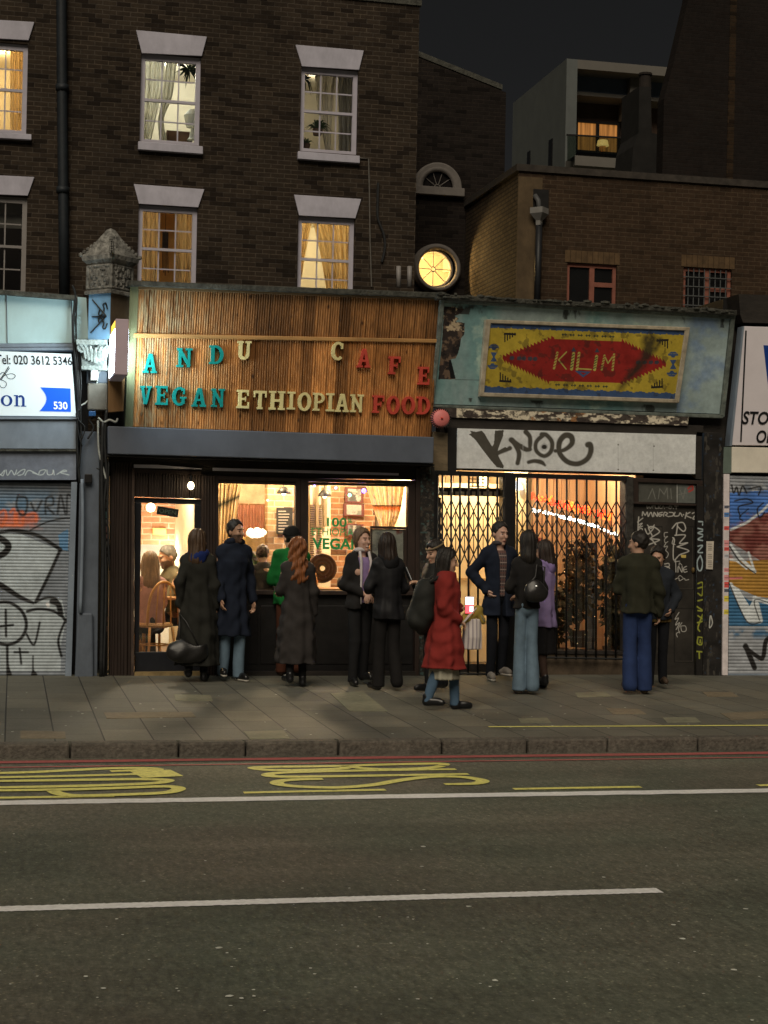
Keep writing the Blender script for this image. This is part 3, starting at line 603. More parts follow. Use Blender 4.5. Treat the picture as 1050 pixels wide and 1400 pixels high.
tag(dp.build('downpipe', mat('black_cast_iron', obs(20,22,22), .6, .3, 12, .3), smooth=True), 'black iron downpipe between the two brick houses', 'downpipe')
cb = MB(); cb.tube([P(x, y, YB-.02) for x, y in ((492,216),(504,217),(505,260),(506,330),(508,392))], .012, 6)
tag(cb.build('cable', mat('dull_cable', obs(72,64,52), .7, .2, 9, 0)), 'thin pale cable running down the brick beside the right windows', 'cable')
cb = MB(); cb.tube([P(*q, YB-.03) for q in catmull([(517,250),(516,285),(517,300),(525,322),(526,340),(522,358)], 5)], .022, 6)
tag(cb.build('cable', m_cable), 'thick black cable hanging in a bend on the brick', 'cable')
for x in (545, 560):
    vp = MB(); vp.tube([P(x, 364, 6.5), P(x, 392, 6.5)], .038, 8); tag(vp.build('vent_pipe', m_sashd, smooth=True), 'short grey vent pipe behind the shop roof, %s of the pair' % ('left' if x == 545 else 'right'), 'pipe', 'short vent pipes on the roof')
# ------------------------------------------------------------------ rear wall with round windows, yard building, far buildings
YW = 12.6
rear = thing('rear_building', 'dark brick rear wing with an arched window and a round lit window', 'building', P(620, 700, YW))
def disc_wall(mb, poly, Y, hole, n=48):
    (hx, hz, hr) = hole; pts = [P(x, y, Y) for x, y in poly]
    x0, x1 = min(p.x for p in pts), max(p.x for p in pts); z0 = min(p.z for p in pts); zt = lambda x: pts[0].z+(pts[1].z-pts[0].z)*(x-pts[0].x)/(pts[1].x-pts[0].x)
    s = hr*1.05; mb.sheet([(x0,Y,z0),(x1,Y,z0),(x1,Y,hz-s),(x0,Y,hz-s)]); mb.sheet([(x0,Y,hz-s),(hx-s,Y,hz-s),(hx-s,Y,hz+s),(x0,Y,hz+s)]); mb.sheet([(hx+s,Y,hz-s),(x1,Y,hz-s),(x1,Y,hz+s),(hx+s,Y,hz+s)])
    mb.sheet([(x0,Y,hz+s),(x1,Y,hz+s),(x1,Y,zt(x1)),(x0,Y,zt(x0))])
    for k in range(n):
        a, b = 2*math.pi*k/n, 2*math.pi*(k+1)/n; f = lambda t: s/max(abs(math.cos(t)), abs(math.sin(t)))
        mb.sheet([(hx+hr*math.cos(a),Y,hz+hr*math.sin(a)), (hx+f(a)*math.cos(a),Y,hz+f(a)*math.sin(a)), (hx+f(b)*math.cos(b),Y,hz+f(b)*math.sin(b)), (hx+hr*math.cos(b),Y,hz+hr*math.sin(b))])
rc_ = P(592, 368, YW); rr = .335
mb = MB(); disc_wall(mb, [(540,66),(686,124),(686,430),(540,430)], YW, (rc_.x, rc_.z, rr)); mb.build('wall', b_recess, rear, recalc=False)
ce = MB(); a, b = P(540,64,YW), P(687,122.5,YW); ce.prism([a, b, b+Vector((0,0,.1)), a+Vector((0,0,.1))], (0,.3,0)); ce.build('coping', m_moss, rear)
rw = MB(); rcy = Vector((rc_.x, YW-.02, rc_.z)); rq = P(597, 368, YW)
rw.lathe((rq.x-.02, YW-.10, rq.z), [(.36,.0),(.37,-.06),(.42,-.10),(.45,-.06),(.455,-.02),(.475,-.01),(.485,.10)], 48, 'y')
rw.lathe((rc_.x, YW-.10, rc_.z), [(.375,0),(.335,.02),(.335,.14)], 48, 'y')
m_stone = mat('grey_painted_stone', obs(84,74,62), .75, .15, 6, .3, 50, dirt=.2)
rwin = rw.build('window', m_stone, rear, smooth=True)
gb = MB(); c = Vector((rc_.x, YW-.0, rc_.z))
for k in range(8):
    a = math.pi*k/4; gb.tube([c+Vector((math.cos(a)*.045,0,math.sin(a)*.045)), c+Vector((math.cos(a)*.335,0,math.sin(a)*.335))], .009, 6)
gb.lathe((c.x, c.y-.008, c.z), [(.036,0),(.055,0),(.055,.016),(.036,.016),(.036,0)], 20, 'y'); gb.build('glazing_bars', m_sashd, rwin)
MB().sheet([(c.x+.335*math.cos(2*math.pi*k/32), YW+.03, c.z+.335*math.sin(2*math.pi*k/32)) for k in range(32)]).build('pane', m_glass, rwin)
room((rc_.x-.4, rc_.x+.4, rc_.z-.3, rc_.z+.3), YW+.06, 2.0, .5, m_roomw, rear); lamp('room_light', (rc_.x-.28, YW+.36, rc_.z+.16), 190, (1,.64,.24), .06, rear)
MB().px([(606,352),(614,352),(614,372),(606,372)], YW+1.9, .02).build('notice', mat('pale_notice', (.85,.85,.7), .8, .05, 4, 0), rear)
fl = MB(); fc = P(600, 256, YW-.06); R0 = .47
fl.lathe((fc.x-.02, YW-.05, fc.z), [(.30,0),(.30,-.02),(.38,-.05),(.40,-.03),(.44,-.07),(.47,-.05),(.48,.05)], 28, 'y', a0=0, a1=math.pi)
fwin = fl.build('window', m_stone, rear, smooth=True)
s0 = MB(); s0.box(fc.x-.52, fc.x+.50, YW-.13, YW-.005, fc.z-.16, fc.z-.002); s0.build('sill', m_stone, fwin, bevel=.01)
hd = MB(); c = Vector((fc.x-.02, YW-.012, fc.z)); hd.add([c]+[(c.x+.31*math.cos(math.pi*k/20), c.y, c.z+.31*math.sin(math.pi*k/20)) for k in range(21)], [(0,k+1,k+2) for k in range(20)]); hd.build('pane', mat('dark_fanlight_glass', (.012,.010,.009), .12, .2, 4, 0, spec=.6), fwin)
fb = MB()
for k in range(1, 5): a = math.pi*k/5; fb.tube([c+Vector((math.cos(a)*.06,-.012,math.sin(a)*.06)), c+Vector((math.cos(a)*.30,-.012,math.sin(a)*.30))], .009, 6)
fb.lathe(c+Vector((0,-.014,0)), [(.05,0),(.068,0),(.068,.01),(.05,.01)], 14, 'y', a0=0, a1=math.pi); fb.build('glazing_bars', m_stone, fwin)
yard = thing('yard_building', 'low brown brick building with red framed windows behind the rug shop', 'building', P(900, 700, YB))
x0 = P(708, 300, YB).x; x1 = P(1250, 300, YB).x; z1 = (P(708,238,YB).z+P(1050,254,YB).z)/2
yw1, yw2 = rect([(776,360),(844,362),(842,425),(774,423)], YB), rect([(935,366),(1001,368),(999,432),(933,430)], YB)
mb = MB(); wall(mb, x0, x1, 1, z1, [yw1, yw2], YB, .3); mb.build('wall', b_right, yard, recalc=False)
mb = MB(); mb.sheet([(x0-.001,YB,1),(x0-.001,YW,1),(x0-.001,YW,z1),(x0-.001,YB,z1)]); mb.build('side_wall', b_rside, yard)
MB().box(x0, x1, YB+.3, YW, z1-.3, z1-.1).build('roof', m_moss, yard)
mb = MB(); mb.box(x0-.05, x1, YB-.05, YB+.3, z1+.002, z1+.12); mb.box(x0-.05, x0+.28, YB+.3, YW, z1+.002, z1+.12); mb.build('coping', mat('dark_coping', obs(40,33,25), .9, .4, 8, .4), yard)
MB().px([(709,241),(742,243),(738,420),(705,420)], YB-.022, .02).build('quoin_strip', mat('render_strip', obs(66,50,30), .9, .25, 5, .5, 40, dirt=.35), yard)
m_rframe = mat('red_brown_frame', obs(96,54,38), .6, .2, 8, .2, 60); m_dk = mat('unlit_pane', (.010,.010,.010), .08, .2, 3, 0, spec=.6)
for h in (yw1, yw2):
    a, b, c, d = h; fr = MB(); y0, y1 = YB+.05, YB+.12; w = .06; m_ = a+(b-a)*.47
    fr.box(a, a+w, y0, y1, c, d); fr.box(b-w, b, y0, y1, c, d); fr.box(a+w, b-w, y0, y1, d-w, d); fr.box(a+w, b-w, y0, y1, c, c+w); fr.box(m_, m_+.09, y0+.002, y1, c+w, d-w); fr.box(m_+.09, b-w, y0+.004, y1, c+(d-c)*.52, c+(d-c)*.52+.08)
    wn = fr.build('window', m_rframe, yard); MB().sheet([(a+w,y0+.04,c+w),(b-w,y0+.04,c+w),(b-w,y0+.04,d-w),(a+w,y0+.04,d-w)]).build('pane', m_dk, wn)
    hh = MB()
    for k in range(10): xx = a-.05+(b-a+.1)*k/10; hh.box(xx+.004, xx+(b-a+.1)/10-.004, YB-.012, YB-.001, d+.01, d+.22)
    hh.build('brick_lintel', mat('soldier_brick', obs(62,44,24), .9, .4, 6, .5), yard)
    if h is yw2:
        bb = MB()
        for k in range(1, 9): xx = a+(b-a)*k/9; bb.box(xx-.008, xx+.008, YB+.02, YB+.035, c, d)
        for k in range(1, 5): zz = c+(d-c)*k/5; bb.box(a, b, YB+.004, YB+.019, zz-.008, zz+.008)
        bb.build('window_grille', mat('grey_grille', obs(58,55,48), .6, .1, 5, 0), yard)
dp = MB(); c = P(738, 300, YB-.12); dp.tube([P(737,306,YB-.12), P(734,428,YB-.12)], .06, 10); dp.build('x', m_black)
bpy.data.objects.remove(bpy.data.objects['x'])
dpt = thing('downpipe', 'black downpipe under a pale funnel hopper on the brown brick building', 'downpipe', P(734, 428, YB-.12))
dp.build('pipe', mat('dark_drain_pipe', obs(20,19,18), .5, .3, 9, .2), dpt, smooth=True)
hp = MB(); hp.lathe(P(737,308,YB-.14), [(.06,0),(.06,.08),(.17,.20),(.17,.30),(.15,.30),(.05,.1)], 4); hp.build('hopper', mat('pale_hopper', obs(92,84,72), .6, .15, 6, .2), dpt)
ob = MB(); c = P(738, 276, YB-.03); ob.box(c.x-.12, c.x+.16, YB-.03, YB-.001, c.z-.18, c.z+.22); ob.build('outlet', m_black, dpt)
tp = MB(); tp.tube([c+Vector((-.1,-.03,.1)), c+Vector((-.06,-.1,.0)), c+Vector((-.03,-.12,-.3))], .045, 8); tp.build('spout', mat('grey_spout', obs(56,52,46), .6, .1, 6, .1), dpt, smooth=True)
# modern block far behind
YM = 30.0
mod = thing('apartment_block', 'pale modern apartment block with a lit balcony window behind the roofs', 'building', P(780, 700, YM))
m_clad = mat('pale_green_cladding', obs(68,66,57), .7, .08, 2, .1, 20, dirt=.1); m_soff = mat('white_soffit', obs(74,66,54), .7, .08, 2, 0); m_bclad = mat('brown_cladding', obs(50,36,26), .8, .2, 3, .1)
cx, ct = P(775, 80, YM).x, P(775, 80, YM).z; ex = P(960, 95, YM).x; zb = P(775, 225, YM).z; dpth = 5.6
sb = MB(); sb.box(cx, cx+.35, YM, YM+dpth, P(775,330,YM).z, ct); sb.build('side_wall', m_clad, mod)
rf = MB(); rf.box(cx+.35, ex, YM, YM+dpth, ct-.28, ct); rf.build('roof', m_soff, mod)
bw = MB(); bw.box(cx+.35, ex, YM+1.6, YM+dpth, P(775,330,YM).z, ct-.28); bw.build('wall', m_bclad, mod)
f0, f1 = P(789,104,YM+.8), P(862,131,YM+.8); MB().box(f0.x, f1.x+1.2, f0.y, f0.y+.8, f1.z, f0.z+.1).build('upper_band', mat('blue_grey_panel', obs(54,58,60), .6, .1, 3, 0), mod)
MB().box(f0.x-.05, f1.x+1.2, f0.y-.05, f0.y+.8, f1.z-.12, f1.z-.005).build('ledge', m_soff, mod)
p0, p1 = P(862,104,YM+.5), P(884,158,YM+.5); MB().box(p0.x, p1.x, p0.y, p0.y+1.0, p1.z, ct-.29).build('pillar', m_soff, mod)
s0, s1 = P(775,221,YM), P(862,238,YM); MB().box(cx+.02, s1.x, YM-.9, YM+1.6, s1.z-.05, s0.z).build('balcony_slab', m_soff, mod)
w0, w1 = P(787,164,YM+1.55), P(846,212,YM+1.55); wf = MB()
for a, b in ((w0.x, w0.x+.07), ((w0.x+w1.x)/2-.05, (w0.x+w1.x)/2+.05), (w1.x-.07, w1.x)): wf.box(a, b, YM+1.50, YM+1.59, w1.z, w0.z)
for a, b in ((w0.x+.07, (w0.x+w1.x)/2-.05), ((w0.x+w1.x)/2+.05, w1.x-.07)): wf.box(a, b, YM+1.505, YM+1.585, w0.z-.07, w0.z); wf.box(a, b, YM+1.505, YM+1.585, w1.z, w1.z+.07)
wfo = wf.build('window', m_black, mod)
def glow_win(name, col, s):
    m, nt, b = newmat(name); v = coords(nt, (1,1,1)); n = N(nt, 'ShaderNodeTexNoise', Scale=3.0, Detail=2.0); nt.links.new(coords(nt, (5,1,.3)), n.inputs['Vector'])
    c = mul(nt, ramp(nt, n.outputs[0], [(.3, tuple(.35*x for x in col)), (.7, col)]).outputs[0], (1.0,1.0,1.0)); nt.links.new(c, b.inputs['Emission Color']); b.inputs['Emission Strength'].default_value = s; b.inputs['Base Color'].default_value = (.1,.05,.02,1); return m
m_far = glow_win('amber_lit_blinds', (.55,.22,.05), .85)
MB().sheet([(w0.x,YM+1.58,w1.z),(w1.x,YM+1.58,w1.z),(w1.x,YM+1.58,w0.z),(w0.x,YM+1.58,w0.z)]).build('pane', m_far, wfo)
q0 = P(823,199,YM+1.53); lb = MB(); lb.lathe(q0+Vector((0,-.06,-.05)), [(.12,0),(.20,.02),(.16,.20),(0,.21)], 14); tag(lb.build('table_lamp', emit('far_lamp_glow', (1,.62,.22), 1.0)), 'glowing table lamp in the far apartment window', 'lamp')
g0, g1 = P(904,178,YM+1.5), P(911,206,YM+1.5); MB().box(g0.x, g1.x, YM+1.5, YM+1.58, g1.z, g0.z).build('window', emit('far_window_glow', (1,.6,.2), .8), mod)
MB().px([(776,185),(866,190),(866,224),(776,220)], YM-.85, .03).build('balcony_glass', glass('balcony_glazing', (.5,.55,.5), .06), mod)
rl = MB(); rl.px([(775,183),(866,188),(866,190),(775,185)], YM-.87, .05); rl.build('balcony_rail', m_black, mod)
nx = cx-.002
for za, zb_, ya, yb_ in ((150, 215, 3.5, 3.8), (155, 225, 1.2, 1.55)):
    t_, b_ = P(775, za, YM).z, P(775, zb_, YM).z; MB().box(nx-.03, nx, YM+ya, YM+yb_, b_-1.2, t_-.5).build('window', m_dk, mod)
chs = thing('chimney_stack', 'black chimney stack rising in front of the modern block', 'chimney', P(880, 700, 20))
MB().px([(874,118),(890,119),(891,182),(906,184),(907,250),(862,250),(866,200),(873,182)], 20, 1.2).build('stack', mat('sooty_chimney', (.012,.011,.010), .9, .4, 4, .3), chs)
pt = MB(); c = P(882,118,20.4); pt.lathe(c, [(.16,-.1),(.14,.25),(.17,.27),(.17,.32),(.1,.32)], 14); pt.build('chimney_pot', mat('sooty_pot', (.02,.015,.012), .9, .3, 6, .2), chs)
gab = thing('gable_house', 'tall dark brick gable wall rising at the top right', 'building', P(980, 700, 14))
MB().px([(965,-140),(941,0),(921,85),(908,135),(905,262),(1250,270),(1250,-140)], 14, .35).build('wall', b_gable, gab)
MB().px([(1001,-100),(1010,-100),(1002,250),(993,250)], 13.985, .01).build('flue_strip', brick('rusty_flue_brick', obs(48,32,16), obs(36,25,14), obs(40,30,18)), gab)
# ------------------------------------------------------------------ the salon at the left edge
m_fasc = mat('sign_tinted_fascia_paint', (.50,.70,.74), .6, .06, 3, .1, 40, dirt=.12)  # the cool tint cast by the lit sign is put into this colour
m_gpan = mat('grey_metal_panel', obs(98,100,98), .5, .08, 3, .1, 40, dirt=.3)
m_gpil = mat('grey_pilaster_paint', obs(72,73,72), .65, .12, 4, .25, 40, dirt=.3)
mp_sat = paintmat('sprayed_metal', .5, .4, .15); mp_flat = paintmat('painted_board', .65, .3, .15); mp_wood = paintmat('painted_timber', .7, .25, .4, 30)
def backlit(name, base, em, s):
    m, nt, b = newmat(name); b.inputs['Base Color'].default_value = (*base, 1); b.inputs['Emission Color'].default_value = (*em, 1); b.inputs['Emission Strength'].default_value = s; b.inputs['Roughness'].default_value = .35; return m
salon = thing('salon_shopfront', 'grey hair salon shopfront with its graffitied shutter down', 'shop', P(40, 925, 0))
pxb = lambda q, Y, d, n, m, par, bev=0, **k: MB().px(q, Y, d).build(n, m, par, bevel=bev, **k)
pxb([(-300,388),(0,396),(106,404),(106,410),(0,402),(-300,394)], -.14, 9.2, 'roof', m_moss, salon)
pxb([(-300,396),(0,402.5),(100,405.5),(103.5,469),(0,470),(-300,470)], -.05, .25, 'fascia', m_fasc, salon, .006)
for x in (8, 97): pxb([(x,404),(x+1.2,404),(x+2.4,469),(x+1.2,469)], -.056, .004, 'fascia_seam', m_grey, salon)
pxb([(101,405.5),(118,407),(121,463),(104.5,464)], -.02, .22, 'end_panel', m_fasc, salon)
pxb([(-300,471),(104,469.5),(104,474),(-300,477)], -.07, .27, 'moulding', m_gpan, salon); pxb([(-300,476),(100,475),(100,478.5),(-300,480)], -.09, .3, 'moulding', m_gpan, salon)
m_sbase = backlit('backlit_white_sign_face', (.70,.76,.78), (.66,.86,.95), .40)
ssg = pxb([(-300,470),(0,480),(97.5,484),(104,569),(0,568),(-300,566)], -.11, .1, 'sign_face', m_sbase, salon)
YS = -.113; m_ink = mat('black_sign_ink', (.01,.01,.012), .5, .1, 5, 0); m_blue = mat('blue_sign_ink', (.008,.05,.30), .5, .1, 5, 0); m_blue2 = backlit('backlit_blue_sign_face', (.01,.10,.6), (.008,.075,.55), .8); m_wtxt = backlit('backlit_white_lettering', (.8,.85,.9), (.75,.85,.95), .55)
text_mesh('lettering', 'Tel: 020 3612 5346', [(-6,484.5),(98,488),(99,499.5),(-5,498)], YS, m_ink, ssg, .003, .012)
bp = [(55,529.5),(96.5,531),(97,563),(54,562)]
bp = bp + [(54+9*math.sin(math.pi*k/10)+.1*k, 562-3.25*k) for k in range(1, 10)]
MB().px(bp, YS-.002, .002).build('address_panel', m_blue2, ssg)
text_mesh('lettering', '530', [(73,549),(92,549.5),(92.5,560),(73.5,559.5)], YS-.004, m_wtxt, ssg, .002, .02)
sc = MB()
for t in (((1,503),(13,500),(20,512)), ): pass
def sp(pts, w, Y=YS): 
    p = catmull(pts, 6); m = MB()
    for i in range(len(p)-1):
        (x0,y0),(x1,y1) = p[i], p[i+1]; L = math.hypot(x1-x0, y1-y0)+1e-9; nx, ny = -(y1-y0)/L*w/2, (x1-x0)/L*w/2; sc.px([(x0+nx,y0+ny),(x1+nx,y1+ny),(x1-nx,y1-ny),(x0-nx,y0-ny)], Y-.0003*(i % 3), .001)
sp([(12,501),(5,512),(0,519)], 1.1); sp([(13,503),(6,513),(1,520)], .9); sp([(3,515),(10,512),(17,511),(21,514),(17,518),(11,517),(9,513)], .8); sp([(0,519),(6,521),(9,525),(6,530),(1,529),(-1,524)], .8); sp([(0,512),(4,509),(9,513)], .8)
sc.build('scissors_emblem', m_ink, ssg)
def serif_lower(Yp, par):
    o = MB()
    for i, q in enumerate(ring(.5,.5,.5,.5,.24,0,360,24,.10)): o.px([bil([(1,540),(17,540.3),(17,555.5),(1,555)], x, 1-y) for x, y in q], Yp-.0003*(i % 2), .003)
    o.build('lettering', m_blue, par); n = MB(); Q = [(19,540),(36,540.4),(36,556),(19,555.5)]
    for i, q in enumerate([rc(.14,.08,.34,.92), rc(0,.90,.33,1.0), rc(.02,0,.47,.08), rc(.66,.08,.86,.62), rc(.54,0,1,.08)] + ring(.56,.62,.30,.38,.20,0,140,10,.16)): n.px([bil(Q, x, 1-y) for x, y in q], Yp-.0003*(i % 4), .003)
    n.build('lettering', m_blue, par)
serif_lower(YS, ssg)
pxb([(-300,568),(0,569.5),(105,570.5),(105,573),(-300,573)], -.13, .15, 'sign_trim', m_gpan, salon)
pxb([(-300,573.5),(104,573.5),(105.5,614),(-300,612)], -.10, .25, 'shutter_box', m_gpan, salon, .006)
pxb([(-300,612.5),(106,614.5),(106,617),(-300,616)], -.12, .25, 'moss_strip', m_moss, salon)
cv = Canvas([(-90,617),(104,617.5),(104,656),(-90,656)], 1.5, obs(92,92,92)); cv.dirt(40, .75, 1.1, 3)
def zz(x, y): return (x/4.827, 640+y/4.827)
wht = obs(160,160,160)
for st in ([(-60,30),(-20,10),(0,45),(30,15),(20,50),(0,40)], [(40,12),(50,48),(75,15),(95,45),(110,12)], [(110,40),(140,15),(165,10),(150,40),(120,48)], [(165,48),(190,15),(250,42),(215,30)], [(255,45),(265,18),(300,12),(285,40),(262,46)], [(310,12),(315,42),(345,40),(352,12),(358,45)], [(375,42),(420,14),(440,20),(400,30),(455,45)]): cv.stroke([zz(*p) for p in st], 1.0, wht, .9)
cv.build('lower_panel', mp_flat, salon, -.08, thick=.2)
mb = MB(); mb.box(P(-300,640,0).x, P(120,640,0).x, .14, .4, 0, P(0,470,0).z); mb.build('wall', m_black, salon)
def slats(n, amp): return lambda u, v: -amp*np.abs(np.sin(math.pi*n*v))**.6
cv = Canvas([(-90,657),(97.5,660),(89.5,924),(-90,924)], 1.3, obs(96,95,90)); u, v = cv.u, cv.v
cv.dirt(60, .8, 1.1, 5)
X, Y_ = cv.X, cv.Y; blk = (.008,.008,.009)
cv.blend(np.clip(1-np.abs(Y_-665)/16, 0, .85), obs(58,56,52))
cv.patch(obs(46,78,92), .42, 30, 9, .12, mask=np.clip(1-np.abs(Y_-690)/28, 0, 1)*.8)
cv.blend(np.clip((fbm(X, Y_, 22, 2)-.38)*6, 0, .8)*np.clip(1-np.abs(Y_-712)/14, 0, 1)*(X < 62), obs(170,78,40))
for st in ([(-10,300),(30,280),(40,330),(10,385)], [(70,290),(95,275),(100,380)], [(110,300),(150,290),(150,370),(115,370),(110,300)], [(180,310),(230,300),(240,350)], [(0,375),(90,378)]): cv.stroke([zz(*p) for p in st], 4, obs(186,82,40), 2.5, a=.8)
cv.poly([zz(*p) for p in [(385,440),(450,400),(450,545),(395,540)]], obs(52,98,120), .7)
cv.poly([zz(*p) for p in [(-300,420),(60,430),(150,440),(390,540),(235,890),(-10,760),(-300,640)]], obs(136,135,124))
cv.poly([zz(*p) for p in [(-300,860),(0,870),(100,890),(240,885),(330,850),(410,870),(435,1000),(400,1180),(400,1340),(-300,1340)]], obs(132,131,120))
cv.dirt(14, .82, 1.05, 11)
for st, w in (([(-300,420),(-20,425),(70,412),(150,420),(260,450),(400,538)], [4,4,5,6,5,5]), ([(398,538),(330,690),(235,885)], 4.5), ([(-300,640),(-20,760),(130,850),(220,890)], [8,8,6,4]), ([(-60,430),(50,500),(30,560),(-60,600)], 9),
              ([(0,885),(70,890),(140,940),(172,1010),(165,1080),(120,1140),(50,1165),(-20,1150)], 4.5), ([(180,945),(250,930),(340,940),(405,975),(435,1010)], 4), ([(435,1000),(400,1080),(385,1150),(405,1240)], 3.5), ([(240,880),(310,855),(370,865),(400,930)], 3.5),
              ([(38,935),(40,1110)], 3.4), ([(0,1045),(85,1035)], 3.4), ([(130,1190),(140,1290)], 3), ([(95,1215),(185,1215)], 3), ([(48,1170),(50,1300),(60,1360)], [4,4,8]), ([(175,1095),(225,1165),(262,1020)], 3), ([(218,1240),(218,1330),(225,1365)], [2,3,9]), ([(200,410),(300,360),(400,335),(465,330)], 2.2)):
    cv.stroke([zz(*p) for p in st], w, blk, 1.6)
for st in ([(120,180),(108,240),(130,300),(160,310),(180,250),(170,195),(115,190)], [(205,230),(235,285),(275,215)], [(300,300),(305,205),(345,190),(350,240),(310,255),(355,300)], [(380,300),(400,180),(430,300)], [(390,260),(425,260)], [(440,300),(445,180),(470,190)]): cv.stroke([zz(*p) for p in st], 3.0, (.012,.013,.016), 2.0, a=.9)
cv.stroke([zz(*p) for p in [(345,880),(385,900),(400,960)]], 8, blk, 2); cv.stroke([zz(313,897), zz(318,908)], 4.5, obs(190,190,186), 1.5)
cv.build('shutter', mp_sat, salon, -.0, slats(59, .011))
pxb([(97.5,659),(105.5,659),(97.5,930),(89,930)], -.07, .15, 'guide_rail', m_gpan, salon, .004)
pxb([(-300,924),(92,924.5),(91,931),(-300,930)], -.02, .15, 'bottom_rail', m_gpil, salon)
# ------------------------------------------------------------------ party pier with the carved finial
pier = thing('party_pier', 'grey pier with a carved stone finial between the salon and the cafe', 'pier', P(125, 930, -.1))
pxb([(110,590),(136,590),(136,650),(133,930),(103,930),(108,700)], -.06, .3, 'shaft', m_gpil, pier, .01)
pxb([(106,838),(127,838),(128,931),(102,931)], -.12, .06, 'plinth', m_gpil, pier, .02)
m_carv = mat('weathered_carved_stone', (.26,.255,.235), .9, .75, 14, 1.0, 22, bdist=.02, dirt=.55); m_bluep = mat('pale_blue_render', (.24,.48,.78), .7, .15, 4, .2, dirt=.2); m_brn = mat('brown_render', (.10,.075,.05), .8, .3, 6, .4, dirt=.3)
fc = P(150, 400, -.22); zt = lambda y: P(150, y, -.22).z
fn = MB(); fn.lathe((fc.x, -.22+.02, 0), [(.0,zt(404)),(.27,zt(404)),(.27,zt(400)),(.235,zt(398)),(.235,zt(364)),(.265,zt(361)),(.30,zt(358)),(.31,zt(352)),(.26,zt(346)),(.15,zt(330)),(.045,zt(314)),(0,zt(311.5))], 4)
rnd = random.Random(4)
for s_ in (-1, 1):
    for k in range(46):
        t, zz_ = rnd.uniform(.14,.86), rnd.uniform(zt(394), zt(367)); a = Vector((s_*.235*t, -.235*(1-t), 0)); r = rnd.uniform(.012,.028)
        fn.ball((fc.x+a.x, -.20+a.y, zz_), (r, r, r*rnd.uniform(.7,1.8)), 6)
    for k in range(22):
        t = rnd.uniform(.1,.9); w = rnd.uniform(0,.8); R = .235*(1-w)+.05*w; a = Vector((s_*R*t, -R*(1-t), 0)); fn.ball((fc.x+a.x, -.20+a.y, zt(347)+(zt(318)-zt(347))*w), rnd.uniform(.014,.03), 6)
    for k in range(9):
        w = k/8; R = .27*(1-w)**1.15+.045; fn.ball((fc.x+s_*R, -.20, zt(350)+(zt(318)-zt(350))*w), .026-.010*w, 6); fn.ball((fc.x+(s_-1)*.004, -.20-R, zt(350)+(zt(318)-zt(350))*w), .028-.010*w, 6)
    e0, e1 = Vector((fc.x+s_*.235, -.20, 0)), Vector((fc.x, -.435, 0))
    for zz_ in (zt(396), zt(366)): fn.tube([e0+Vector((0,0,zz_)), e1+Vector((0,0,zz_))], .018, 6)
    for e in (e0, e1): fn.tube([e+Vector((0,0,zt(397))), e+Vector((0,0,zt(365)))], .020, 6)
fn.build('finial', m_carv, pier, recalc=True)
shf = MB(); z0, z1 = zt(466), zt(404); c = [(fc.x-.22,-.20),(fc.x,-.42),(fc.x+.22,-.20),(fc.x,.02)]
for i in range(4): (ax, ay), (bx, by) = c[i], c[(i+1) % 4]; shf.add([(ax,ay,z0),(bx,by,z0),(bx,by,z1),(ax,ay,z1)], [(0,1,2,3)], 0 if i == 0 else 1)
shf.build('block', [m_bluep, m_brn], pier, recalc=False)
orn = MB(); a0, a1 = Vector((fc.x-.22,-.20,0)), Vector((fc.x,-.42,0)); nrm = Vector((-.707,-.707,0))
def onb(u, v): p = a0.lerp(a1, u)+nrm*.012; p.z = z1+(z0-z1)*v; return p
for st in ([(.2,.12),(.85,.5)], [(.2,.5),(.85,.5)], [(.15,.85),(.85,.5)], [(.55,.33),(.5,.45),(.62,.47),(.75,.35),(.7,.25),(.82,.22),(.9,.35)], [(.55,.66),(.5,.56),(.62,.54),(.75,.64),(.7,.75),(.82,.77),(.9,.66)]): orn.tube([onb(*q) for q in (catmull(st, 5) if len(st) > 2 else st)], .008, 5)
orn.build('iron_ornament', m_iron, pier)
cap = MB(); capc = P(128, 480, -.16)
m_cap = mat('pale_peeling_capital', (.17,.19,.18), .85, .5, 14, .9, 30, bdist=.015, dirt=.3)
cap.px([(104,464),(147,464.5),(147,471),(105,471)], -.30, .3); cap.px([(110,471),(147,471),(146,500),(112,500)], -.20, .2); cap.px([(111,500),(147,500),(147,506),(112,505)], -.24, .2)
for cx_, cy_, s_ in ((112,476,1), (140,478,-1)):
    c = P(cx_, cy_, -.24); cap.tube([c+Vector((s_*math.cos(t)*.055*(1-t/14), -.01, math.sin(t)*.055*(1-t/14))) for t in [k*.5 for k in range(22)]], .016, 6)
for k in range(7): c = P(118+4*k, 496-abs(k-3)*2, -.22); cap.tube([c, c+Vector((.01*(k-3),-.03,.1)), c+Vector((.03*(k-3),-.05,.16))], [.03,.026,.012], 6)
cap.build('capital', m_cap, pier)
pxb([(119,500.5),(147,501),(147,524),(119,524)], -.12, .1, 'panel', m_gpil, pier, .01)
pxb([(120,524),(147,524),(147,561),(120,560)], -.16, .14, 'lower_block', mat('grey_brown_render', (.15,.14,.12), .8, .3, 5, .4, dirt=.35), pier, .012)
cab = MB(); cab.px([(124,505),(134,505),(134,520),(124,520)], -.20, .08); cab.build('meter_box', mat('white_meter_box', (.7,.72,.7), .5, .1, 6, .1), pier, bevel=.008)
al = pxb([(121.5,562),(131,562),(131,569),(121.5,569)], -.2, .08, 'bell_box', mat('blue_bell_box', (.02,.08,.22), .4, .1, 6, 0), pier, .006)
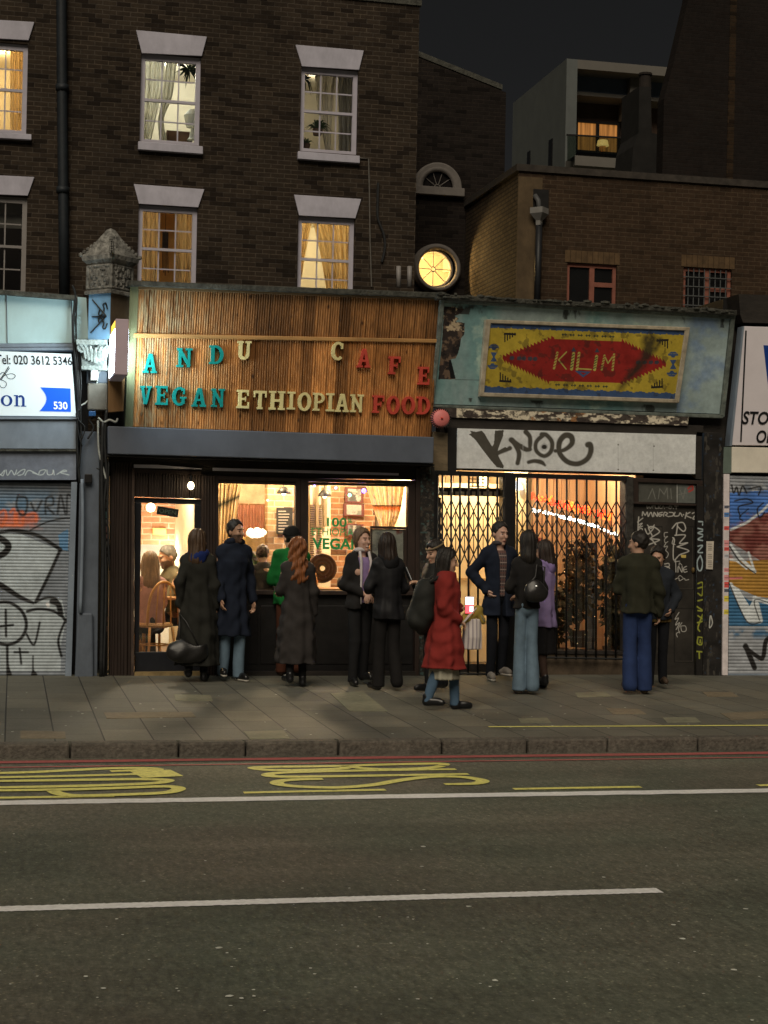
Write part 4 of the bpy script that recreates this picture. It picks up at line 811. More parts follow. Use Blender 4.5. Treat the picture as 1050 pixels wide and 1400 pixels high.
for k, (pts, r, mt) in enumerate([([(99,390),(103,405),(100,440),(101,470),(106,520),(108,560),(105,600),(109,660)], .014, m_cable), ([(105,408),(104,460),(109,540),(111,600),(108,640)], .010, m_cable), ([(107,470),(111,530),(106,580),(112,610)], .008, m_cable), ([(109,560),(104,566),(108,575),(116,585),(112,600)], .008, m_cable),
        ([(146,470),(142,490),(138,505),(134,512),(130,535),(118,550),(107,556)], .010, m_wcable), ([(138,572),(134,590),(140,615),(137,640),(143,660)], .012, m_cable), ([(134,575),(135,615),(141,640),(145,655)], .011, m_wcable), ([(134,571),(142,577),(150,574),(158,577),(161,572)], .013, m_wcable), ([(112,655),(113,720),(110,838)], .020, m_gpan), ([(146,560),(143,600),(146,650),(142,700),(145,800),(141,925)], .018, m_cable), ([(141,575),(139,650),(141,760),(138,925)], .022, m_cable), ([(149,630),(147,700),(150,780)], .010, m_cable), ([(120,600),(128,585),(123,575),(130,570)], .012, m_cable), ([(132,640),(143,650),(138,690),(146,720)], .008, m_cable)]):
    MB().tube([P(x, y, -.13 - .008*(k % 4)) for x, y in catmull(pts, 5)], r, 6).build('cable', mt, pier, smooth=True)
bxx = pxb([(116,648),(126,648),(126,660),(116,660)], -.13, .08, 'junction_box', m_black, pier, .006)
stk = MB(); rnd = random.Random(9); cols = [mat('sticker_%s' % n, c, .5, .3, 30, 0) for n, c in (('white',(.42,.41,.38)),('yellow',(.38,.30,.12)),('pink',(.40,.22,.2)),('teal',(.12,.24,.24)),('grey',(.2,.2,.2)))]
pxb([(141,632),(149,632),(147,926),(139,926)], -.06, .2, 'dark_strip', m_black, pier)
y = 676
while y < 856:
    h_ = rnd.uniform(6, 13); w_ = rnd.uniform(3.4, 5.5); stk.px([(144.5-w_/2,y),(144.5+w_/2,y+rnd.uniform(-1,1)),(144.3+w_/2,y+h_-1.5),(144.3-w_/2,y+h_-1)], -.064, .003, rnd.randrange(5)); y += h_+rnd.uniform(0,4)
stk.build('stickers', cols, pier)
# projecting lightbox between pier and cafe
lbx = thing('projecting_sign', 'projecting white lit sign box with pinkish edge above the cafe door', 'sign', P(165, 512, -.5))
f0, f1 = P(158,437,-1.0), P(176.5,435,-1.0); zb_, zt_ = P(167,512.5,-1.0).z, P(167,436,-1.0).z; bk = P(150.5, 445, -.15); w_ = f1.x-f0.x
dv = Vector((bk.x-f0.x, bk.y-f0.y, 0))
def lbp(u, v): return Vector((f0.x+w_*u, f0.y, 0)) + dv*v
bd = MB(); pr = [lbp(0,0), lbp(1,0), lbp(1,1), lbp(0,1)]; bd.prism([Vector((p.x,p.y,zb_)) for p in pr], (0,0,zt_-zb_)); bd.build('case', mat('pinkish_sign_edge', obs(140,118,112), .6, .08, 4, .1), lbx, bevel=.008)
m_lb = emit('lit_sign_face', (.80,.97,1.0), 19.0)
for u, nm in ((-.012, 'face'), (1.012, 'face')):
    mbx = MB(); mbx.sheet([Vector((*lbp(u,.03)[:2], zb_+.03)), Vector((*lbp(u,.97)[:2], zb_+.03)), Vector((*lbp(u,.97)[:2], zt_-.10)), Vector((*lbp(u,.03)[:2], zt_-.10))]); mbx.build(nm, m_lb, lbx)
    yl = MB(); yl.sheet([Vector((*lbp(u,.03)[:2], zt_-.098)), Vector((*lbp(u,.97)[:2], zt_-.098)), Vector((*lbp(u,.97)[:2], zt_-.015)), Vector((*lbp(u,.03)[:2], zt_-.015))]); yl.build('header_band', emit('yellow_lit_band', (1,.65,.05), 1.6), lbx)
pxb([(148,514),(171,513),(169,562),(147,564)], -.14, .1, 'backing_board', mat('brown_backing_board', obs(90,62,32), .7, .3, 6, .3, stretch=(1,1,.2)), lbx, .006)
bkt = MB(); bkt.box(bk.x-.02, bk.x+.14, -.16, .02, zb_+.1, zb_+.14); bkt.box(bk.x-.02, bk.x+.14, -.16, .02, zt_-.14, zt_-.10); bkt.build('bracket', m_iron, lbx)
# ------------------------------------------------------------------ the cafe
cafe = thing('cafe_shopfront', 'dark brown cafe shopfront with lit windows and an open sign on its door', 'cafe', P(380, 922, 0))
zr_ = P(400, 392, .1).z
mb = MB(); mb.box(P(150,600,0).x, P(600,600,0).x, .35, 9.15, zr_-.4, zr_-.02); mb.build('roof', m_moss, cafe)
zlo = P(380,588,0).z; zhi = P(390,395,-.28).z; TC = (0.0, zlo, -.28/(zhi-zlo))
pxb([(176,383),(605,400),(606,408),(190,391),(176,391)], sh(TC,-.09), .22, 'ledge', m_moss, cafe, .01); pxb([(189,391.5),(604,407),(603.5,410),(189,395)], sh(TC,-.05), .12, 'ledge_moulding', mat('brown_moulding', obs(78,56,30), .8, .4, 8, .4, stretch=(.3,1,1)), cafe)
mb = MB(); mb.box(P(150,600,.15).x, P(590,600,.15).x, .15, .30, P(400,650,.15).z, zr_-.05); mb.build('front_wall', m_darkwood, cafe)
def ribwood(name, col):
    m, nt, b = newmat(name); tc = N(nt, 'ShaderNodeTexCoord'); sx = N(nt, 'ShaderNodeSeparateXYZ'); nt.links.new(tc.outputs['Object'], sx.inputs[0])
    dv = N(nt, 'ShaderNodeMath', operation='DIVIDE'); dv.inputs[1].default_value = .135; nt.links.new(sx.outputs[0], dv.inputs[0])
    fl = N(nt, 'ShaderNodeMath', operation='FLOOR'); nt.links.new(dv.outputs[0], fl.inputs[0]); wn = N(nt, 'ShaderNodeTexWhiteNoise', noise_dimensions='1D'); nt.links.new(fl.outputs[0], wn.inputs['W'])
    n1 = N(nt, 'ShaderNodeTexNoise', Scale=1.0, Detail=8.0, Roughness=.65); nt.links.new(coords(nt, (42,42,1.1)), n1.inputs['Vector'])
    n2 = N(nt, 'ShaderNodeTexNoise', Scale=1.4, Detail=5.0); nt.links.new(coords(nt), n2.inputs['Vector'])
    n3 = N(nt, 'ShaderNodeTexNoise', Scale=1.0, Detail=6.0, Roughness=.7); nt.links.new(coords(nt, (26,26,.7)), n3.inputs['Vector'])
    vk = N(nt, 'ShaderNodeTexVoronoi', Scale=1.0); nt.links.new(coords(nt, (7.4,7.4,4.2)), vk.inputs['Vector'])
    o = col; c = ramp(nt, n1.outputs[0], [(.25, tuple(x*.34 for x in o)), (.5, o), (.78, tuple(min(.8, x*1.7) for x in o))]).outputs[0]
    c = mul(nt, c, ramp(nt, wn.outputs[0], [(0, (.42,.39,.35)), (1, (1.3,1.24,1.15))]).outputs[0]); c = mul(nt, c, ramp(nt, n2.outputs[0], [(.3, (.72,.68,.62)), (.7, (1.15,)*3)]).outputs[0])
    c = mul(nt, c, ramp(nt, vk.outputs['Distance'], [(.06, (.22,.18,.15)), (.15, (1.0,)*3)]).outputs[0])
    # paler boards toward one end: bleaching, with the lit sign's glow put into colour
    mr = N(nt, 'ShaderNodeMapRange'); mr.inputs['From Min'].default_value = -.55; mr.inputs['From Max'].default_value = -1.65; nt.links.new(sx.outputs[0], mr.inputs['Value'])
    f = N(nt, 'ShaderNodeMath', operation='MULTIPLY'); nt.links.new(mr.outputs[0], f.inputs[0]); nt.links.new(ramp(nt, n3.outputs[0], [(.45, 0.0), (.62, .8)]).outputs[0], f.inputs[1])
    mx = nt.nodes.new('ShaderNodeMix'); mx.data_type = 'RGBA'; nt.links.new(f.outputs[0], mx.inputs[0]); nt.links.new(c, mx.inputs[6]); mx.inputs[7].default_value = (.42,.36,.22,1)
    nt.links.new(mx.outputs[2], b.inputs['Base Color']); b.inputs['Roughness'].default_value = .62; b.inputs['Specular IOR Level'].default_value = .3; bump(nt, b, n1.outputs[0], .4, .004); return m
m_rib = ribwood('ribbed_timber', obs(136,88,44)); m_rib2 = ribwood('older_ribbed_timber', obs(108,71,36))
def ribbed(q, Y, name, mt, par, pitch=.027, per=5, amp=.006, ox=0.0):
    a, b_ = P(*q[0], Y), P(*q[1], Y); W_ = abs(b_.x-a.x); n = int(W_/pitch); us, ofs = [], []
    for k in range(n):
        seam = (k % per) == 0
        for t, d in ((0, 0.0 if not seam else .020), (.12, 0.0), (.30, -amp*.8), (.5, -amp), (.70, -amp*.8), (.9, 0.0)): us.append((k+t)/n); ofs.append(d)
    us.append(1.0); ofs.append(0); mb = MB(); vs = []
    for v in (0, .5, 1):
        for u, d in zip(us, ofs): x, y = bil(q, u, v); vs.append(P(x, y, sh(Y, d)))
    m_ = len(us); mb.add(vs, [(r*m_+i, (r+1)*m_+i, (r+1)*m_+i+1, r*m_+i+1) for r in (0,1) for i in range(m_-1)])
    return mb.build(name, mt, par, recalc=False)
csign = thing('cafe_sign', 'ribbed timber cafe fascia carrying teal, cream and red raised capital letters', 'sign', P(390, 588, 0))
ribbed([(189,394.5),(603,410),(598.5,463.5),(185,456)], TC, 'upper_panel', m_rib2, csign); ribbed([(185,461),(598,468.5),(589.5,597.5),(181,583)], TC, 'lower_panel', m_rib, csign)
pxb([(183,455.5),(598.5,463.5),(598,468.8),(183,461.3)], sh(TC,-.035), .05, 'moulding', mat('tan_moulding', obs(132,92,48), .6, .35, 7, .3, stretch=(.3,1,1)), csign, .008)
pxb([(178,391),(189.5,391.5),(181.5,583.5),(171,583)], sh(TC,-.02), .2, 'edge_board', mat('greenish_edge_board', obs(82,80,52), .8, .4, 6, .4, stretch=(1,1,.2)), csign)
m_teal = mat('teal_letter_paint', (.008,.27,.25), .4, .25, 8, .1); m_cream = mat('cream_letter_paint', (.80,.70,.34), .5, .15, 8, .1); m_redl = mat('red_letter_paint', (.58,.075,.05), .5, .2, 8, .1)
def zl(x, y): return (180+x/4.773, 460+y/4.77)
def zr2(x, y): return (390+x/4.773, 460+y/4.77)
LT = [('A', zl, (72,112,166,238), m_teal), ('N', zl, (292,76,396,200), m_teal), ('D', zl, (505,58,602,180), m_teal), ('U', zl, (688,30,780,152), m_cream), ('C', zr2, (300,34,386,155), m_cream), ('A', zr2, (470,80,558,202), m_redl), ('F', zr2, (674,130,756,246), m_redl), ('E', zr2, (866,198,946,314), m_redl),
      ('V', zl, (52,322,130,442), m_teal), ('E', zl, (153,322,242,446), m_teal), ('G', zl, (262,328,358,452), m_teal), ('A', zl, (392,336,488,458), m_teal), ('N', zl, (517,340,608,460), m_teal), ('E', zl, (684,348,772,468), m_cream), ('T', zl, (794,354,880,474), m_cream), ('H', zl, (896,356,1000,478), m_cream),
      ('I', zr2, (12,360,66,476), m_cream), ('O', zr2, (80,364,170,486), m_cream), ('P', zr2, (180,368,260,484), m_cream), ('I', zr2, (268,370,320,488), m_cream), ('A', zr2, (326,374,416,492), m_cream), ('N', zr2, (424,378,512,494), m_cream), ('F', zr2, (568,384,650,498), m_redl), ('O', zr2, (662,386,748,508), m_redl), ('O', zr2, (760,390,848,508), m_redl), ('D', zr2, (858,392,948,508), m_redl)]
for ch, zf, (x0_, y0_, x1_, y1_), mt in LT:
    sl_ = .03*(x1_-x0_)/2; lean = 5*(1 if zf is zl else .8)
    letter(ch, [zf(x0_+lean, y0_-sl_), zf(x1_+lean*.6, y0_+sl_), zf(x1_-lean*.4, y1_+sl_), zf(x0_, y1_-sl_)], sh(TC,-.055), .05, mt, csign)
pxb([(147.5,582.5),(593.5,597.5),(592.5,633.5),(148,620.5)], -.34, .34, 'awning_box', m_grey, cafe, .01)
pxb([(146,621.5),(594,634.5),(594,637),(146,624)], -.30, .30, 'awning_lip', m_black, cafe)
pxb([(150,626),(592,638),(592,656),(150,650)], .0, .15, 'lintel', m_darkwood, cafe)
m_strip = mat('pale_plastic_strip', obs(150,138,130), .6, .1, 6, .1)
for q in ([(183,635),(215,635.5),(276,640.5),(276,641.5),(183,639.5)], [(291,639.5),(420,643),(545,647),(545,650),(291,643.5)]): pxb(q, -.02, .02, 'sealing_strip', m_strip, cafe)
m_ribd = mat('dark_brown_ribbed_paint', (.030,.020,.016), .5, .35, 20, .2, 60, stretch=(1,1,.1)); 
ribbed([(157,632),(180,633.5),(179,926),(152,926)], -.03, 'pilaster', m_ribd, cafe, .03, 5, .010); pxb([(152,631),(181,632),(180,927),(150,927)], -.015, .2, 'pilaster_core', m_frame, cafe)
pxb([(180.5,640),(184,640),(183,926),(179,926)], -.05, .2, 'door_post', mat('worn_brown_post', (.06,.04,.03), .7, .5, 10, .3), cafe)
ribbed([(184,646),(275,650),(274,681),(184,678.5)], .0, 'transom', m_ribd, cafe, .03, 5, .010); pxb([(184,645),(275,649),(275,682),(184,679)], .02, .12, 'transom_core', m_frame, cafe); pxb([(184,641),(275,645),(275,650),(184,646)], -.02, .12, 'transom_rail', m_frame, cafe)
ribbed([(276,650),(295,651),(295,926),(276,926)], -.03, 'pilaster', m_ribd, cafe, .03, 5, .010); pxb([(275,648),(296,649),(296,926),(275,926)], -.015, .18, 'pilaster_core', m_frame, cafe)
# door
Yd = .04; door = MB(); m_door = mat('blue_black_door_paint', (.012,.013,.017), .4, .3, 8, .15, 70)
door.px([(184,680),(275,683),(275,690),(184,687)], Yd, .05); door.px([(184,687),(193.5,687.3),(190,892),(184,892)], Yd+.001, .05); door.px([(266,689.7),(275,690),(275,891),(266,891)], Yd+.001, .05); door.px([(184,891.5),(275,890.5),(275,919),(184,920)], Yd-.001, .05)
dr = door.build('door', m_door, cafe, bevel=.006); MB().px([(192,686),(267,688),(267,892),(189,893)], Yd+.022, .006).build('door_glass', m_glass, dr)
hd = MB(); hd.tube([P(270,800,-.0), P(270,800,-.05), P(270,825,-.05), P(270,825,-.0)], .012, 8); hd.build('handle', mat('brass', (.5,.35,.12), .35, .1, 5, 0, metal=.9), dr)
pxb([(184,919),(276,918),(276,926),(183,927)], -.04, .25, 'threshold', mat('worn_brass_threshold', obs(96,76,44), .5, .4, 12, .2), cafe)
osn = thing('open_sign', 'small black sign reading open hanging askew inside the glass door', 'sign', P(229, 706, Yd+.10)); oq = [(215.5,691.5),(244.5,696.5),(243,707.5),(214,703)]
MB().px(oq, Yd+.10, .015).build('board', mat('black_sign_board', (.012,.02,.018), .5, .2, 9, 0), osn); text_mesh('lettering', 'OPEN', [bil(oq, u, v) for u, v in ((.1,.25),(.9,.25),(.9,.75),(.1,.75))], Yd+.096, mat('grey_green_ink', (.10,.15,.13), .6, .1, 5, 0), osn, .003, .01)
blb = MB(); bc = P(261, 664, -.12); blb.ball(bc, (.035,.035,.045), 12); bt = thing('bulb_light', 'small bare bulb glowing on the dark panel above the cafe door', 'light', bc)
blb.build('bulb', emit('outside_bulb_glow', (1,.80,.48), 14.0), bt, smooth=True); MB().tube([bc+Vector((0,0,.03)), bc+Vector((0,0,.10)), bc+Vector((0,.12,.12))], .014, 8).build('holder', m_iron, bt)
# windows
win = MB(); win.px([(296,650),(411,653.5),(411,659),(296,656)], -.02, .12); win.px([(293,650),(299,650),(299,812),(293,812)], -.022, .12); win.px([(404.5,653.5),(411,653.5),(410,812),(404,812)], -.022, .12); win.px([(299,656),(404.5,659),(404.5,663.5),(299,660.5)], -.0, .08); win.px([(296,806.5),(411,807.5),(411,813),(296,813)], -.05, .16)
w1_ = win.build('window', m_frame, cafe, bevel=.005); MB().px([(298,660),(405,663),(405,808),(298,807)], .05, .006).build('pane', m_glass, w1_)
win = MB(); win.px([(411,653.5),(569,657.5),(569,662),(411,658)], -.02, .12); win.px([(411,658),(422,658),(421,812),(410.5,812)], -.021, .12); win.px([(558.5,662),(569,662),(568,812),(557,812)], -.021, .12); win.px([(422,659),(558.5,662),(558.5,665.5),(422,662.5)], -.0, .08); win.px([(410,807.5),(569,809),(569,814),(410,813)], -.05, .16)
w2_ = win.build('window', m_frame, cafe, bevel=.005); MB().px([(421,661),(559,664),(558,809),(421,808)], .05, .006).build('pane', m_glass, w2_)
tg = mat('green_window_lettering', (.02,.34,.10), .5, .1, 5, 0)
for s_, q, bd_ in (('100', [(447,707.5),(474,708),(474,720.5),(447,720)], .02), ('%', [(475,709),(482,709),(482,715),(475,715)], .02), ('ETHIOPIAN', [(426,721.5),(493.5,723),(493,733),(426,731.5)], .0), ('VEGAN', [(427,735),(494.5,737),(494,752),(427,750.5)], .03)): text_mesh('lettering', s_, q, .046, tg, w2_, .003, bd_)
fs = MB(); fs.px([(507,719),(557,720.5),(557,724),(507,722.5)], .035, .05); fs.px([(552,724),(557,724),(557,808),(552,808)], .034, .05); fs.px([(507,722.5),(509,722.5),(509,808),(507,808)], .034, .05)
sv = fs.build('sash', m_frame, w2_)
refl_cv = Canvas([(509,723),(552,724),(552,790),(509,790)], 1.5, (.84,.86,.80)); refl_cv.dirt(14, .75, 1.05, 4); refl_cv.patch((.45,.16,.13), .55, 16, 8, .1); refl_cv.patch((.45,.47,.46), .60, 9, 3, .06); refl_cv.build('reflection', mp_flat, sv, .062)  # pale mottled sheet: the reflection in the sash glass, painted as colour
pxb([(296,813),(569,814),(569,926),(296,926)], .02, .2, 'stall_riser', m_black, cafe)
for a, b in ((300,352),(356,408),(414,488),(492,564)): pxb([(a,828),(b,828),(b,908),(a,908)], .010, .01, 'riser_panel', m_black, cafe, .008)
pxb([(296,918),(569,918),(569,928),(296,928)], -.06, .2, 'step', m_darkwood, cafe)
pxb([(569,640),(580,640),(578,927),(567,927)], -.06, .25, 'pilaster', m_frame, cafe, .01)
cv = Canvas([(575,638),(594,638),(592,927),(573,927)], 1.5, (.02,.018,.016)); cv.patch((.10,.092,.08), .56, 5, 4, .05, mask=np.clip((cv.u-.1)*4, 0, 1)*(cv.u < .75)); cv.patch((.05,.04,.03), .56, 4, 14, .04); cv.patch((.05,.085,.08), .66, 4, 24, .03); cv.build('poster_strip', mp_wood, cafe, -.08, thick=.25)
# cafe room
xl, xr = P(158,700,.3).x, P(588,700,.3).x; YBK = 4.2; zc = 2.72
b_in = brick('warm_inside_brick', (.50,.27,.14), (.36,.18,.09), (.58,.46,.33), soot=.25); m_plast = mat('cream_plaster', (.66,.55,.38), .9, .15, 3, .2, 30); m_ply = mat('brown_plank_wall', (.36,.20,.10), .7, .3, 4, .2, stretch=(1,1,.15))
mb = MB(); mb.box(xl, xr, .34, YBK, .01, .03); mb.build('inside_floor', mat('brown_floorboards', (.16,.09,.05), .5, .4, 5, .2, stretch=(1,.2,1)), cafe)
mb = MB(); mb.box(xl, xr, .30, YBK, zc, zc+.1); mb.build('inside_ceiling', m_plast, cafe)
MB().box(xl, xr, YBK, YBK+.1, .03, zc).build('inside_wall', b_in, cafe)
MB().box(xl-.1, xl, .30, YBK, .03, zc).build('inside_wall', m_plast, cafe); MB().box(xr, xr+.1, .30, YBK, .03, zc).build('inside_wall', m_plast, cafe)
xd0, xd1 = P(150,740,4.1).x, P(300,740,4.1).x; zd = P(230,745,4.1).z
m_wp = mat('white_painted_boards', (.82,.80,.72), .7, .06, 5, .2, stretch=(1,1,.1)); MB().box(xd0, xd1, YBK-.06, YBK-.002, .03, zd).build('white_boarding', m_wp, cafe)
hdr = MB(); hdr.box(P(150,740,3.6).x, P(262,740,3.6).x, 3.6, 3.75, P(230,745,3.6).z, zc-.01); hdr.build('brick_header', brick('red_inside_brick', (.50,.25,.14), (.38,.17,.10), (.50,.38,.28), soot=.2), cafe)
MB().px([(209,722),(227,723),(227,732),(209,731)], 3.56, .03).build('wall_plaque', mat('yellow_plaque', (.75,.55,.15), .6, .1, 5, 0), cafe)
part = MB(); part.box(P(268,740,1.0).x, P(268,740,1.0).x+.08, 1.0, YBK-.07, .03, zc-.01); part.build('inside_partition', m_plast, cafe)
cor = Canvas([(325,690),(366,691),(366,800),(325,800)], 1.2, (.42,.20,.13)); cor.build('corrugated_screen', paintmat('terracotta_sheet', .6, .3, .1), cafe, 2.3, lambda u, v: .03*np.sin(u*2*math.pi*9))
MB().px([(320,660),(404,663),(404,690),(320,688)], 2.6, .05).build('plaster_bulkhead', mat('brown_bulkhead', (.34,.25,.16), .8, .4, 5, .4), cafe)
MB().px([(366,662),(404,662),(404,812),(366,812)], 1.9, .25).build('brick_pier', brick('pale_brick_pier', (.56,.38,.22), (.46,.30,.16), (.6,.5,.36), soot=.2), cafe)
MB().px([(424,664),(452,664),(452,812),(424,812)], 2.4, .2).build('cream_column', m_plast, cafe)
vs_ = MB()
for k in range(26):
    for a in (424.5, 434.5): vs_.px([(a,690+k*3.0),(a+5.5,690+k*3.0),(a+5.5,691.3+k*3.0),(a,691.3+k*3.0)], 2.36, .03)
vs_.build('louvre_slats', mat('dark_louvre', (.10,.07,.04), .6, .2, 5, 0), cafe)
for q in ([(432,664),(436,664),(436,720),(432,720)], [(443,664),(447,664),(447,720),(443,720)]): pxb(q, 2.33, .03, 'column_groove', mat('dark_groove', (.16,.12,.07), .8, .2, 5, 0), cafe)
def picture(q, Y, lab, seed):
    t = thing('framed_picture', lab, 'picture', P(*q[3], Y)); fq = [bil(q, *uv) for uv in ((.0,.0),(1,0),(1,1),(0,1))]
    MB().px(fq, Y, .03).build('frame', mat('dark_red_picture_frame', (.12,.03,.025), .5, .3, 8, .1), t); cvp = Canvas([bil(q, *uv) for uv in ((.14,.1),(.86,.1),(.86,.9),(.14,.9))], 1.6, (.42,.42,.38)); cvp.patch((.08,.08,.08), .5, 10, seed, .06); cvp.patch((.2,.22,.2), .55, 7, seed+1, .08); cvp.build('print', mp_flat, t, Y-.004)
picture([(472,666),(497,667),(497,688),(472,687)], 2.9, 'framed grey print high on the cafe brick wall', 3); picture([(470,688),(498,689),(498,706),(470,705)], 2.9, 'framed grey landscape print below another on the cafe wall', 6)
picture([(472,716),(497,717),(497,734),(472,733)], 2.9, 'dark framed print behind the green window lettering', 9)
bwl = MB(); bwl.box(P(448,740,3).x, P(512,740,3).x, 3.0, 3.15, .03, zc-.01); bwl.build('brick_pillar', b_in, cafe)
def stripes(u, v):
    b = (.86,.68,.40)
    if .30 < v < .335 or .375 < v < .39: return (.05,.05,.03)
    if .34 < v < .375: return (.75,.24,.06)
    k = math.sin(u*50); return tuple(x*(.62 if k > .55 else 1.0) for x in b)
drape('curtain', 'striped ochre curtain gathered at the left cafe window', [(297,660),(297,720),(296,812)], [(331,661),(324,700),(312,812)], .45, 6, .035, stripes)
drape('curtain', 'ochre curtain with a red band gathered at the right cafe window', [(500,662),(512,700),(521,726)], [(554,663),(547,700),(536,726)], .40, 7, .03, lambda u, v: stripes(u, v*.78))
fairy = []
for (x, y), c, n, r in (((430,664),(.35,.25,1),'violet',.012), ((459,667),(.4,.35,1),'pale blue',.014), ((497.5,671),(.12,.10,1),'deep blue',.028), ((478,677),(.15,.8,.5),'green',.020), ((515,672),(.5,1,.5),'pale green',.013), ((515,698),(.5,.2,1),'purple',.013), ((521,679),(.9,.9,.4),'yellow',.010), ((308,687),(.4,.3,.9),'lilac',.014), ((366,684),(1,.6,.4),'orange',.012)):
    b_ = MB().ball((0,0,0), r, 10).build('fairy_light', emit('fairy_%s' % n.replace(' ', '_'), c, 9.0), smooth=True); b_.location = P(x, y, .8); tag(b_, 'tiny %s fairy light inside the cafe window' % n, 'light', 'fairy lights in the cafe')
    lamp('fairy_glow', P(x, y, .8)+Vector((0,.12,0)), 5.0 if 'blue' in n or n in ('purple','violet') else 1.5 if n == 'green' else .25, c, .03, b_)
warm = (1.0,.77,.48)
lamp('ceiling_bulb', (P(235,700,1.6).x-.1, 1.7, 2.45), 185, (1,.86,.64), .09, cafe); lamp('ceiling_bulb', (P(350,700,1.3).x, 1.3, 2.5), 165, warm, .09, cafe); lamp('ceiling_bulb', (P(490,700,1.5).x, 1.5, 2.5), 225, warm, .09, cafe); lamp('counter_light', (P(240,760,3.4).x, 3.3, 1.28), 75, (1,.93,.75), .12, cafe); lamp('low_light', (P(245,800,3.0).x+.1, 3.5, .5), 22, (1,.93,.75), .12, cafe)
gl_ = MB().ball(P(206,694,1.2), .055, 12).build('globe_bulb', emit('globe_bulb_glow', (1,.78,.45), 7.0), smooth=True); tag(gl_, 'round bulb glowing behind the open sign', 'light')
flw = thing('flower_lamp', 'cluster of glowing white blossoms on a yellow stand in the left cafe window', 'lamp', P(347, 780, 1.5)); fb_ = MB(); rnd = random.Random(3)
for k in range(14): fb_.ball(P(334+rnd.uniform(0,28), 729+rnd.uniform(-3.5,3), 1.5+rnd.uniform(-.06,.06)), rnd.uniform(.025,.05), 8)
fb_.build('blossoms', emit('glowing_blossom', (1,.9,.72), 1.6), flw, smooth=True); MB().px([(335,734),(362,734),(360,790),(336,790)], 1.5, .2).build('stand', mat('yellow_wicker', (.55,.40,.14), .8, .3, 12, .5, 40), flw)
# door-side table and chairs
m_cane = mat('bent_cane', (.42,.22,.07), .4, .25, 10, .1)
def cane_chair(loc, rz, lab):
    t = thing('cane_chair', lab, 'chair', loc, rz=rz, group='cane chairs in the cafe'); B = lambda mb, n: mb.build(n, m_cane, t, smooth=True, local=True)
    arc = [Vector((.21*math.cos(a), .20, .46+.50*math.sin(a)**.7)) for a in [math.pi*k/18 for k in range(19)]]; B(MB().tube(arc, .017, 8), 'back_frame')
    for x in (-.1, 0, .1): B(MB().tube([(x,.2,.47),(x*.8,.21,.93)], .010, 6), 'spindle')
    MB().lathe((0,0,.43), [(0,.0),(.2,.0),(.215,.02),(.2,.045),(0,.045)], 20).build('seat', mat('cane_seat', (.38,.24,.11), .7, .3, 40, .4), t, local=True)
    for sx, sy in ((-1,-1),(1,-1),(-1,1),(1,1)): B(MB().tube([(sx*.15,sy*.15,.43),(sx*.19,sy*.2,0)], [.018,.014], 8), 'leg')
    B(MB().tube([Vector((.165*math.cos(a), .165*math.sin(a), .22)) for a in [2*math.pi*k/18 for k in range(19)]], .009, 6), 'stretcher'); return t
ch0 = cane_chair((P(212,850,1.15).x, 1.2, .03), R_(205), 'bentwood cane chair with a person sitting in it just inside the door')
tb = thing('cafe_table', 'small wooden cafe table beyond the door glass', 'table', (P(240,850,1.9).x-.1, 1.9, .03)); x_, y_ = tb.location.x, tb.location.y
MB().box(x_-.35, x_+.35, y_-.3, y_+.3, .75, .785).build('tabletop', m_ply, tb, bevel=.006)
for sx in (-1, 1):
    for sy in (-1, 1): MB().tube([(x_+sx*.3,y_+sy*.25,.03),(x_+sx*.3,y_+sy*.25,.75)], .022, 8).build('leg', m_cane, tb)
# window counter inside with things on it
ctr = MB(); ctr.px([(300,803),(566,806),(566,811),(300,808)], .30, .45); tag(ctr.build('window_counter', mat('honey_counter_top', (.40,.22,.09), .4, .3, 5, .1, stretch=(.2,1,1))), 'honey coloured counter shelf along the inside of the cafe windows', 'counter')
bsk = MB(); bc = P(441, 777, .95)
for k in range(7): bsk.lathe((bc.x, bc.y, bc.z), [(.03+.021*k,.02*(k % 2)),(.041+.021*k,.012-.03),(.051+.021*k,.02*((k+1) % 2))], 28, 'y', mi=k % 2)
o = bsk.build('woven_basket', [mat('basket_tan', (.12,.075,.045), .9, .3, 30, .4), mat('basket_brown', (.12,.06,.03), .9, .3, 30, .4)], smooth=True); off = Vector((bc.x, bc.y, bc.z-.25)); o.data.transform(Matrix.Translation(-off)); o.location = off; tag(o, 'round coiled brown and tan basket tray behind the right cafe window', 'basket')
def leafy(name, lab, c, rad, n, L, mt, seed, cat='plant', stem=True):
    rnd = random.Random(seed); mb = MB(); c = Vector(c)
    for i in range(n):
        d = Vector((rnd.gauss(0,1), rnd.gauss(0,1), rnd.gauss(0,1))).normalized(); p = c + Vector((d.x*rad[0], d.y*rad[1], d.z*rad[2]))*rnd.uniform(.25,1)**.5; u = Vector((rnd.gauss(0,1), rnd.gauss(0,1), rnd.gauss(-.3,1))).normalized(); w = u.cross(d).normalized() if u.cross(d).length > .01 else Vector((1,0,0)); l = L*rnd.uniform(.6,1.3)
        mb.add([p, p+u*l*.5+w*l*.28, p+u*l+Vector((0,0,-l*.15)), p+u*l*.5-w*l*.28], [(0,1,2,3)])
    if stem:
        for k in range(6): mb.tube([(c.x+rnd.uniform(-.03,.03), c.y, c.z-rad[2]*1.3), (c.x+rnd.uniform(-1,1)*rad[0]*.7, c.y+rnd.uniform(-.5,.5)*rad[1], c.z+rad[2]*.6)], .007, 5)
        mb.lathe((c.x, c.y, c.z-rad[2]*1.3-.16), [(0,0),(.09,0),(.12,.2),(.1,.2),(0,.17)], 12, mi=1)
    o = mb.build(name, [mt, m_pot], recalc=False); off = Vector((c.x, c.y, c.z-rad[2]*1.3-.16)); o.data.transform(Matrix.Translation(-off)); o.location = off; return tag(o, lab, cat)
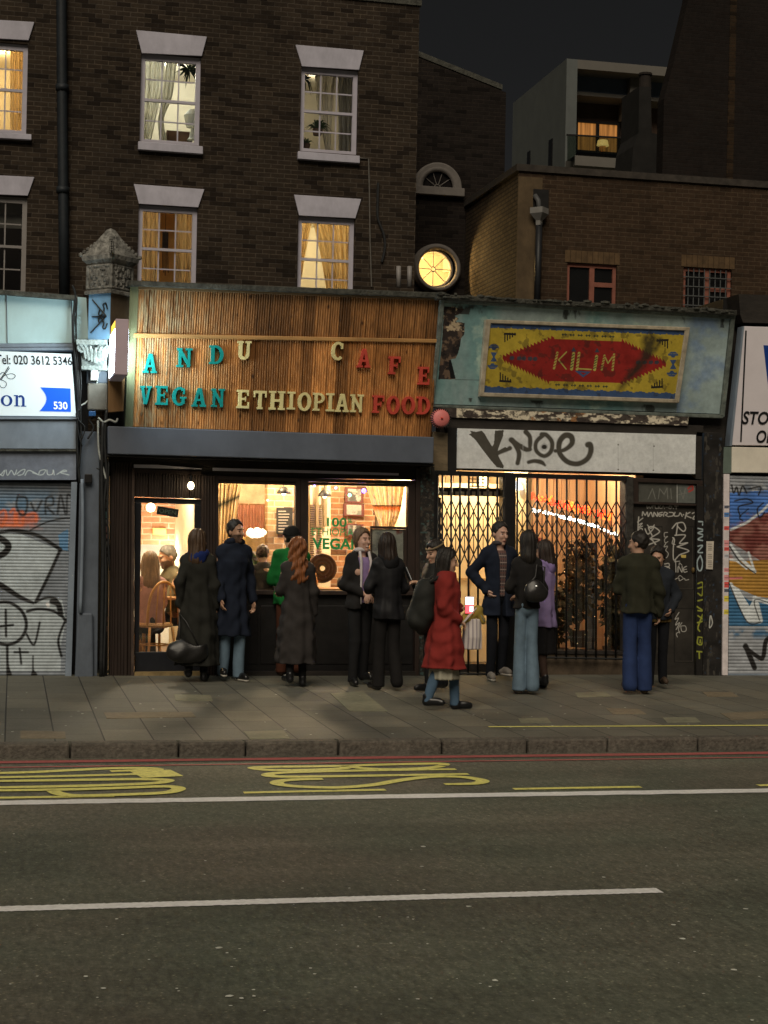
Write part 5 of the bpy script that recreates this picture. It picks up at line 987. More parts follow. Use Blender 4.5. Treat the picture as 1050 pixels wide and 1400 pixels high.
m_lf2 = mat('green_leaf', (.05,.10,.03), .5, .5, 6, 0); leafy('potted_plant', 'leafy green plant on the counter in the left cafe window', P(348,775,.75), (.16,.10,.14), 120, .09, m_lf2, 2)
rnd = random.Random(21); jm = [mat('jar_'+n, c, .3, .2, 8, 0) for n, c in (('amber',(.45,.20,.05)),('green',(.05,.12,.05)),('clay',(.35,.13,.07)),('cream',(.6,.52,.4)))]
for i, (x, h_, r_) in enumerate(((322,.16,.04),(330,.11,.05),(376,.20,.045),(392,.13,.05),(430,.17,.035),(515,.14,.045),(537,.22,.04),(547,.12,.05))):
    c = P(x, 804, .50); j = MB().lathe(c, [(0,0),(r_,0),(r_*1.08,h_*.5),(r_*.8,h_*.72),(r_*.45,h_*.82),(r_*.5,h_),(0,h_)], 14).build('jar', jm[i % 4], smooth=True)
    tag(j, ('amber', 'green', 'clay red', 'cream')[i % 4]+' jar standing on the window counter, '+('leftmost of all','second from the left','beside the brick pier','at the right of the left pane','at the left of the right pane','under the poster','tallest, under the poster','at the far right')[i], 'jar', 'jars along the window counter')
for i, (x, y, Y_p) in enumerate(((318,676,2.2),(388,672,1.4),(444,676,1.6),(527,700,2.4))):
    t = thing('pendant_lamp', ('small pendant lamp above the corrugated screen','small pendant lamp in front of the brick pier','small pendant lamp before the cream column','small pendant lamp behind the red banded curtain')[i], 'lamp', P(x, y, Y_p), 'pendant lamps in the cafe'); c = P(x, y, Y_p)
    MB().tube([c+Vector((0,0,.05)), c+Vector((0,0,.9))], .006, 5).build('cord', m_cable, t); MB().lathe(c, [(.02,.06),(.05,.04),(.09,-.02),(.085,-.025),(.03,.03)], 14).build('shade', m_iron, t, smooth=True); MB().ball(c-Vector((0,0,.02)), .03, 10).build('bulb', emit('pendant_bulb', (1,.78,.42), 7.0), t, smooth=True)
mb_ = Canvas([(378,694),(400,694),(400,730),(378,730)], 2, (.02,.02,.018))
for y in range(699, 728, 4): mb_.stroke([(381,y),(381+rnd.uniform(8,17),y)], 1.0, (.5,.46,.38), .6, False)
tag(mb_.build('menu_board', mp_flat, None, 1.86, thick=.02), 'black menu board hung on the pale brick pier', 'board')
# ------------------------------------------------------------------ the rug shop
rug = thing('rug_shopfront', 'derelict rug shopfront with black folding gates and a graffitied door', 'shop', P(790, 925, 0))
zb2 = P(790,560,0).z; zt2 = P(800,421,-.3).z; TK = (0.0, zb2, -.30/(zt2-zb2))
mb = MB(); mb.box(P(602,600,0).x, P(1000,600,0).x, .30, 9.15, P(800,430,.3).z-.4, P(800,426,.3).z); mb.build('roof', m_moss, rug)
mb = MB(); mb.box(P(600,600,.15).x, P(1010,600,.15).x, .10, .30, P(790,647,.15).z, P(800,428,.2).z); mb.build('front_wall', m_darkwood, rug)
ksg = thing('rug_shop_sign', 'weathered green fascia with a faded red and yellow kilim rug painting', 'sign', P(790, 565, 0))
cv = Canvas([(608,411),(1004,432.5),(989,566),(591,552)], 1.6, obs(122,127,113)); cv.dirt(70, .72, 1.15, 1); cv.dirt(18, .85, 1.08, 2, .35); cv.patch(obs(88,108,96), .52, 60, 21, .2, .3); cv.patch(obs(126,134,112), .58, 30, 12, .12)
cv.patch(obs(52,52,44), .60, 26, 17, .05, .5, mask=(cv.v < .12)|(cv.v > .93)); cv.patch(obs(92,104,116), .5, 34, 30, .2, mask=(cv.X > 925)*.7)
def z8(x, y): return (580+x/7, 400+y/7)
hole = [z8(*p) for p in [(190,130),(270,135),(330,150),(385,155),(350,200),(290,225),(330,250),(300,280),(385,290),(385,400),(350,440),(340,520),(325,580),(300,630),(250,640),(300,830),(135,830),(150,640),(170,500)]]
cv.poly(hole, obs(40,31,25)); msk = np.zeros(cv.X.shape); t_ = Canvas(cv.q, 1.6, (0,0,0)); t_.poly(hole, (1,1,1)); msk = t_.img[..., 0]
cv.patch(obs(84,64,46), .52, 7, 40, .05, mask=msk); cv.patch(obs(20,16,14), .5, 12, 44, .06, mask=msk*.8); cv.patch(obs(150,126,92), .66, 6, 46, .03, mask=msk*(cv.Y < 455))
cv.poly([z8(*p) for p in [(235,650),(255,640),(300,820),(250,825)]], obs(14,12,11)); cv.stroke([z8(300,832), z8(540,838)], .8, obs(60,66,56), .8, False)
cv.build('green_panel', mp_wood, ksg, sh(TK, .0), thick=.10)
m_gfr = mat('peeling_green_frame', obs(84,84,70), .85, .5, 14, .7, 40, dirt=.4)
for q in ([(603,408.5),(1006,430.5),(1005.5,436),(603,413.5)], [(589,553),(990,567),(989,572),(588,557)], [(602.5,409),(608.5,409.5),(593,556),(588,556)], [(1000,432),(1006,432),(991,570),(985,570)]): pxb(q, sh(TK,-.04-.003*(q[0][0] % 3)), .08, 'frame', m_gfr, ksg, .008)
pxb([(597,402),(1008,424),(1008,431),(597,409)], sh(TK,-.10), .25, 'ledge', m_moss, rug, .01)
rnd = random.Random(12); mo = MB()
for k in range(70): x = rnd.uniform(600,1004); p = P(x, 403+(x-600)*.0535+rnd.uniform(-2,4), sh(TK,-.08-rnd.uniform(0,.03))); mo.ball(p, (rnd.uniform(.015,.07), .03, rnd.uniform(.008,.022)), 6)
mo.build('moss_clumps', m_moss, rug)
Q7 = lambda x, y: (650+x/3.5, 420+y/3.5)
sq = [Q7(72,72),(Q7(1005,108)),Q7(960,440),Q7(38,410)]
cv = Canvas(sq, 3.0, (.58,.43,.05)); ye, re, bl, bk_ = (.58,.43,.05), (.36,.026,.022), (.06,.115,.26), (.02,.018,.02)
L7 = lambda pts: [Q7(*p) for p in pts]
cv.poly(L7([(60,70),(1010,106),(1006,134),(62,98)]), bl); cv.poly(L7([(30,378),(970,412),(964,445),(30,412)]), bl)
for k in range(30):
    t = k/30; x, y = 75+t*930, 97+t*36; cv.poly(L7([(x,y-3),(x+7,y-3),(x+7,y+4),(x,y+4)]), ye if k % 2 else bl); x, y = 42+t*925, 379+t*34; cv.poly(L7([(x,y-4),(x+14,y-4),(x+14,y+3),(x,y+3)]), ye if k % 2 else bl)
red = []
def zig(a, b, n, d):
    (x0, y0), (x1, y1) = a, b; out = []; L = math.hypot(x1-x0, y1-y0); nx, ny = -(y1-y0)/L*d, (x1-x0)/L*d
    for k in range(n): out += [(x0+(x1-x0)*k/n, y0+(y1-y0)*k/n), (x0+(x1-x0)*(k+.08)/n+0, y0+(y1-y0)*(k+.08)/n-abs(d)*(1 if d > 0 else -1))]
    return out + [b]
red = zig((130,242),(378,146),15,16) + zig((378,152),(700,164),1,0) + zig((700,164),(912,268),13,16) + zig((912,272),(690,362),13,-16) + [(690,362),(352,354)] + zig((352,354),(130,246),15,-16)
cv.poly(L7(red), re); 
t_ = Canvas(sq, 3.0, (0,0,0)); t_.poly(L7(red), (1,1,1)); cv.patch(tuple(x*.62 for x in re), .5, 26, 5, .2, mask=t_.img[..., 0]*.8)
for x in (165, 200, 222, 252, 276): cv.poly(L7([(x,236+ (x-165)*.04),(x+16,232+(x-165)*.04),(x+22,243+(x-165)*.04),(x+14,254+(x-165)*.04),(x-2,250+(x-165)*.04)]), (.07,.06,.08))
for x in (770, 800, 830, 858): cv.poly(L7([(x,258),(x+16,254),(x+22,265),(x+12,274),(x-2,270)]), (.07,.06,.08))
for k in range(7): x, y = 412+k*38, 131+k*1.7; cv.poly(L7([(x,y),(x+8,y-8),(x+8,y-2),(x+18,y-2),(x+18,y-8),(x+26,y),(x+18,y+8),(x+18,y+2),(x+8,y+2),(x+8,y+8)]), (.05,.07,.05))
for k in range(7): x, y = 380+k*38, 371+k*1.5; cv.poly(L7([(x,y),(x+8,y-8),(x+8,y-2),(x+18,y-2),(x+18,y-8),(x+26,y),(x+18,y+8),(x+18,y+2),(x+8,y+2),(x+8,y+8)]), (.05,.07,.05))
def comb(x, y, sx, sy):
    cv.poly(L7([(x,y),(x+sx*58,y+3),(x+sx*58,y+sy*10+3),(x,y+sy*10)]), bk_)
    for k in range(5): xx = x+sx*(2+k*12); cv.poly(L7([(xx,y),(xx+sx*6,y),(xx+sx*6,y+sy*(46-k*8)),(xx,y+sy*(46-k*8))]), bk_)
comb(136,122,1,1); comb(924,152,-1,1); comb(114,358,1,-1); comb(898,386,-1,-1)
for cx_, cy_ in ((88,236),(946,272)):
    for dy_, w1, w2 in ((-55,10,22),(-45,24,24),(-36,12,6)): cv.poly(L7([(cx_-w1,cy_+dy_-4),(cx_+w1,cy_+dy_-4),(cx_+w2,cy_+dy_+5),(cx_-w2,cy_+dy_+5)]), bl)
    cv.poly(L7([(cx_-16,cy_-20),(cx_+16,cy_-20),(cx_+4,cy_+2),(cx_+16,cy_+24),(cx_-16,cy_+24),(cx_-4,cy_+2)]), bl)
    for dy_, w1, w2 in ((36,6,12),(45,24,24),(55,22,10)): cv.poly(L7([(cx_-w1-6,cy_+dy_-4),(cx_+w1-6,cy_+dy_-4),(cx_+w2-6,cy_+dy_+5),(cx_-w2-6,cy_+dy_+5)]), bl)
gy = (.55,.50,.12); G7 = lambda pts, w: [cv.stroke(L7(pts), w, gy, .7, False)]
for st, w in (([(392,218),(376,292)], 3.2), ([(436,214),(398,252),(434,296)], 1.6), ([(470,222),(460,296)], 4.0), ([(496,220),(486,296)], 3.6), ([(486,294),(554,298)], 1.8), ([(580,236),(570,298)], 4.0), ([(618,232),(604,298)], 3.0), ([(618,232),(634,268),(664,226)], 1.6), ([(664,226),(656,300)], 3.0)): G7(st, w)
for (xa, ya, xb, yb) in ((392,218,376,292),(470,222,460,296),(496,220,486,296),(580,236,570,298),(618,232,604,298),(664,226,656,300)):
    for k in range(5): t = (k+.3)/5; x, y = xa+(xb-xa)*t, ya+(yb-ya)*t; cv.poly(L7([(x-8,y+3),(x+6,y-5),(x+6,y-1),(x-8,y+8)]), re if xa < 450 or xa in (496,618,664) else (.04,.07,.04))
for cx_, cy_ in ((470,204),(582,208)): cv.poly(L7([(cx_-12,cy_+8),(cx_,cy_-14),(cx_+12,cy_+8)]), (.06,.07,.10))
cv.poly(L7([(474,304),(554,308),(516,336)]), bl); cv.poly(L7([(500,312),(532,314),(516,324)]), re)
cv.dirt(40, .78, 1.08, 6); brn = Canvas(sq, 3.0, (0,0,0)); brn.stroke(L7([(835,165),(825,215),(790,275),(730,340),(690,395)]), [22,16,12,7,5], (1,1,1), 9); brn.stroke(L7([(885,155),(860,200)]), 5, (1,1,1), 6); n_ = fbm(cv.X, cv.Y, 8, 77); cv.blend(np.clip(brn.img[...,0]*(.45+.9*n_), 0, .92), (.035,.028,.02)); cv.patch((.03,.025,.02), .60, 9, 60, .06, mask=.5)
kb = cv.build('rug_painting', paintmat('faded_sign_paint', .45, .4, .1), ksg, sh(TK,-.064), thick=.06)
m_sfr = mat('tarnished_sign_frame', obs(138,120,92), .55, .35, 10, .3, dirt=.3)
for q in ([Q7(52,58),Q7(1028,96),Q7(1008,112),Q7(70,76)], [Q7(38,408),Q7(962,440),Q7(972,458),Q7(20,426)], [Q7(50,58),Q7(74,74),Q7(42,410),Q7(20,428)], [Q7(1004,108),Q7(1028,96),Q7(975,458),Q7(956,440)]): pxb(q, sh(TK,-.085-.002*(int(q[0][0]) % 3)), .08, 'sign_frame', m_sfr, ksg, .006)
cv = Canvas([(604,556),(942,570),(940,582),(604,570)], 1.6, obs(52,42,33)); cv.patch(obs(158,140,110), .50, 9, 4, .05, 2.2, mask=(cv.u > .06)); cv.patch(obs(110,70,36), .58, 14, 9, .06, mask=(cv.u > .3)*(cv.u < .6)*.9); cv.patch(obs(34,26,20), .5, 5, 15, .05, mask=.7); cv.build('peeling_strip', mp_wood, rug, -.03, thick=.1)
pxb([(610,568),(962,582),(962,597),(610,586)], .0, .1, 'beam', m_darkwood, rug, .006)
cv = Canvas([(625.5,585.5),(951.5,594.5),(950.5,648),(624.5,640)], 2.0, obs(164,155,138)); cv.dirt(60, .9, 1.05, 3); kn = (.075,.068,.055)
K1 = lambda pts: [(610+x/4.773, 575+y/4.775) for x, y in pts]
fz = dict(soft=1.6)
for st, w in (([(300,150),(360,130),(380,260)], 14), ([(470,150),(540,180)], 14), ([(840,250),(900,230)], 16), ([(640,110),(700,180),(640,250)], 10)): cv.stroke(K1(st), w, kn, 18, a=.16)
cv.poly(K1([(148,92),(165,82),(155,66),(195,74),(232,66),(250,85),(270,120),(300,170),(312,150),(318,66),(375,62),(372,100),(352,150),(335,200),(385,172),(402,182),(340,226),(345,240),(376,296),(372,312),(330,304),(290,258),(230,180),(190,125),(160,98)]), kn)
for st, w in (([(335,212),(385,196),(416,180)], [6,4.5,6]), ([(430,128),(452,160),(476,215),(466,278)], [7,6.5,6.5,6]), ([(424,126),(470,160),(520,188),(548,188)], [7,7,6.5,5]), ([(520,74),(545,105),(548,150),(545,190)], [7,6,6,4]), ([(640,90),(588,140),(590,200),(640,232),(684,200),(690,140),(655,95),(625,92)], [6,5.5,5.5,5.5,6,6,6,7]), ([(538,272),(575,264),(620,272),(645,292)], [5,5.5,6,3]),
              ([(712,198),(770,192),(820,150),(815,105),(775,98),(740,140),(740,210),(790,268),(860,282),(920,250),(944,200),(940,160),(925,158)], [5,5.5,7,8,8,7.5,7,7,7,7,7.5,8,8])): cv.stroke(K1(st), w, kn, **fz)
cv.stroke(K1([(637,172),(643,172)]), 6.5, (.03,.027,.023), 1.5); cv.stroke(K1([(640,150),(618,172),(640,198),(662,172)]), 1.5, obs(120,112,100), 2, closed=True, a=.6)
for x in (715, 845, 893): cv.stroke([(x,606),(x+.3,642)], .8, obs(130,122,108), .8, False, a=.7)
for x, y in ((713,608),(763,609),(845,608),(894,610),(845,642),(893,643)): cv.stroke([(x,y),(x+.5,y)], 1.6, (.08,.07,.06), .8, False)
cv.build('white_board', mp_flat, rug, -.03, thick=.06)
pxb([(952,590),(990,592),(990,660),(951,655)], .0, .1, 'side_panel', m_darkwood, rug, .006); pxb([(612,584),(625,585),(624,645),(612,643)], -.01, .1, 'side_panel', m_black, rug)
pxb([(592,590),(612,592),(612,646),(592,645)], -.02, .2, 'timber_block', mat('old_brown_timber', obs(82,66,44), .85, .5, 8, .6, 40, stretch=(.3,1,1), dirt=.4), rug)
rd = thing('alarm_box', 'round salmon pink alarm box with a toothed rim under the wooden fascia', 'alarm', P(602, 572, -.1)); rc0 = P(602.5, 572, -.15)
o_ = MB(); o_.lathe(rc0, [(0,-.05),(.08,-.045),(.105,-.02),(.11,.03)], 28, 'y'); o_.build('cover', mat('salmon_plastic', obs(158,82,70), .5, .12, 8, .1), rd, smooth=True); o_ = MB()
for k in range(28): a = 2*math.pi*k/28; o_.tube([rc0+Vector((.098*math.cos(a),-.035,.098*math.sin(a))), rc0+Vector((.122*math.cos(a),.0,.122*math.sin(a)))], .006, 5)
o_.build('teeth', m_iron, rd); MB().tube([rc0+Vector((-.012,-.055,0)), rc0+Vector((.012,-.055,0))], .012, 6).build('button', m_redl, rd)
# shop window structure behind the gates
pxb([(594,643),(866,652),(866,658),(594,649)], -.04, .2, 'head_rail', m_black, rug)
pxb([(690.5,646),(705.5,647),(705,925),(690,925)], -.05, .25, 'post', m_black, rug, .008); pxb([(590,643),(597.5,643.5),(596,925),(588,925)], -.05, .25, 'post', m_black, rug, .008)
pxb([(857.5,653),(866.5,653),(866,925),(857.5,925)], -.05, .25, 'post', mat('scuffed_post', (.035,.032,.028), .7, .7, 18, .4), rug, .008)
m_low = mat('stained_low_wall', obs(66,52,36), .85, .4, 6, .5, dirt=.5)
pxb([(704,893),(858,895),(858,927),(704,927)], .06, .25, 'stall_riser', m_low, rug); pxb([(704,889),(858,891),(858,895),(704,893)], .04, .3, 'sill', m_darkwood, rug)
pxb([(597,920),(691,920),(691,928),(596,928)], .04, .3, 'threshold', m_darkwood, rug)
MB().px([(704,648),(858,653),(858,892),(704,890)], .20, .006).build('pane', m_glass, rug)
dd = MB(); dd.px([(597,666),(692,668),(692,679),(597,677)], .20, .08); dd.px([(597,680),(603,680),(602,920),(596,920)], .2, .06); dd.px([(684,680),(692,680),(691,920),(684,920)], .2, .06); dd.px([(603,908),(684,908),(684,920),(602,920)], .2, .06); dd.build('inner_door', m_darkwood, rug)
vg = MB()
for k in range(12): a = 600+k*7.6; vg.px([(a,672),(a+4.4,672.2),(a+4.4,677.5),(a,677.3)], .19, .01)
vg.build('vent_strip', mat('pale_vent', (.3,.26,.18), .7, .2, 5, 0), rug)
vg = MB()
for k in range(4): vg.px([(642,649+k*5),(664,649.6+k*5),(664,651+k*5),(642,650.4+k*5)], .5, .02)
for x in (646, 652, 660): vg.px([(x,649),(x+1.2,649),(x+1.2,666),(x,666)], .475, .02)
vg.build('stencil_sign', m_iron, rug)
rx0, rx1, RY = P(592,700,.3).x, P(868,700,.3).x, 2.1
m_plk = mat('orange_plank_wall', (.52,.36,.21), .65, .25, 3, .2, stretch=(9,1,.4)); m_pald = mat('pale_yellow_door', (.68,.54,.34), .6, .12, 4, .1)
pk = MB(); n_ = 24
for k in range(n_): a = rx0+(rx1-rx0)*k/n_; pk.box(a+.004, a+(rx1-rx0)/n_-.004, RY+random.uniform(0,.012), RY+.06, .03, 2.7)
pk.build('plank_wall', m_plk, rug); MB().box(rx0, rx1, RY+.062, RY+.1, .03, 2.7).build('inside_wall', m_darkwood, rug)
MB().box(rx0-.1, rx0, .3, RY+.1, .03, 2.7).build('inside_wall', m_pald, rug); MB().box(rx1, rx1+.1, .3, RY+.1, .03, 2.7).build('inside_wall', m_plk, rug); MB().box(rx0, rx1, .3, RY+.1, 2.7, 2.8).build('inside_ceiling', m_pald, rug); MB().box(rx0, rx1, .3, RY+.1, .0, .03).build('inside_floor', m_low, rug)
pxb([(600,660),(700,662),(700,905),(600,905)], 1.5, .05, 'pale_door', m_pald, rug, .006); MB().box(P(702,700,1.0).x, P(702,700,1.0).x+.05, .45, RY, .03, 2.69).build('inside_partition', m_pald, rug)
for q in ([(640,690),(643,690),(643,905),(640,905)], [(605,790),(698,791),(698,794),(605,793)]): pxb(q, 1.47, .03, 'door_moulding', mat('tan_moulding_strip', (.40,.26,.12), .6, .2, 5, 0), rug)
lamp('bulb_light', P(660,655,.9)+Vector((0,0,.1)), 72, (1,.83,.55), .06, rug); lamp('window_light', (P(780,650,1.0).x, .95, 2.55), 66, (1,.78,.52), .1, rug); lamp('low_light', (P(650,850,.8).x, .8, .9), 5, (1,.7,.35), .08, rug)
tag(MB().ball(P(660,657,.85), .075, 14).build('globe_bulb', emit('rug_shop_bulb', (1,.80,.42), 6.0), smooth=True), 'round bulb glowing above the gated doorway', 'light')
tag(MB().lathe(P(705.5,663,.7), [(.02,.05),(.05,.03),(.10,-.05),(.09,-.06),(0,-.03)], 14).build('spot_lamp', emit('cool_spot_lamp', (.75,.85,1.0), 2.6), smooth=True), 'cool white spot lamp at the top of the right gate', 'light')
wr = catmull([(703,690),(730,697),(770,706),(812,718),(858,736)], 8); ls = thing('string_lights', 'sloping string of white light bulbs behind the right folding gate', 'light', P(703,690,.9)); MB().tube([P(x,y,.9) for x, y in wr], .006, 5).build('wire', m_cable, ls)
bb_ = MB(); rnd = random.Random(2)
for i in range(46):
    t = i/45*(len(wr)-1); k = min(int(t), len(wr)-2); f = t-k; x, y = wr[k][0]*(1-f)+wr[k+1][0]*f, wr[k][1]*(1-f)+wr[k+1][1]*f
    if x < 708: continue
    bb_.ball(P(x, y+rnd.uniform(-.5,1.5), .88), rnd.uniform(.014,.026), 8)
bb_.build('bulbs', emit('white_string_bulb', (.95,1.0,1.0), 6.0), ls, smooth=True)
neon = thing('neon_sign', 'orange red squiggles of neon above the white string lights', 'light', P(703,680,1.1)); rnd = random.Random(5); nn = MB(); n2 = MB()
base = catmull([(704,670),(735,680),(770,690),(805,700),(853,708)], 10); segs = len(base)
k = 0
while k < segs-4:
    x, y = base[k]; tgt = nn if rnd.random() < .6 else n2; q = [(x+rnd.uniform(-2,9), y+rnd.uniform(-6,7)) for _ in range(5)]; tgt.tube([P(a,b,1.1+rnd.uniform(-.05,.05)) for a, b in catmull(q, 4)], .010, 6); k += 1
nn.build('red_tube', emit('red_neon', (1,.06,.02), 3.2), neon, smooth=True); n2.build('orange_tube', emit('orange_neon', (1,.22,.03), 3.0), neon, smooth=True)
m_dry = mat('brown_dried_leaf', (.10,.07,.03), .8, .6, 6, 0); m_dkl = mat('dark_green_leaf', (.055,.05,.025), .6, .6, 6, 0)
leafy('tall_plant', 'tall brownish plant with fluffy top behind the right gate', P(792,790,.7), (.24,.14,.52), 500, .11, m_dry, 11); leafy('tall_plant', 'dark leafy plant beside the gate post behind the glass', P(838,800,.75), (.18,.12,.60), 420, .12, m_dkl, 12); leafy('tall_plant', 'dark low plant in the middle of the gated window', P(765,840,.6), (.22,.12,.34), 320, .10, m_dkl, 13)
for i, (x, y) in enumerate(((606,912),(622,912))): cpo = MB().lathe(P(x,y+4,.55), [(0,0),(.035,0),(.048,.16),(.042,.16),(0,.02)], 14).build('white_cup', m_strip, smooth=True); tag(cpo, 'white cup on the floor behind the left gate, %s one' % ('left' if i == 0 else 'right'), 'cup', 'cups behind the gate')
leafy('tall_plant', 'dense dark plant low beside the right gate post', P(845,852,.6), (.16,.12,.32), 320, .10, m_dkl, 14); leafy('tall_plant', 'brown dry plant low at the left of the gated window', P(738,858,.75), (.16,.10,.26), 260, .09, m_dry, 15)
for i, (x0_, x1_, y0_, y1_, Yp, col) in enumerate(((712,742,735,890,1.7,(.16,.05,.04)),(800,826,742,890,1.6,(.05,.07,.10)),(826,856,700,890,1.9,(.20,.12,.06)))):
    drape('hanging_rug', ('dark red rug hanging behind the gated window','slate blue rug hanging behind the plants','brown rug hanging at the right of the gated window')[i], [(x0_,y0_),(x0_,y1_)], [(x1_,y0_),(x1_,y1_)], Yp, 2, .015, lambda u, v, c=col: tuple(k*(1.6 if math.sin(v*40) > .5 or abs(u-.5) > .42 else 1.0) for k in c), cat='rug', group='rugs hung in the gated window')
ww = MB(); rnd = random.Random(8)
for i in range(16): x = rnd.uniform(770,855); ww.ball(P(x, rnd.uniform(744,885), rnd.uniform(.5,.95)), rnd.uniform(.004,.007), 6)
tag(ww.build('tiny_lights', emit('tiny_warm_light', (1,.75,.35), 1.6)), 'scattered tiny warm lights among the plants behind the gate', 'light')
# folding gates
def gate(xs, yt, yb, ly0, ly1, lab, slope):
    g = thing('folding_gate', lab, 'gate', P(xs[0], yb, -.02)); f = lambda x, y, Y=-.02: P(x, y+(x-xs[0])*slope, Y)
    for x in xs: MB().tube([f(x, yt), f(x-.8, yb)], .0125, 6).build('bar', m_iron, g, smooth=True)
    la = MB(); n = 3; st = (ly1-ly0)/n
    for i in range(len(xs)-1):
        for r in range(n):
            a, b = ly0+r*st, ly0+(r+1)*st; w = xs[i+1]-xs[i]
            la.tube([f(xs[i],a,-.035), f(xs[i+1],b,-.035)], .0075, 5); la.tube([f(xs[i+1],a,-.046), f(xs[i],b,-.046)], .0075, 5)
            if r < n-1: la.tube([f(xs[i]+w*.5,a+st*.5,-.035), f(xs[i]+w*.5,a+st*1.5,-.035)], .0055, 5)
    la.build('lattice', m_iron, g); rl = MB(); rl.tube([f(xs[0]-3,yt+1), f(xs[-1]+3,yt+1)], .014, 6); rl.tube([f(xs[0]-3,yb-2), f(xs[-1]+3,yb-2)], .014, 6); rl.build('rail', m_iron, g); return g
gate([598.5,605,617,629,641,654,667,680,689], 646, 922, 683, 772, 'black folding lattice gate across the left doorway', .02)
gate([707.2+13.55*k for k in range(12)], 648, 900, 682, 762, 'black folding lattice gate across the wide right window', .02)
# door with tags
cv = Canvas([(866.5,686),(960,690),(959,926),(866,926)], 2.4, (.030,.026,.022)); cv.dirt(30, .6, 1.5, 2); D2 = lambda pts: [(860+x/6.36, 680+y/6.364) for x, y in pts]; wp = (.52,.50,.46)
for a, b, c, d in ((878,720,905,806),(922,720,948,806),(878,832,905,905),(922,832,948,905)): 
    for st in ([(a,b),(c,b)], [(c,b),(c,d)], [(c,d),(a,d)], [(a,d),(a,b)]): cv.stroke(st, 1.2, (.010,.009,.008), 1.0, False)
    cv.stroke([(a+1.5,d-1),(c-1,d-1),(c-1,b+2)], .7, (.07,.06,.05), .8, False)
tags = [([(155,75),(160,95),(175,80),(185,95),(200,75)],1.2), ([(205,92),(208,75),(222,75)],1.2), ([(228,74),(230,95),(248,95)],1.2), ([(255,75),(257,96)],1.2), ([(275,72),(258,86),(276,97)],1.2), ([(285,97),(297,74),(308,97)],1.2), ([(320,86),(338,86)],1.2), ([(352,75),(345,92),(362,97),(372,80),(352,75)],1.2), ([(385,96),(387,97)],1.4), ([(395,76),(428,74)],1.2), ([(411,75),(410,100)],1.2),
 ([(115,160),(120,125),(140,155),(158,128),(165,165)],1.3), ([(170,165),(190,130),(205,168)],1.3), ([(215,165),(218,130),(245,165),(248,130)],1.3), ([(290,130),(258,140),(265,165),(290,150),(262,148)],1.2), ([(300,165),(308,130),(335,140),(318,155),(345,168)],1.2), ([(350,130),(385,135),(380,160),(350,165)],1.2), ([(400,130),(392,160),(430,160),(445,135),(462,165)],1.3), ([(472,150),(475,152)],1.6), ([(500,132),(488,182)],1.4), ([(530,130),(495,155),(540,178)],1.4), ([(550,140),(572,132),(578,150),(555,185),(585,190)],1.4),
 ([(85,170),(80,215),(78,300)],1.4), ([(75,215),(120,180)],1.3), ([(80,240),(115,225),(85,262),(118,250)],1.1), ([(78,280),(112,270),(110,300),(78,305)],1.1),
 ([(140,275),(165,320),(215,262),(170,262),(200,330)],1.5), ([(215,255),(265,300),(190,355),(265,370),(160,415)],1.5), ([(135,360),(200,370),(285,495)],1.6), ([(160,240),(190,270),(220,240)],1.3),
 ([(335,305),(308,310),(310,345),(335,340),(310,365),(315,395),(338,385)],.8), ([(320,400),(305,430),(335,425),(318,460),(305,500),(325,525),(342,490),(318,460)],.8),
 ([(375,270),(420,225),(410,330)],1.5), ([(415,225),(470,220),(492,270),(470,295),(420,250)],1.5), ([(400,330),(490,330),(440,400),(510,395),(420,430)],1.5), ([(420,430),(520,465),(440,500),(390,545),(385,440),(395,370),(380,350)],1.4), ([(390,350),(375,400),(400,410)],1.0),
 ([(310,580),(345,575),(348,600),(312,600)],1.2), ([(315,640),(318,615),(350,612),(350,645)],1.2), ([(395,560),(440,555)],1.0), ([(405,545),(408,650)],1.0), ([(425,650),(430,600),(460,650),(462,600)],1.1), ([(500,600),(475,615),(480,650),(505,645)],1.1), ([(475,630),(500,625)],1.0), ([(435,590),(440,570),(460,590)],.9), ([(390,720),(430,700),(440,725),(480,705),(490,720),(520,715)],.8), ([(430,690),(445,680),(470,700)],.7),
 ([(435,1000),(400,1060),(430,1050),(405,1110),(440,1090),(410,1150)],.9), ([(460,1090),(430,1140),(440,1180)],.8), ([(450,1120),(490,1120),(495,1160),(460,1165),(450,1120)],.8), ([(440,1170),(412,1185),(420,1215)],.8), ([(255,545),(272,550),(260,585)],1.0)]
for st, w in tags: cv.stroke(D2(st), w, wp, .7)
cv.poly(D2([(452,500),(495,500),(494,526),(452,524)]), (.55,.42,.12))
kd = cv.build('door', mp_wood, rug, .02, thick=.05); MB().ball(P(947.5,779.5,.01), (.02,.03,.035), 10).build('knob', mat('old_brass', (.35,.24,.10), .4, .2, 6, 0, metal=.8), kd)
fr = MB(); fr.px([(866,653),(962,657),(962,662),(866,658)], -.03, .15); fr.px([(866,658),(873,658),(873,688),(866,688)], -.03, .15); fr.px([(953,662),(962,662),(960,927),(955,927)], -.03, .15); fr.px([(866,686),(955,689),(955,692),(866,689)], -.032, .15); fr.build('door_frame', m_frame, rug, bevel=.006)
cv = Canvas([(873,659),(953,663),(953,688),(873,686)], 2, (.085,.085,.075)); cv.dirt(20, .7, 1.2, 3); cv.poly([(925,661),(927,661),(927,688),(925,688)], (.3,.3,.28)); cv.poly([(928,661),(953,663),(953,688),(928,688)], (.14,.15,.14))
for st in ([(886,682),(892,668),(896,682)], [(900,682),(902,668),(908,676),(912,667),(913,682)], [(917,668),(918,682)], [(930,670),(934,682),(937,668)], [(928,676),(938,674)]): cv.stroke(st, 1.0, (.22,.22,.2), .9, False)
cv.stroke([(941,668),(946,664),(947,669),(942,672)], 2.5, (.45,.06,.05), 1.2); cv.build('transom_glass', paintmat('dusty_glass', .25, .5, .05), rug, .0, thick=.03)
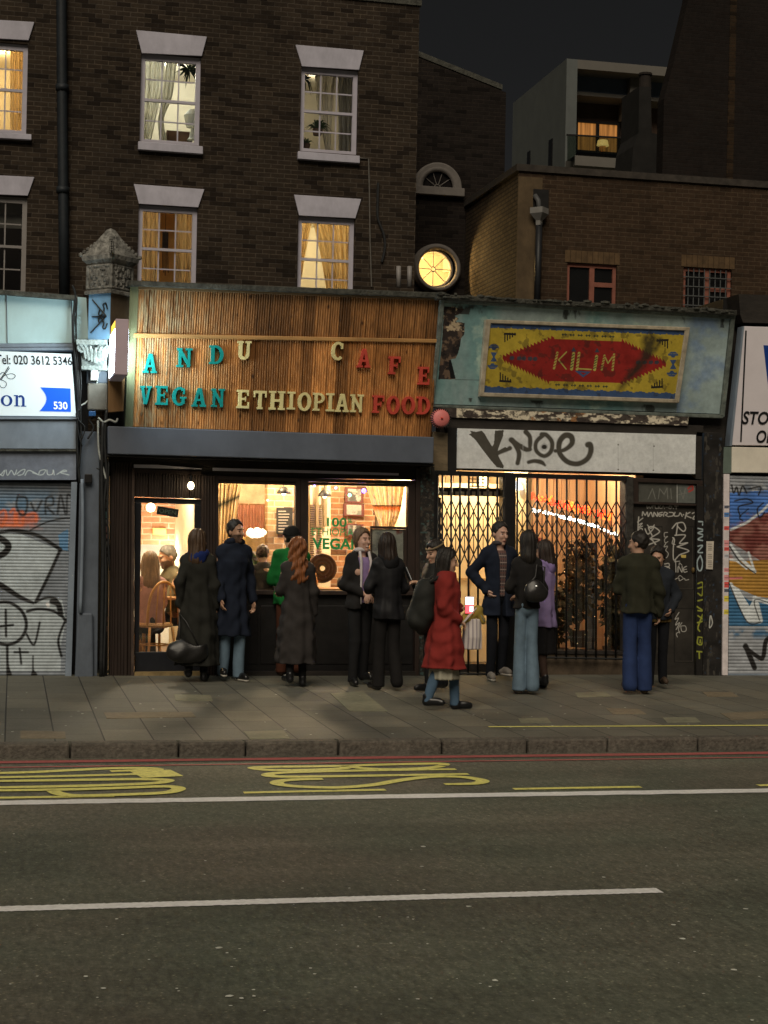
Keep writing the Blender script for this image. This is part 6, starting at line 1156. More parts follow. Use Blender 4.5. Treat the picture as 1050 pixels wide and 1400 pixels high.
cv = Canvas([(953,664),(965,665),(963,927),(952,927)], 2.4, (.016,.014,.013)); yl_ = (.34,.36,.05); bw_ = (.45,.55,.58); bk = lambda q: [(860+x/6.36, 680+y/6.364) for x, y in q]
for st in ([(605,210),(645,215),(640,240),(670,240)], [(600,270),(655,285),(600,310),(650,330),(600,365),(660,378)], [(600,425),(640,420),(600,475),(645,480)], [(620,505),(592,560),(600,625),(625,635),(640,570),(620,505)]): cv.stroke(bk(st), 1.6, bw_, .9)
for st in ([(600,750),(640,745),(635,850),(600,835)], [(640,780),(600,790)], [(600,900),(640,890)], [(590,950),(640,985),(600,985)], [(600,1030),(648,1070),(595,1090)], [(640,1020),(600,1130),(615,1165)], [(600,1215),(640,1225),(630,1280),(595,1270),(600,1215)], [(620,1240),(618,1265)], [(590,1340),(645,1345)], [(610,1345),(612,1400)]): cv.stroke(bk(st), 1.8, yl_, .9)
cv.build('tagged_strip', mp_wood, rug, -.05, thick=.1)
cv = Canvas([(963,592),(989,592),(990,660),(987,927),(960,927)][:2]+[(986,927),(961,927)], 2, (.018,.016,.015)); cv.dirt(16, .5, 1.7, 5); cv.patch((.060,.054,.046), .62, 4, 3, .05, .3); cv.patch((.03,.045,.07), .70, 4, 13, .03); cv.stroke([(972,842),(974,852),(970,858),(971,842)], 1.2, (.6,.6,.56), .8); cv.build('pilaster', mp_wood, rug, -.07, thick=.25)
cv = Canvas([(966,740),(976,740),(974.5,778.5),(965.5,778)], 2.5, (.62,.56,.48)); [cv.stroke([(968.3,y),(973,y)], .9, (.12,.10,.09), .7, False) for y in (744,747,749.5,752,758,760.5,763,767,769.5,772,775)]; tag(cv.build('notice', mp_flat, None, -.09, thick=.012), 'small cream notice with rows of print on the black pilaster', 'notice')
# ------------------------------------------------------------------ the shop at the right edge
rsh = thing('corner_shop', 'shop at the right edge with a white sign above a brightly painted shutter', 'shop', P(1040, 925, 0))
zt3 = P(1030,447,-.27).z; zb3 = P(1030,609,0).z; TR = (-.06, zb3, -.27/(zt3-zb3)); m_rs = mat('off_white_sign_face', obs(176,158,146), .4, .05, 4, .05)
mb = MB(); mb.box(P(992,600,0).x, P(1250,600,0).x, .14, 9.15, 0, P(1030,412,.2).z); mb.build('wall', m_black, rsh)
rs_ = pxb([(1017.5,446),(1250,452),(1250,611),(1000.5,608.5)], TR, .12, 'sign_face', m_rs, rsh, .006); pxb([(1015.5,446),(1017.7,446),(1000.7,609.5),(997.5,609.5)], sh(TR,-.01), .14, 'sign_edge', m_gpan, rsh)
pxb([(1019,452),(1021,452),(1014,604),(1012,604)], sh(TR,-.006), .005, 'sign_border', m_ink, rs_); pxb([(1044,472),(1075,473),(1072,560),(1054,560)], sh(TR,-.006), .005, 'sign_shape', m_blue, rs_)
text_mesh('lettering', 'STORE', [(1016,562),(1074,563.5),(1072.5,581),(1014.5,580)], sh(TR,-.006), m_ink, rs_, .003, .02, .12); text_mesh('lettering', 'OPEN', [(1035,588),(1080,589),(1079,606),(1033.5,605.5)], sh(TR,-.006), m_ink, rs_, .003, .02, .12)
pxb([(1010,402),(1250,410),(1250,446),(1016,441),(1012,430)], -.20, .4, 'ledge', m_darkwood, rsh)
pxb([(1001,611),(1250,616),(1250,648),(1000.5,646)], -.08, .2, 'lower_band', mat('cream_band', obs(168,152,126), .6, .12, 3, .1, dirt=.15), rsh, .006); pxb([(990,611),(1001,611),(1000,647),(988,647)], -.06, .2, 'band_end', mat('green_grey_band', obs(70,74,60), .7, .2, 6, .2), rsh)
cv = Canvas([(989.5,648),(997.5,648),(995,923),(987.5,923)], 2.4, obs(168,150,134)); cv.dirt(12, .85, 1.05, 3); rnd = random.Random(6)
for y in np.arange(672, 842, 9.5):
    if rnd.random() < .75: c_ = rnd.choice([obs(170,60,50), obs(190,150,50), obs(70,70,74), obs(180,110,100), obs(60,90,120), obs(150,140,130)]); h_ = rnd.uniform(4,9); cv.poly([(990,y),(997,y),(996.5,y+h_),(990,y+h_)], c_); cv.stroke([(991,y+h_/2),(995.5,y+h_/2)], .9, (.08,.07,.07), .6, False)
cv.build('stickered_jamb', mp_flat, rsh, -.07, thick=.12)
cv = Canvas([(998,650),(1140,654),(1138,922),(995.5,922)], 1.5, obs(120,115,106)); R2 = lambda pts: [(980+x/3.684, 560+y/3.684) for x, y in pts]; blu, mar, och, tea, wh2 = obs(56,84,122), obs(88,40,31), obs(132,92,34), obs(44,76,92), obs(166,160,148)
cv.poly(R2([(60,420),(600,380),(600,600),(60,610)]), blu); cv.poly(R2([(60,610),(600,360),(600,1000),(60,660)]), mar); cv.poly(R2([(60,760),(180,760),(600,740),(600,1000),(200,940),(60,880)]), och); cv.poly(R2([(60,880),(160,960),(600,1060),(600,1090),(60,1090)]), tea); cv.patch(tea, .45, 14, 4, .15, mask=np.clip(1-np.abs(cv.Y-866)/10, 0, 1)); cv.patch(obs(120,76,60), .5, 18, 9, .15, mask=((cv.Y > 700)&(cv.Y < 765))*.7)
cv.patch(obs(66,70,74), .5, 10, 33, .1, mask=np.clip(1-np.abs(cv.Y-668)/14, 0, 1)*.8)
for st, w in (([(70,605),(150,570),(230,510),(270,470),(420,420)], 3.2), ([(70,680),(120,750),(190,815)], [3,4,5]), ([(190,815),(160,720)], 3), ([(60,755),(100,760),(150,800)], 3), ([(70,880),(160,1060),(215,1060),(200,980),(190,950),(260,970),(420,1010)], [5,7,9,7,6,5,5])): cv.stroke(R2(st), w, wh2, 1.4, False)
cv.poly(R2([(70,880),(110,900),(165,990),(195,935),(222,1062),(158,1062)]), wh2)
for st, w in (([(65,690),(120,770),(195,825)], 1.6), ([(60,870),(150,1065),(220,1070)], 1.6), ([(215,1060),(190,960),(270,975)], 1.4), ([(145,1190),(190,1300)], 7), ([(140,1195),(215,1250),(235,1240),(265,1150),(420,1200)], [5,6,6,6,5]), ([(75,380),(85,420),(100,390),(112,430),(130,385),(150,420)], 2.2), ([(160,400),(220,390),(210,430)], 2.0), ([(90,460),(150,450),(180,470),(110,490),(120,540)], 2.0), ([(235,470),(205,500),(215,545),(240,520)], 2.0), ([(130,560),(115,540),(160,500)], 1.6)): cv.stroke(R2(st), w, (.02,.018,.018), 1.2)
cv.stroke(R2([(60,850),(125,848)]), 2.2, obs(190,90,90), 2, False); cv.dirt(20, .8, 1.1, 8); cv.build('shutter', mp_sat, rsh, -.02, slats(58, .011)); pxb([(995,921),(1140,921),(1140,928),(994,928)], -.04, .15, 'bottom_rail', m_gpan, rsh)
# ------------------------------------------------------------------ people: each body and garment is one continuous surface grown from a distance field
class Vol:
    def __init__(s, lo, hi, h):
        s.lo, s.h = np.array(lo, float), h; n = np.ceil((np.array(hi)-s.lo)/h).astype(int)+1; s.ax = [s.lo[i]+h*np.arange(n[i]) for i in range(3)]; s.v = np.full(n, .2, np.float32)
    def _s(s, lo, hi):
        sl = []
        for i in range(3):
            a = max(0, int((lo[i]-s.lo[i])/s.h)); b = min(len(s.ax[i]), int((hi[i]-s.lo[i])/s.h)+2); sl.append(slice(a, max(a, b)))
        return tuple(sl), s.ax[0][sl[0]][:,None,None], s.ax[1][sl[1]][None,:,None], s.ax[2][sl[2]][None,None,:]
    def put(s, sl, d, k, sub=False):
        a = s.v[sl]
        if a.size == 0: return
        if sub: d = -d; h = np.clip(.5-.5*(d-a)/k, 0, 1); s.v[sl] = a*(1-h)+d*h+k*h*(1-h) if False else np.maximum(a, d)
        else: h = np.clip(.5+.5*(a-d)/k, 0, 1); s.v[sl] = a+(d-a)*h-k*h*(1-h)
    def cone(s, a, b, ra, rb, k=.02):
        a, b = np.array(a, float), np.array(b, float); m = max(ra, rb)+k*1.5+.03; sl, X, Y, Z = s._s(np.minimum(a,b)-m, np.maximum(a,b)+m); d = b-a; L = d@d+1e-9
        t = np.clip(((X-a[0])*d[0]+(Y-a[1])*d[1]+(Z-a[2])*d[2])/L, 0, 1); s.put(sl, np.sqrt((X-a[0]-t*d[0])**2+(Y-a[1]-t*d[1])**2+(Z-a[2]-t*d[2])**2)-(ra+(rb-ra)*t), k); return s
    def chain(s, pts, rs, k=.02):
        for i in range(len(pts)-1): s.cone(pts[i], pts[i+1], rs[i], rs[i+1], k)
        return s
    def ell(s, c, r, k=.02, M=None, sub=False):
        c, r = np.array(c, float), np.array(r, float); m = max(r)+k*1.5+.02; sl, X, Y, Z = s._s(c-m, c+m); x, y, z = X-c[0], Y-c[1], Z-c[2]
        if M is not None: x, y, z = M[0,0]*x+M[1,0]*y+M[2,0]*z, M[0,1]*x+M[1,1]*y+M[2,1]*z, M[0,2]*x+M[1,2]*y+M[2,2]*z
        q = np.sqrt((x/r[0])**2+(y/r[1])**2+(z/r[2])**2); g = np.sqrt((x/r[0]**2)**2+(y/r[1]**2)**2+(z/r[2]**2)**2)+1e-9; s.put(sl, q*(q-1)/g, k, sub); return s
    def stack(s, secs, k=.02, fold=0, nf=9, ph=0):               # secs: (z, cx, cy, rx, ry) from low to high: an elliptical garment tube
        zs = np.array([q[0] for q in secs]); Z = s.ax[2]; f = [np.interp(Z, zs, [q[i] for q in secs]) for i in range(1, 5)]; X, Y = s.ax[0][:,None,None]-f[0], s.ax[1][None,:,None]-f[1]; rx, ry = f[2][None,None,:], f[3][None,None,:]
        an = np.arctan2(Y/ry, X/rx); t = np.clip((zs[-1]-Z)/(zs[-1]-zs[0]+1e-6), 0, 1)[None,None,:]; fo = fold*t*(np.sin(nf*an+ph)+.5*np.sin((nf*1.7)*an+ph*2+2*t))
        q = np.sqrt((X/rx)**2+(Y/ry)**2); d = (q-1)*np.minimum(rx, ry)*.95+fo; d = np.maximum(d, np.maximum(zs[0]-Z, Z-zs[-1])[None,None,:]-0.0*d); s.put((slice(None),)*3, np.clip(d, -.2, .2), k); return s
    def grid(s): return s.ax[0][:,None,None], s.ax[1][None,:,None], s.ax[2][None,None,:]
    def cut(s, e): s.v = np.maximum(s.v, e.astype(np.float32)); return s
    def ripple(s, amp, f=(20,20,9), ph=0.0):
        X, Y, Z = s.grid(); s.v = s.v+(amp*(np.sin(f[0]*X+2.1*np.sin(f[2]*.7*Z+ph)+ph)*np.sin(f[1]*Y+ph*1.7)+.7*np.sin(f[2]*Z+3*np.sin(7*X+ph)+2*np.sin(9*Y+2*ph)))).astype(np.float32); return s
    def mesh(s):
        v = s.v.copy(); v[0]=v[-1]=.2; v[:,0]=v[:,-1]=.2; v[:,:,0]=v[:,:,-1]=.2; g = v < 0; nx, ny, nz = v.shape
        C = [(i,j,k) for i in (0,1) for j in (0,1) for k in (0,1)]; cnt = sum(g[i:nx-1+i, j:ny-1+j, k:nz-1+k].astype(np.int8) for i,j,k in C); mk = (cnt > 0) & (cnt < 8); idx = np.full(mk.shape, -1); ci = np.argwhere(mk); idx[mk] = np.arange(len(ci)); pos = np.zeros((len(ci),3)); num = np.zeros(len(ci))
        for a in C:
            for ax in range(3):
                if a[ax]: continue
                b = list(a); b[ax] = 1; va = v[tuple((ci+a).T)]; vb = v[tuple((ci+b).T)]; cr = (va < 0) != (vb < 0); t = np.where(cr, va/np.where(cr, va-vb, 1), 0); p = np.tile(np.array(a, float), (len(ci),1)); p[:,ax] += t; pos[cr] += p[cr]; num += cr
        pos = (ci+pos/num[:,None])*s.h+s.lo; Q = []
        for ax in range(3):
            o1, o2 = [(1,2),(2,0),(0,1)][ax]; sl0 = [slice(1,-1)]*3; sl0[ax] = slice(0,-1); sl1 = [slice(1,-1)]*3; sl1[ax] = slice(1,None); a, b = g[tuple(sl0)], g[tuple(sl1)]; e = np.argwhere(a != b); e0 = e.copy(); e0[:,o1] += 1; e0[:,o2] += 1
            u1 = np.zeros(3, int); u1[o1] = 1; u2 = np.zeros(3, int); u2[o2] = 1; q = np.stack([idx[tuple((e0-u1-u2).T)], idx[tuple((e0-u2).T)], idx[tuple(e0.T)], idx[tuple((e0-u1).T)]], -1); fl = ~a[tuple(e.T)]; q[fl] = q[fl][:,::-1]; Q.append(q)
        return pos, np.vstack(Q)
    def obj(s, name, mats, par, mi=None):
        p, q = s.mesh()
        if len(p) == 0: return None
        me = bpy.data.meshes.new(name); me.from_pydata(p.tolist(), [], q.tolist()); ms = mats if isinstance(mats, (list, tuple)) else [mats]
        for m in ms: me.materials.append(m)
        if mi is not None: me.polygons.foreach_set('material_index', mi(p[q].mean(1)).astype(np.int32))
        me.polygons.foreach_set('use_smooth', np.ones(len(q), bool)); o = bpy.data.objects.new(name, me); COL.objects.link(o); o.parent = par; return o
def fabric(name, col, rough=.9, var=.18, sc=9, bs=.35): return mat(name, col, rough, var, sc, bs, 220, spec=.2, bdist=.003)
def skinmat(name, c):
    m = mat(name, c, .55, .08, 9, .1, 120, spec=.3); m.node_tree.nodes['Principled BSDF'].inputs['Subsurface Weight'].default_value = .08; m.node_tree.nodes['Principled BSDF'].inputs['Subsurface Radius'].default_value = (.02,.008,.004); return m
SK = {'a': skinmat('light_skin', (.50,.30,.21)), 'b': skinmat('tan_skin', (.40,.23,.15)), 'c': skinmat('rosy_skin', (.54,.33,.25))}
m_lip, m_eye = mat('lips', (.26,.09,.075), .45, .1, 9, 0), mat('eye_dark', (.02,.015,.012), .2, .1, 9, 0, spec=.6)
m_teeth = mat('teeth', (.6,.56,.5), .35, .05, 9, 0)
HAIR = {k: mat(k+'_hair', c, .55, .5, 30, .5, 150, stretch=(1,1,.12), bdist=.006) for k, c in (('black',(.015,.012,.010)), ('dark_brown',(.022,.013,.009)), ('brown',(.060,.034,.018)), ('fair_brown',(.13,.080,.045)), ('auburn',(.19,.065,.020)), ('grey',(.12,.11,.10)))}
STUB = {k: mat('stubble_'+k, c, .8, .3, 60, .2) for k, c in (('a',(.10,.06,.045)), ('b',(.10,.060,.042)), ('c',(.13,.075,.055)))}
ARM = {  # elbow and wrist from the shoulder, side s = +1 is the person's left (x outward), y forward is negative
 'down': ((.055,.03,-.285), (.075,-.03,-.54)), 'pocket': ((.12,.07,-.265), (.03,-.10,-.43)), 'hip': ((.17,.07,-.23), (.02,-.06,-.42)), 'clasp': ((.075,.02,-.285), (-.13,-.20,-.39)), 'phone': ((.05,-.03,-.285), (-.09,-.27,-.16)), 'forward': ((.05,-.05,-.28), (.00,-.29,-.31)),
 'counter': ((.09,-.10,-.25), (-.04,-.33,-.27)), 'hold': ((.05,.01,-.29), (-.02,-.25,-.36)), 'back': ((.06,.10,-.26), (.06,.06,-.52)), 'fold': ((.09,-.04,-.27), (-.15,-.20,-.22)), 'tablehand': ((.05,-.12,-.25), (-.05,-.34,-.23))}
def person(label, foot, top, face, female=False, skin='a', hair=('short','black'), coat=None, legs=None, shoes=(.012,.012,.013), arms=('down','down'), look=(0,0), stride=0.0, lean=0.0, beard=False, shirt=None, skirt=None, tights=None, hood=None, hat=None, collar=None, laugh=False, sit=None, foot_z=0.0, Yp=None, group=None, sole=None, wide=.94, scarf=None, cuffs=None, headband=None, step=None, z0=None, zip_edge=None):
    base = G(foot[0], foot[1], 0) if Yp is None else Vector((P(foot[0], foot[1], Yp).x, Yp, 0))
    if z0 is not None: base.z = z0
    H = P(foot[0] if top[0] is None else top[0], top[1], base.y).z - base.z
    if sit: H = H + sit*1.0
    S = H/1.75; root = thing('person', label, 'person', base, group, R_(face)); c = lambda *a: np.array(a)*S
    rg = random.Random(label); sway = 0 if sit else rg.uniform(-.06,.06); stride = stride or (0 if sit else rg.choice((-1,1))*rg.uniform(.04,.09)); st = {1: stride, -1: -stride}
    sw = .155 if female else .176; hw = .080; ly = -math.sin(lean)
    hip = {s: c(s*hw, 0, .93) for s in (-1,1)}
    if sit:
        knee = {s: c(s*(hw+.05), -.43, .93-.02) for s in (-1,1)}; ank = {s: c(s*(hw+.05), -.40, .93-.42) for s in (-1,1)}
    else:
        knee = {s: c(s*(hw+.004), -.02+st[s]*-.28, .50) for s in (-1,1)}; ank = {s: c(s*(hw+.012), .02-st[s]*.55, .085+(.05 if st[s] < 0 else 0)) for s in (-1,1)}
    dz = -sit*1.0 if sit else 0.0
    if sit:
        for d_ in (hip, knee, ank):
            for s in d_: d_[s][2] += dz
    B = lambda x, y, z: c(x + sway*(z-1.12)*(z > .6)*.9, y + (ly*(z-.95) if z > .95 else 0), z) + np.array([0,0,dz])     # torso points follow the lean
    sho = {s: B(s*sw, .005, 1.415) for s in (-1,1)}; E, Wr = {}, {}
    for s, nm in ((-1, arms[0]), (1, arms[1])):
        e, w = ARM[nm] if isinstance(nm, str) else nm; E[s] = sho[s]+c(s*e[0], e[1], e[2]); Wr[s] = sho[s]+c(s*w[0], w[1], w[2])
    hc = B(0, -.012, 1.622) + c(0, -.04*math.sin(look[1]), 0); Rm = Matrix.Rotation(look[0], 3, 'Z') @ Matrix.Rotation(look[1], 3, 'X'); M = np.array(Rm); HS = S*1.06; hp = lambda x, y, z: hc + M @ (np.array([x,y,z])*HS)
    fw = (.96 if female else 1.0)*(1+.75*(1-wide))
    lo, hi = np.array([-.62,-.66,-.02])*S, np.array([.62,.50,1.86])*S+np.array([0,0,dz])
    # body
    v = Vol(lo, hi, .0088); 
    v.ell(B(0,.005,.96), c(.148,.105,.13), .03).ell(B(0,0,1.09), c(.125,.095,.16), .03).ell(B(0,.0,1.28), c(.150 if not female else .134,.108,.18), .03).cone(sho[-1]*.93+c(0,0,.1)*.0, sho[1]*.93, .055*S, .055*S, .03).cone(B(0,.012,1.43), B(0,-.008,1.56), .056*S*fw, .052*S*fw, .02)
    if female: v.ell(B(.07,-.08,1.28), c(.065,.06,.065), .03).ell(B(-.07,-.08,1.28), c(.065,.06,.065), .03)
    for s in (-1,1):
        v.chain([hip[s], knee[s], ank[s]], [.080*S,.054*S,.037*S], .02); tdir = c(s*.03,-.17,-.055); v.cone(ank[s]+c(0,.015,-.035), ank[s]+tdir*.85, .028*S, .018*S, .015)
        v.cone(sho[s], E[s], .048*S, .038*S, .02).cone(E[s], Wr[s], .038*S, .026*S, .012)
        d = Wr[s]-E[s]; d = d/np.linalg.norm(d); nrm = np.array([-s*1.0, -.25, 0]) if abs(d[2]) > .6 else np.array([0,0,-1.0]); nrm = nrm-d*(nrm@d); nrm /= np.linalg.norm(nrm); sd = np.cross(d, nrm)
        if sd[1] > 0 and abs(d[2]) > .6: sd = -sd
        pe = Wr[s]+d*.085*S
        for o_ in (-.022, 0, .022): v.cone(Wr[s]+sd*o_*.6*S, pe+sd*o_*S, .015*S, .014*S, .012)
        for o_, l_, cu in ((-.033,.060,.65), (-.011,.072,.5), (.011,.076,.45), (.033,.066,.38)):
            a_ = pe+sd*o_*S-d*.006*S; m_ = a_+(d*math.cos(cu)+nrm*math.sin(cu))*l_*.55*S; e_ = m_+(d*math.cos(cu*2.2)+nrm*math.sin(cu*2.2))*l_*.5*S; v.cone(a_, m_, .0095*S, .009*S, .004).cone(m_, e_, .009*S, .0078*S, .004)
        tb_ = Wr[s]+d*.025*S+sd*.026*S; m_ = tb_+(d*.75+sd*.6+nrm*.25)*.042*S; v.cone(tb_, m_, .0125*S, .011*S, .008).cone(m_, m_+(d*.9+nrm*.35)*.03*S, .0105*S, .009*S, .004)
    v.ell(hp(0,.014,.022), 1.06*c(.076,.095,.097)*[fw,1,1], .02, M).ell(hp(0,-.022,-.045), 1.06*c(.059*fw,.068,.078), .03, M).ell(hp(0,-.070,-.098), 1.06*c(.024,.020,.018), .02, M).ell(hp(0,-.080,.030), 1.06*c(.052,.018,.013), .015, M).ell(hp(.036,-.068,-.022), 1.06*c(.024,.022,.022), .02, M).ell(hp(-.036,-.068,-.022), 1.06*c(.024,.022,.022), .02, M)
    v.cone(hp(0,-.090,.016), hp(0,-.112,-.026), .010*S, .0155*S, .012).ell(hp(0,-.088,-.064), 1.06*c(.023,.013,.011), .01, M)
    for s in (-1,1): v.ell(hp(s*.079*fw,.012,-.006), 1.06*c(.011,.022,.031), .008, M)
    for s in (-1,1): v.ell(hp(s*.031,-.104,.004), 1.06*c(.016,.014,.009), .01, M, sub=True)
    mi_head = hc[2]-.16*S
    def mi(pp):
        q = (pp-hc) @ M / HS; out = np.zeros(len(pp), int); hd_ = pp[:,2] > mi_head; x, y, z = np.abs(q[:,0]), q[:,1], q[:,2]
        out[hd_ & (np.abs(x-.031) < .012) & (np.abs(z-.004) < .0055) & (y < -.06)] = 2; out[hd_ & (np.abs(x-.032) < .020) & (np.abs(z-.030+.15*np.abs(x-.03)) < .0042) & (y < -.06)] = 3
        if beard: out[hd_ & (z < -.028-.35*np.clip(y+.03,0,1)) & (y < .03) & (z > -.135) & ~((x < .016) & (z > -.045))] = 3
        out[hd_ & (x < .024) & (np.abs(z+.066) < (.014 if laugh else .0075)) & (y < -.075)] = 1
        if laugh: out[hd_ & (x < .019) & (np.abs(z+.062) < .006) & (y < -.075)] = 4
        return out
    hm = HAIR[hair[1]]; body = v.obj('body', [SK[skin], m_lip, m_eye, STUB[skin], m_teeth], root, mi)
    # hair
    if hair[0] != 'none':
        h_ = Vol(hc-c(.30,.30,.62), hc+c(.30,.36,.24), .0088); st_ = hair[0]; t = {'short': .009}.get(st_, .021); X, Y, Z = h_.grid(); lx = (X-hc[0])*M[0,0]+(Y-hc[1])*M[1,0]+(Z-hc[2])*M[2,0]; l_y = (X-hc[0])*M[0,1]+(Y-hc[1])*M[1,1]+(Z-hc[2])*M[2,1]; lz = (X-hc[0])*M[0,2]+(Y-hc[1])*M[1,2]+(Z-hc[2])*M[2,2]; lx, l_y, lz = lx/S, l_y/S, lz/S
        h_.ell(hp(0,.018,.030), 1.06*c(.078*fw+t,.096+t,.098+t), .01, M)
        if st_ in ('bob','long','curly','medium'):
            end = {'bob': -.13, 'medium': -.19, 'long': -.33, 'curly': -.31}[st_]; w_ = {'bob': .104, 'medium': .112, 'long': .100, 'curly': .110}[st_]
            bz = end*S; bk_ = B(0, .075, 1.62+end); h_.cone(hp(0,.03,.0), (bk_+hp(0,.045,end))/2, .098*S, w_*S*.98, .03)
            for s in (-1,1): h_.cone(hp(s*.058,.0,.0), (B(s*.085,.045,1.62+end)+hp(s*.07,.03,end))/2, .040*S, (.040 if st_ != 'curly' else .062)*S, .03)
        if st_ == 'bun': h_.ell(hp(0,.10,.07), c(.045,.045,.045), .02, M)
        if st_ == 'tied': h_.cone(hp(0,.09,.0), hp(.0,.11,-.16), .035*S, .022*S, .02)
        if st_ == 'afro': h_.ell(hp(0,.02,.05), c(.13,.14,.13), .02, M)
        # open the face
        fy = {'short': -.030, 'tied': -.030, 'bun': -.030}.get(st_, -.028); front = l_y-fy+.95*np.clip(lz-.048+2.2*lx*lx+.006*np.sin(70*lx), 0, .2); h_.v = np.maximum(h_.v, -(front)*S*.9).astype(np.float32) if st_ in ('short','tied','bun','bob','medium','long','curly','afro') else h_.v
        if st_ in ('short',): h_.cut(np.maximum(-.062-lz+np.clip(.03-l_y,0,.06)*1.6, -1)*S)
        if st_ in ('tied','bun'): h_.cut(np.where(l_y < .085, (-.075-lz+np.clip(.03-l_y,0,.06)*1.6)*S, -1.0))
        an = np.arctan2(lx, l_y); amp = .0070 if st_ in ('curly','afro') else .0045; h_.v = h_.v+(S*.0042*(np.sin(64*lx+22*l_y+9*lz)*np.sin(52*l_y-38*lz)+.8*np.sin(95*lz+60*lx)*np.sin(88*l_y+20*lx))+0*an).astype(np.float32) if st_ == 'short' else h_.v+(S*amp*(np.sin(17*an+6*lz)+.8*np.sin(29*an-9*lz+1)+((1.3*np.sin(52*lz+5*an)+.8*np.sin(70*lx+40*lz)) if st_ in ('curly','afro') else .5*np.sin(30*lz)))).astype(np.float32)
        h_.obj('hair', hm, root)
    if hat:
        hv = Vol(hc-c(.2,.22,.2), hc+c(.2,.22,.26), .0088); hv.ell(hp(0,.014,.045), 1.06*c(.098*fw,.114,.108), .01, M); X, Y, Z = hv.grid(); lz = ((X-hc[0])*M[0,2]+(Y-hc[1])*M[1,2]+(Z-hc[2])*M[2,2])/S; l_y = ((X-hc[0])*M[0,1]+(Y-hc[1])*M[1,1]+(Z-hc[2])*M[2,1])/S; hv.cut((.040+.25*np.clip(l_y,-.1,.1)*-1-lz)*S); hv.obj('beanie', hat, root)
    if headband:
        MB().tube([hp(.088*math.cos(a)*fw, .014+.106*math.sin(a), .075+.02*math.sin(a)) for a in [2*math.pi*k/24 for k in range(25)]], .012*S, 8).build('headband', headband, root, smooth=True, local=True)
    # trousers / tights / skirt
    if legs:
        lv = Vol(lo, hi*[1,1,.68] if not sit else hi, .0125); col, lw, fl = legs['m'], legs.get('w', .02), legs.get('flare', .0)
        lv.ell(B(0,.008,.955), c(.148+lw*.5,.112+lw*.6,.13), .03)
        for s in (-1,1):
            kn = (.055+lw*.50+fl*.3)*S; lv.chain([hip[s]+c(0,.0,-.02), knee[s], ank[s]+c(0,.012,-.03)], [(.078+lw*.4)*S, kn, (.038+lw*.75+fl*.8)*S], .012)
        X, Y, Z = lv.grid(); lv.ripple(.0040*S, (30,26,11), len(label)*.7)
        if not sit: lv.cut(np.maximum(.042*S-Z, Z-1.03*S)+0*X)
        lv.obj('trousers', col, root)
    if tights:
        lv = Vol(lo, hi*[1,1,.6], .010)
        for s in (-1,1): lv.chain([hip[s], knee[s], ank[s]+c(0,.01,-.02)], [.095*S,.062*S,.044*S], .02)
        lv.obj('tights', tights, root)
    if skirt:
        m_, z0_, rx, ry = skirt; kv = Vol(lo, hi, .0125); kv.stack([(z0_*S,0,.0,rx*S,ry*S), (.85*S,0,.005,.185*S,.145*S), (1.02*S,0,0,.155*S,.12*S)], .01, .010*S, 8, 1.0); kv.obj('skirt', m_, root)
    # shoes
    if shoes is not None:
        sm = shoes if not isinstance(shoes, tuple) else fabric('shoe_leather', shoes, .4, .2, 8, .1)
        for s in (-1,1):
            a = ank[s]; sv_ = Vol(a-c(.14,.30,.16), a+c(.14,.14,.12), .0088); toe = a+c(s*.035,-.165,-.040); sv_.cone(a+c(0,.025,-.042), toe, .037*S, .034*S, .02).cone(a+c(0,.01,.02), a+c(0,.0,-.03), .048*S, .048*S, .02).ell(a+c(s*.02,-.09,-.02), c(.037,.085,.034), .02); gz = a[2]-.085*S; X, Y, Z = sv_.grid(); sv_.cut(gz+.004-Z+0*X+0*Y); so_ = sv_.obj('shoe', sm, root)
            if sole: so2 = Vol(a-c(.16,.32,.16), a+c(.16,.16,.02), .0088); so2.cone(a+c(0,.028,-.05), toe+c(0,-.004,-.01), .041*S, .038*S, .02); X, Y, Z = so2.grid(); so2.cut(np.maximum(gz+.002-Z, Z-gz-.026*S)+0*X+0*Y); so2.obj('sole', sole, so_)
    # shirt under an open jacket
    def torso(vv, g, z0_, z1_=1.47, flare=0.0, fold=0.0, ph=0.0, nf=7):
        bw = .134 if female else .150; secs = []
        for z, rx, ry, cy in ((.50,.188,.155,.0), (.72,.184,.148,.0), (.90,.168,.130,.004), (1.04,.148,.116,.0), (1.16,bw+.006,.122,-.004), (1.30,bw+.018,.128,-.008), (1.38,bw+.012,.114,0), (1.44,.105,.084,.004), (1.50,.070,.068,.004)):
            f_ = flare*max(0, (1.05-z))/.5; q_ = B(0, cy, z); secs.append((z*S+dz, q_[0], q_[1], (rx+g+f_)*S, (ry+g+f_*.8)*S))
        zz0 = z0_*S+dz; lo_i = [q for q in secs if q[0] > zz0]; ref = np.array(secs); first = [zz0]+[float(np.interp(zz0, ref[:,0], ref[:,i])) for i in range(1,5)]
        if z0_ < .5: first[3] += flare*.4*S; first[4] += flare*.3*S
        vv.stack([tuple(first)]+[q for q in lo_i if q[0] <= z1_*S+dz], .02, fold*S, nf, ph)
    if shirt:
        sv_ = Vol(lo, hi, .0125); torso(sv_, .004, .93); sv_.obj('shirt', shirt, root)
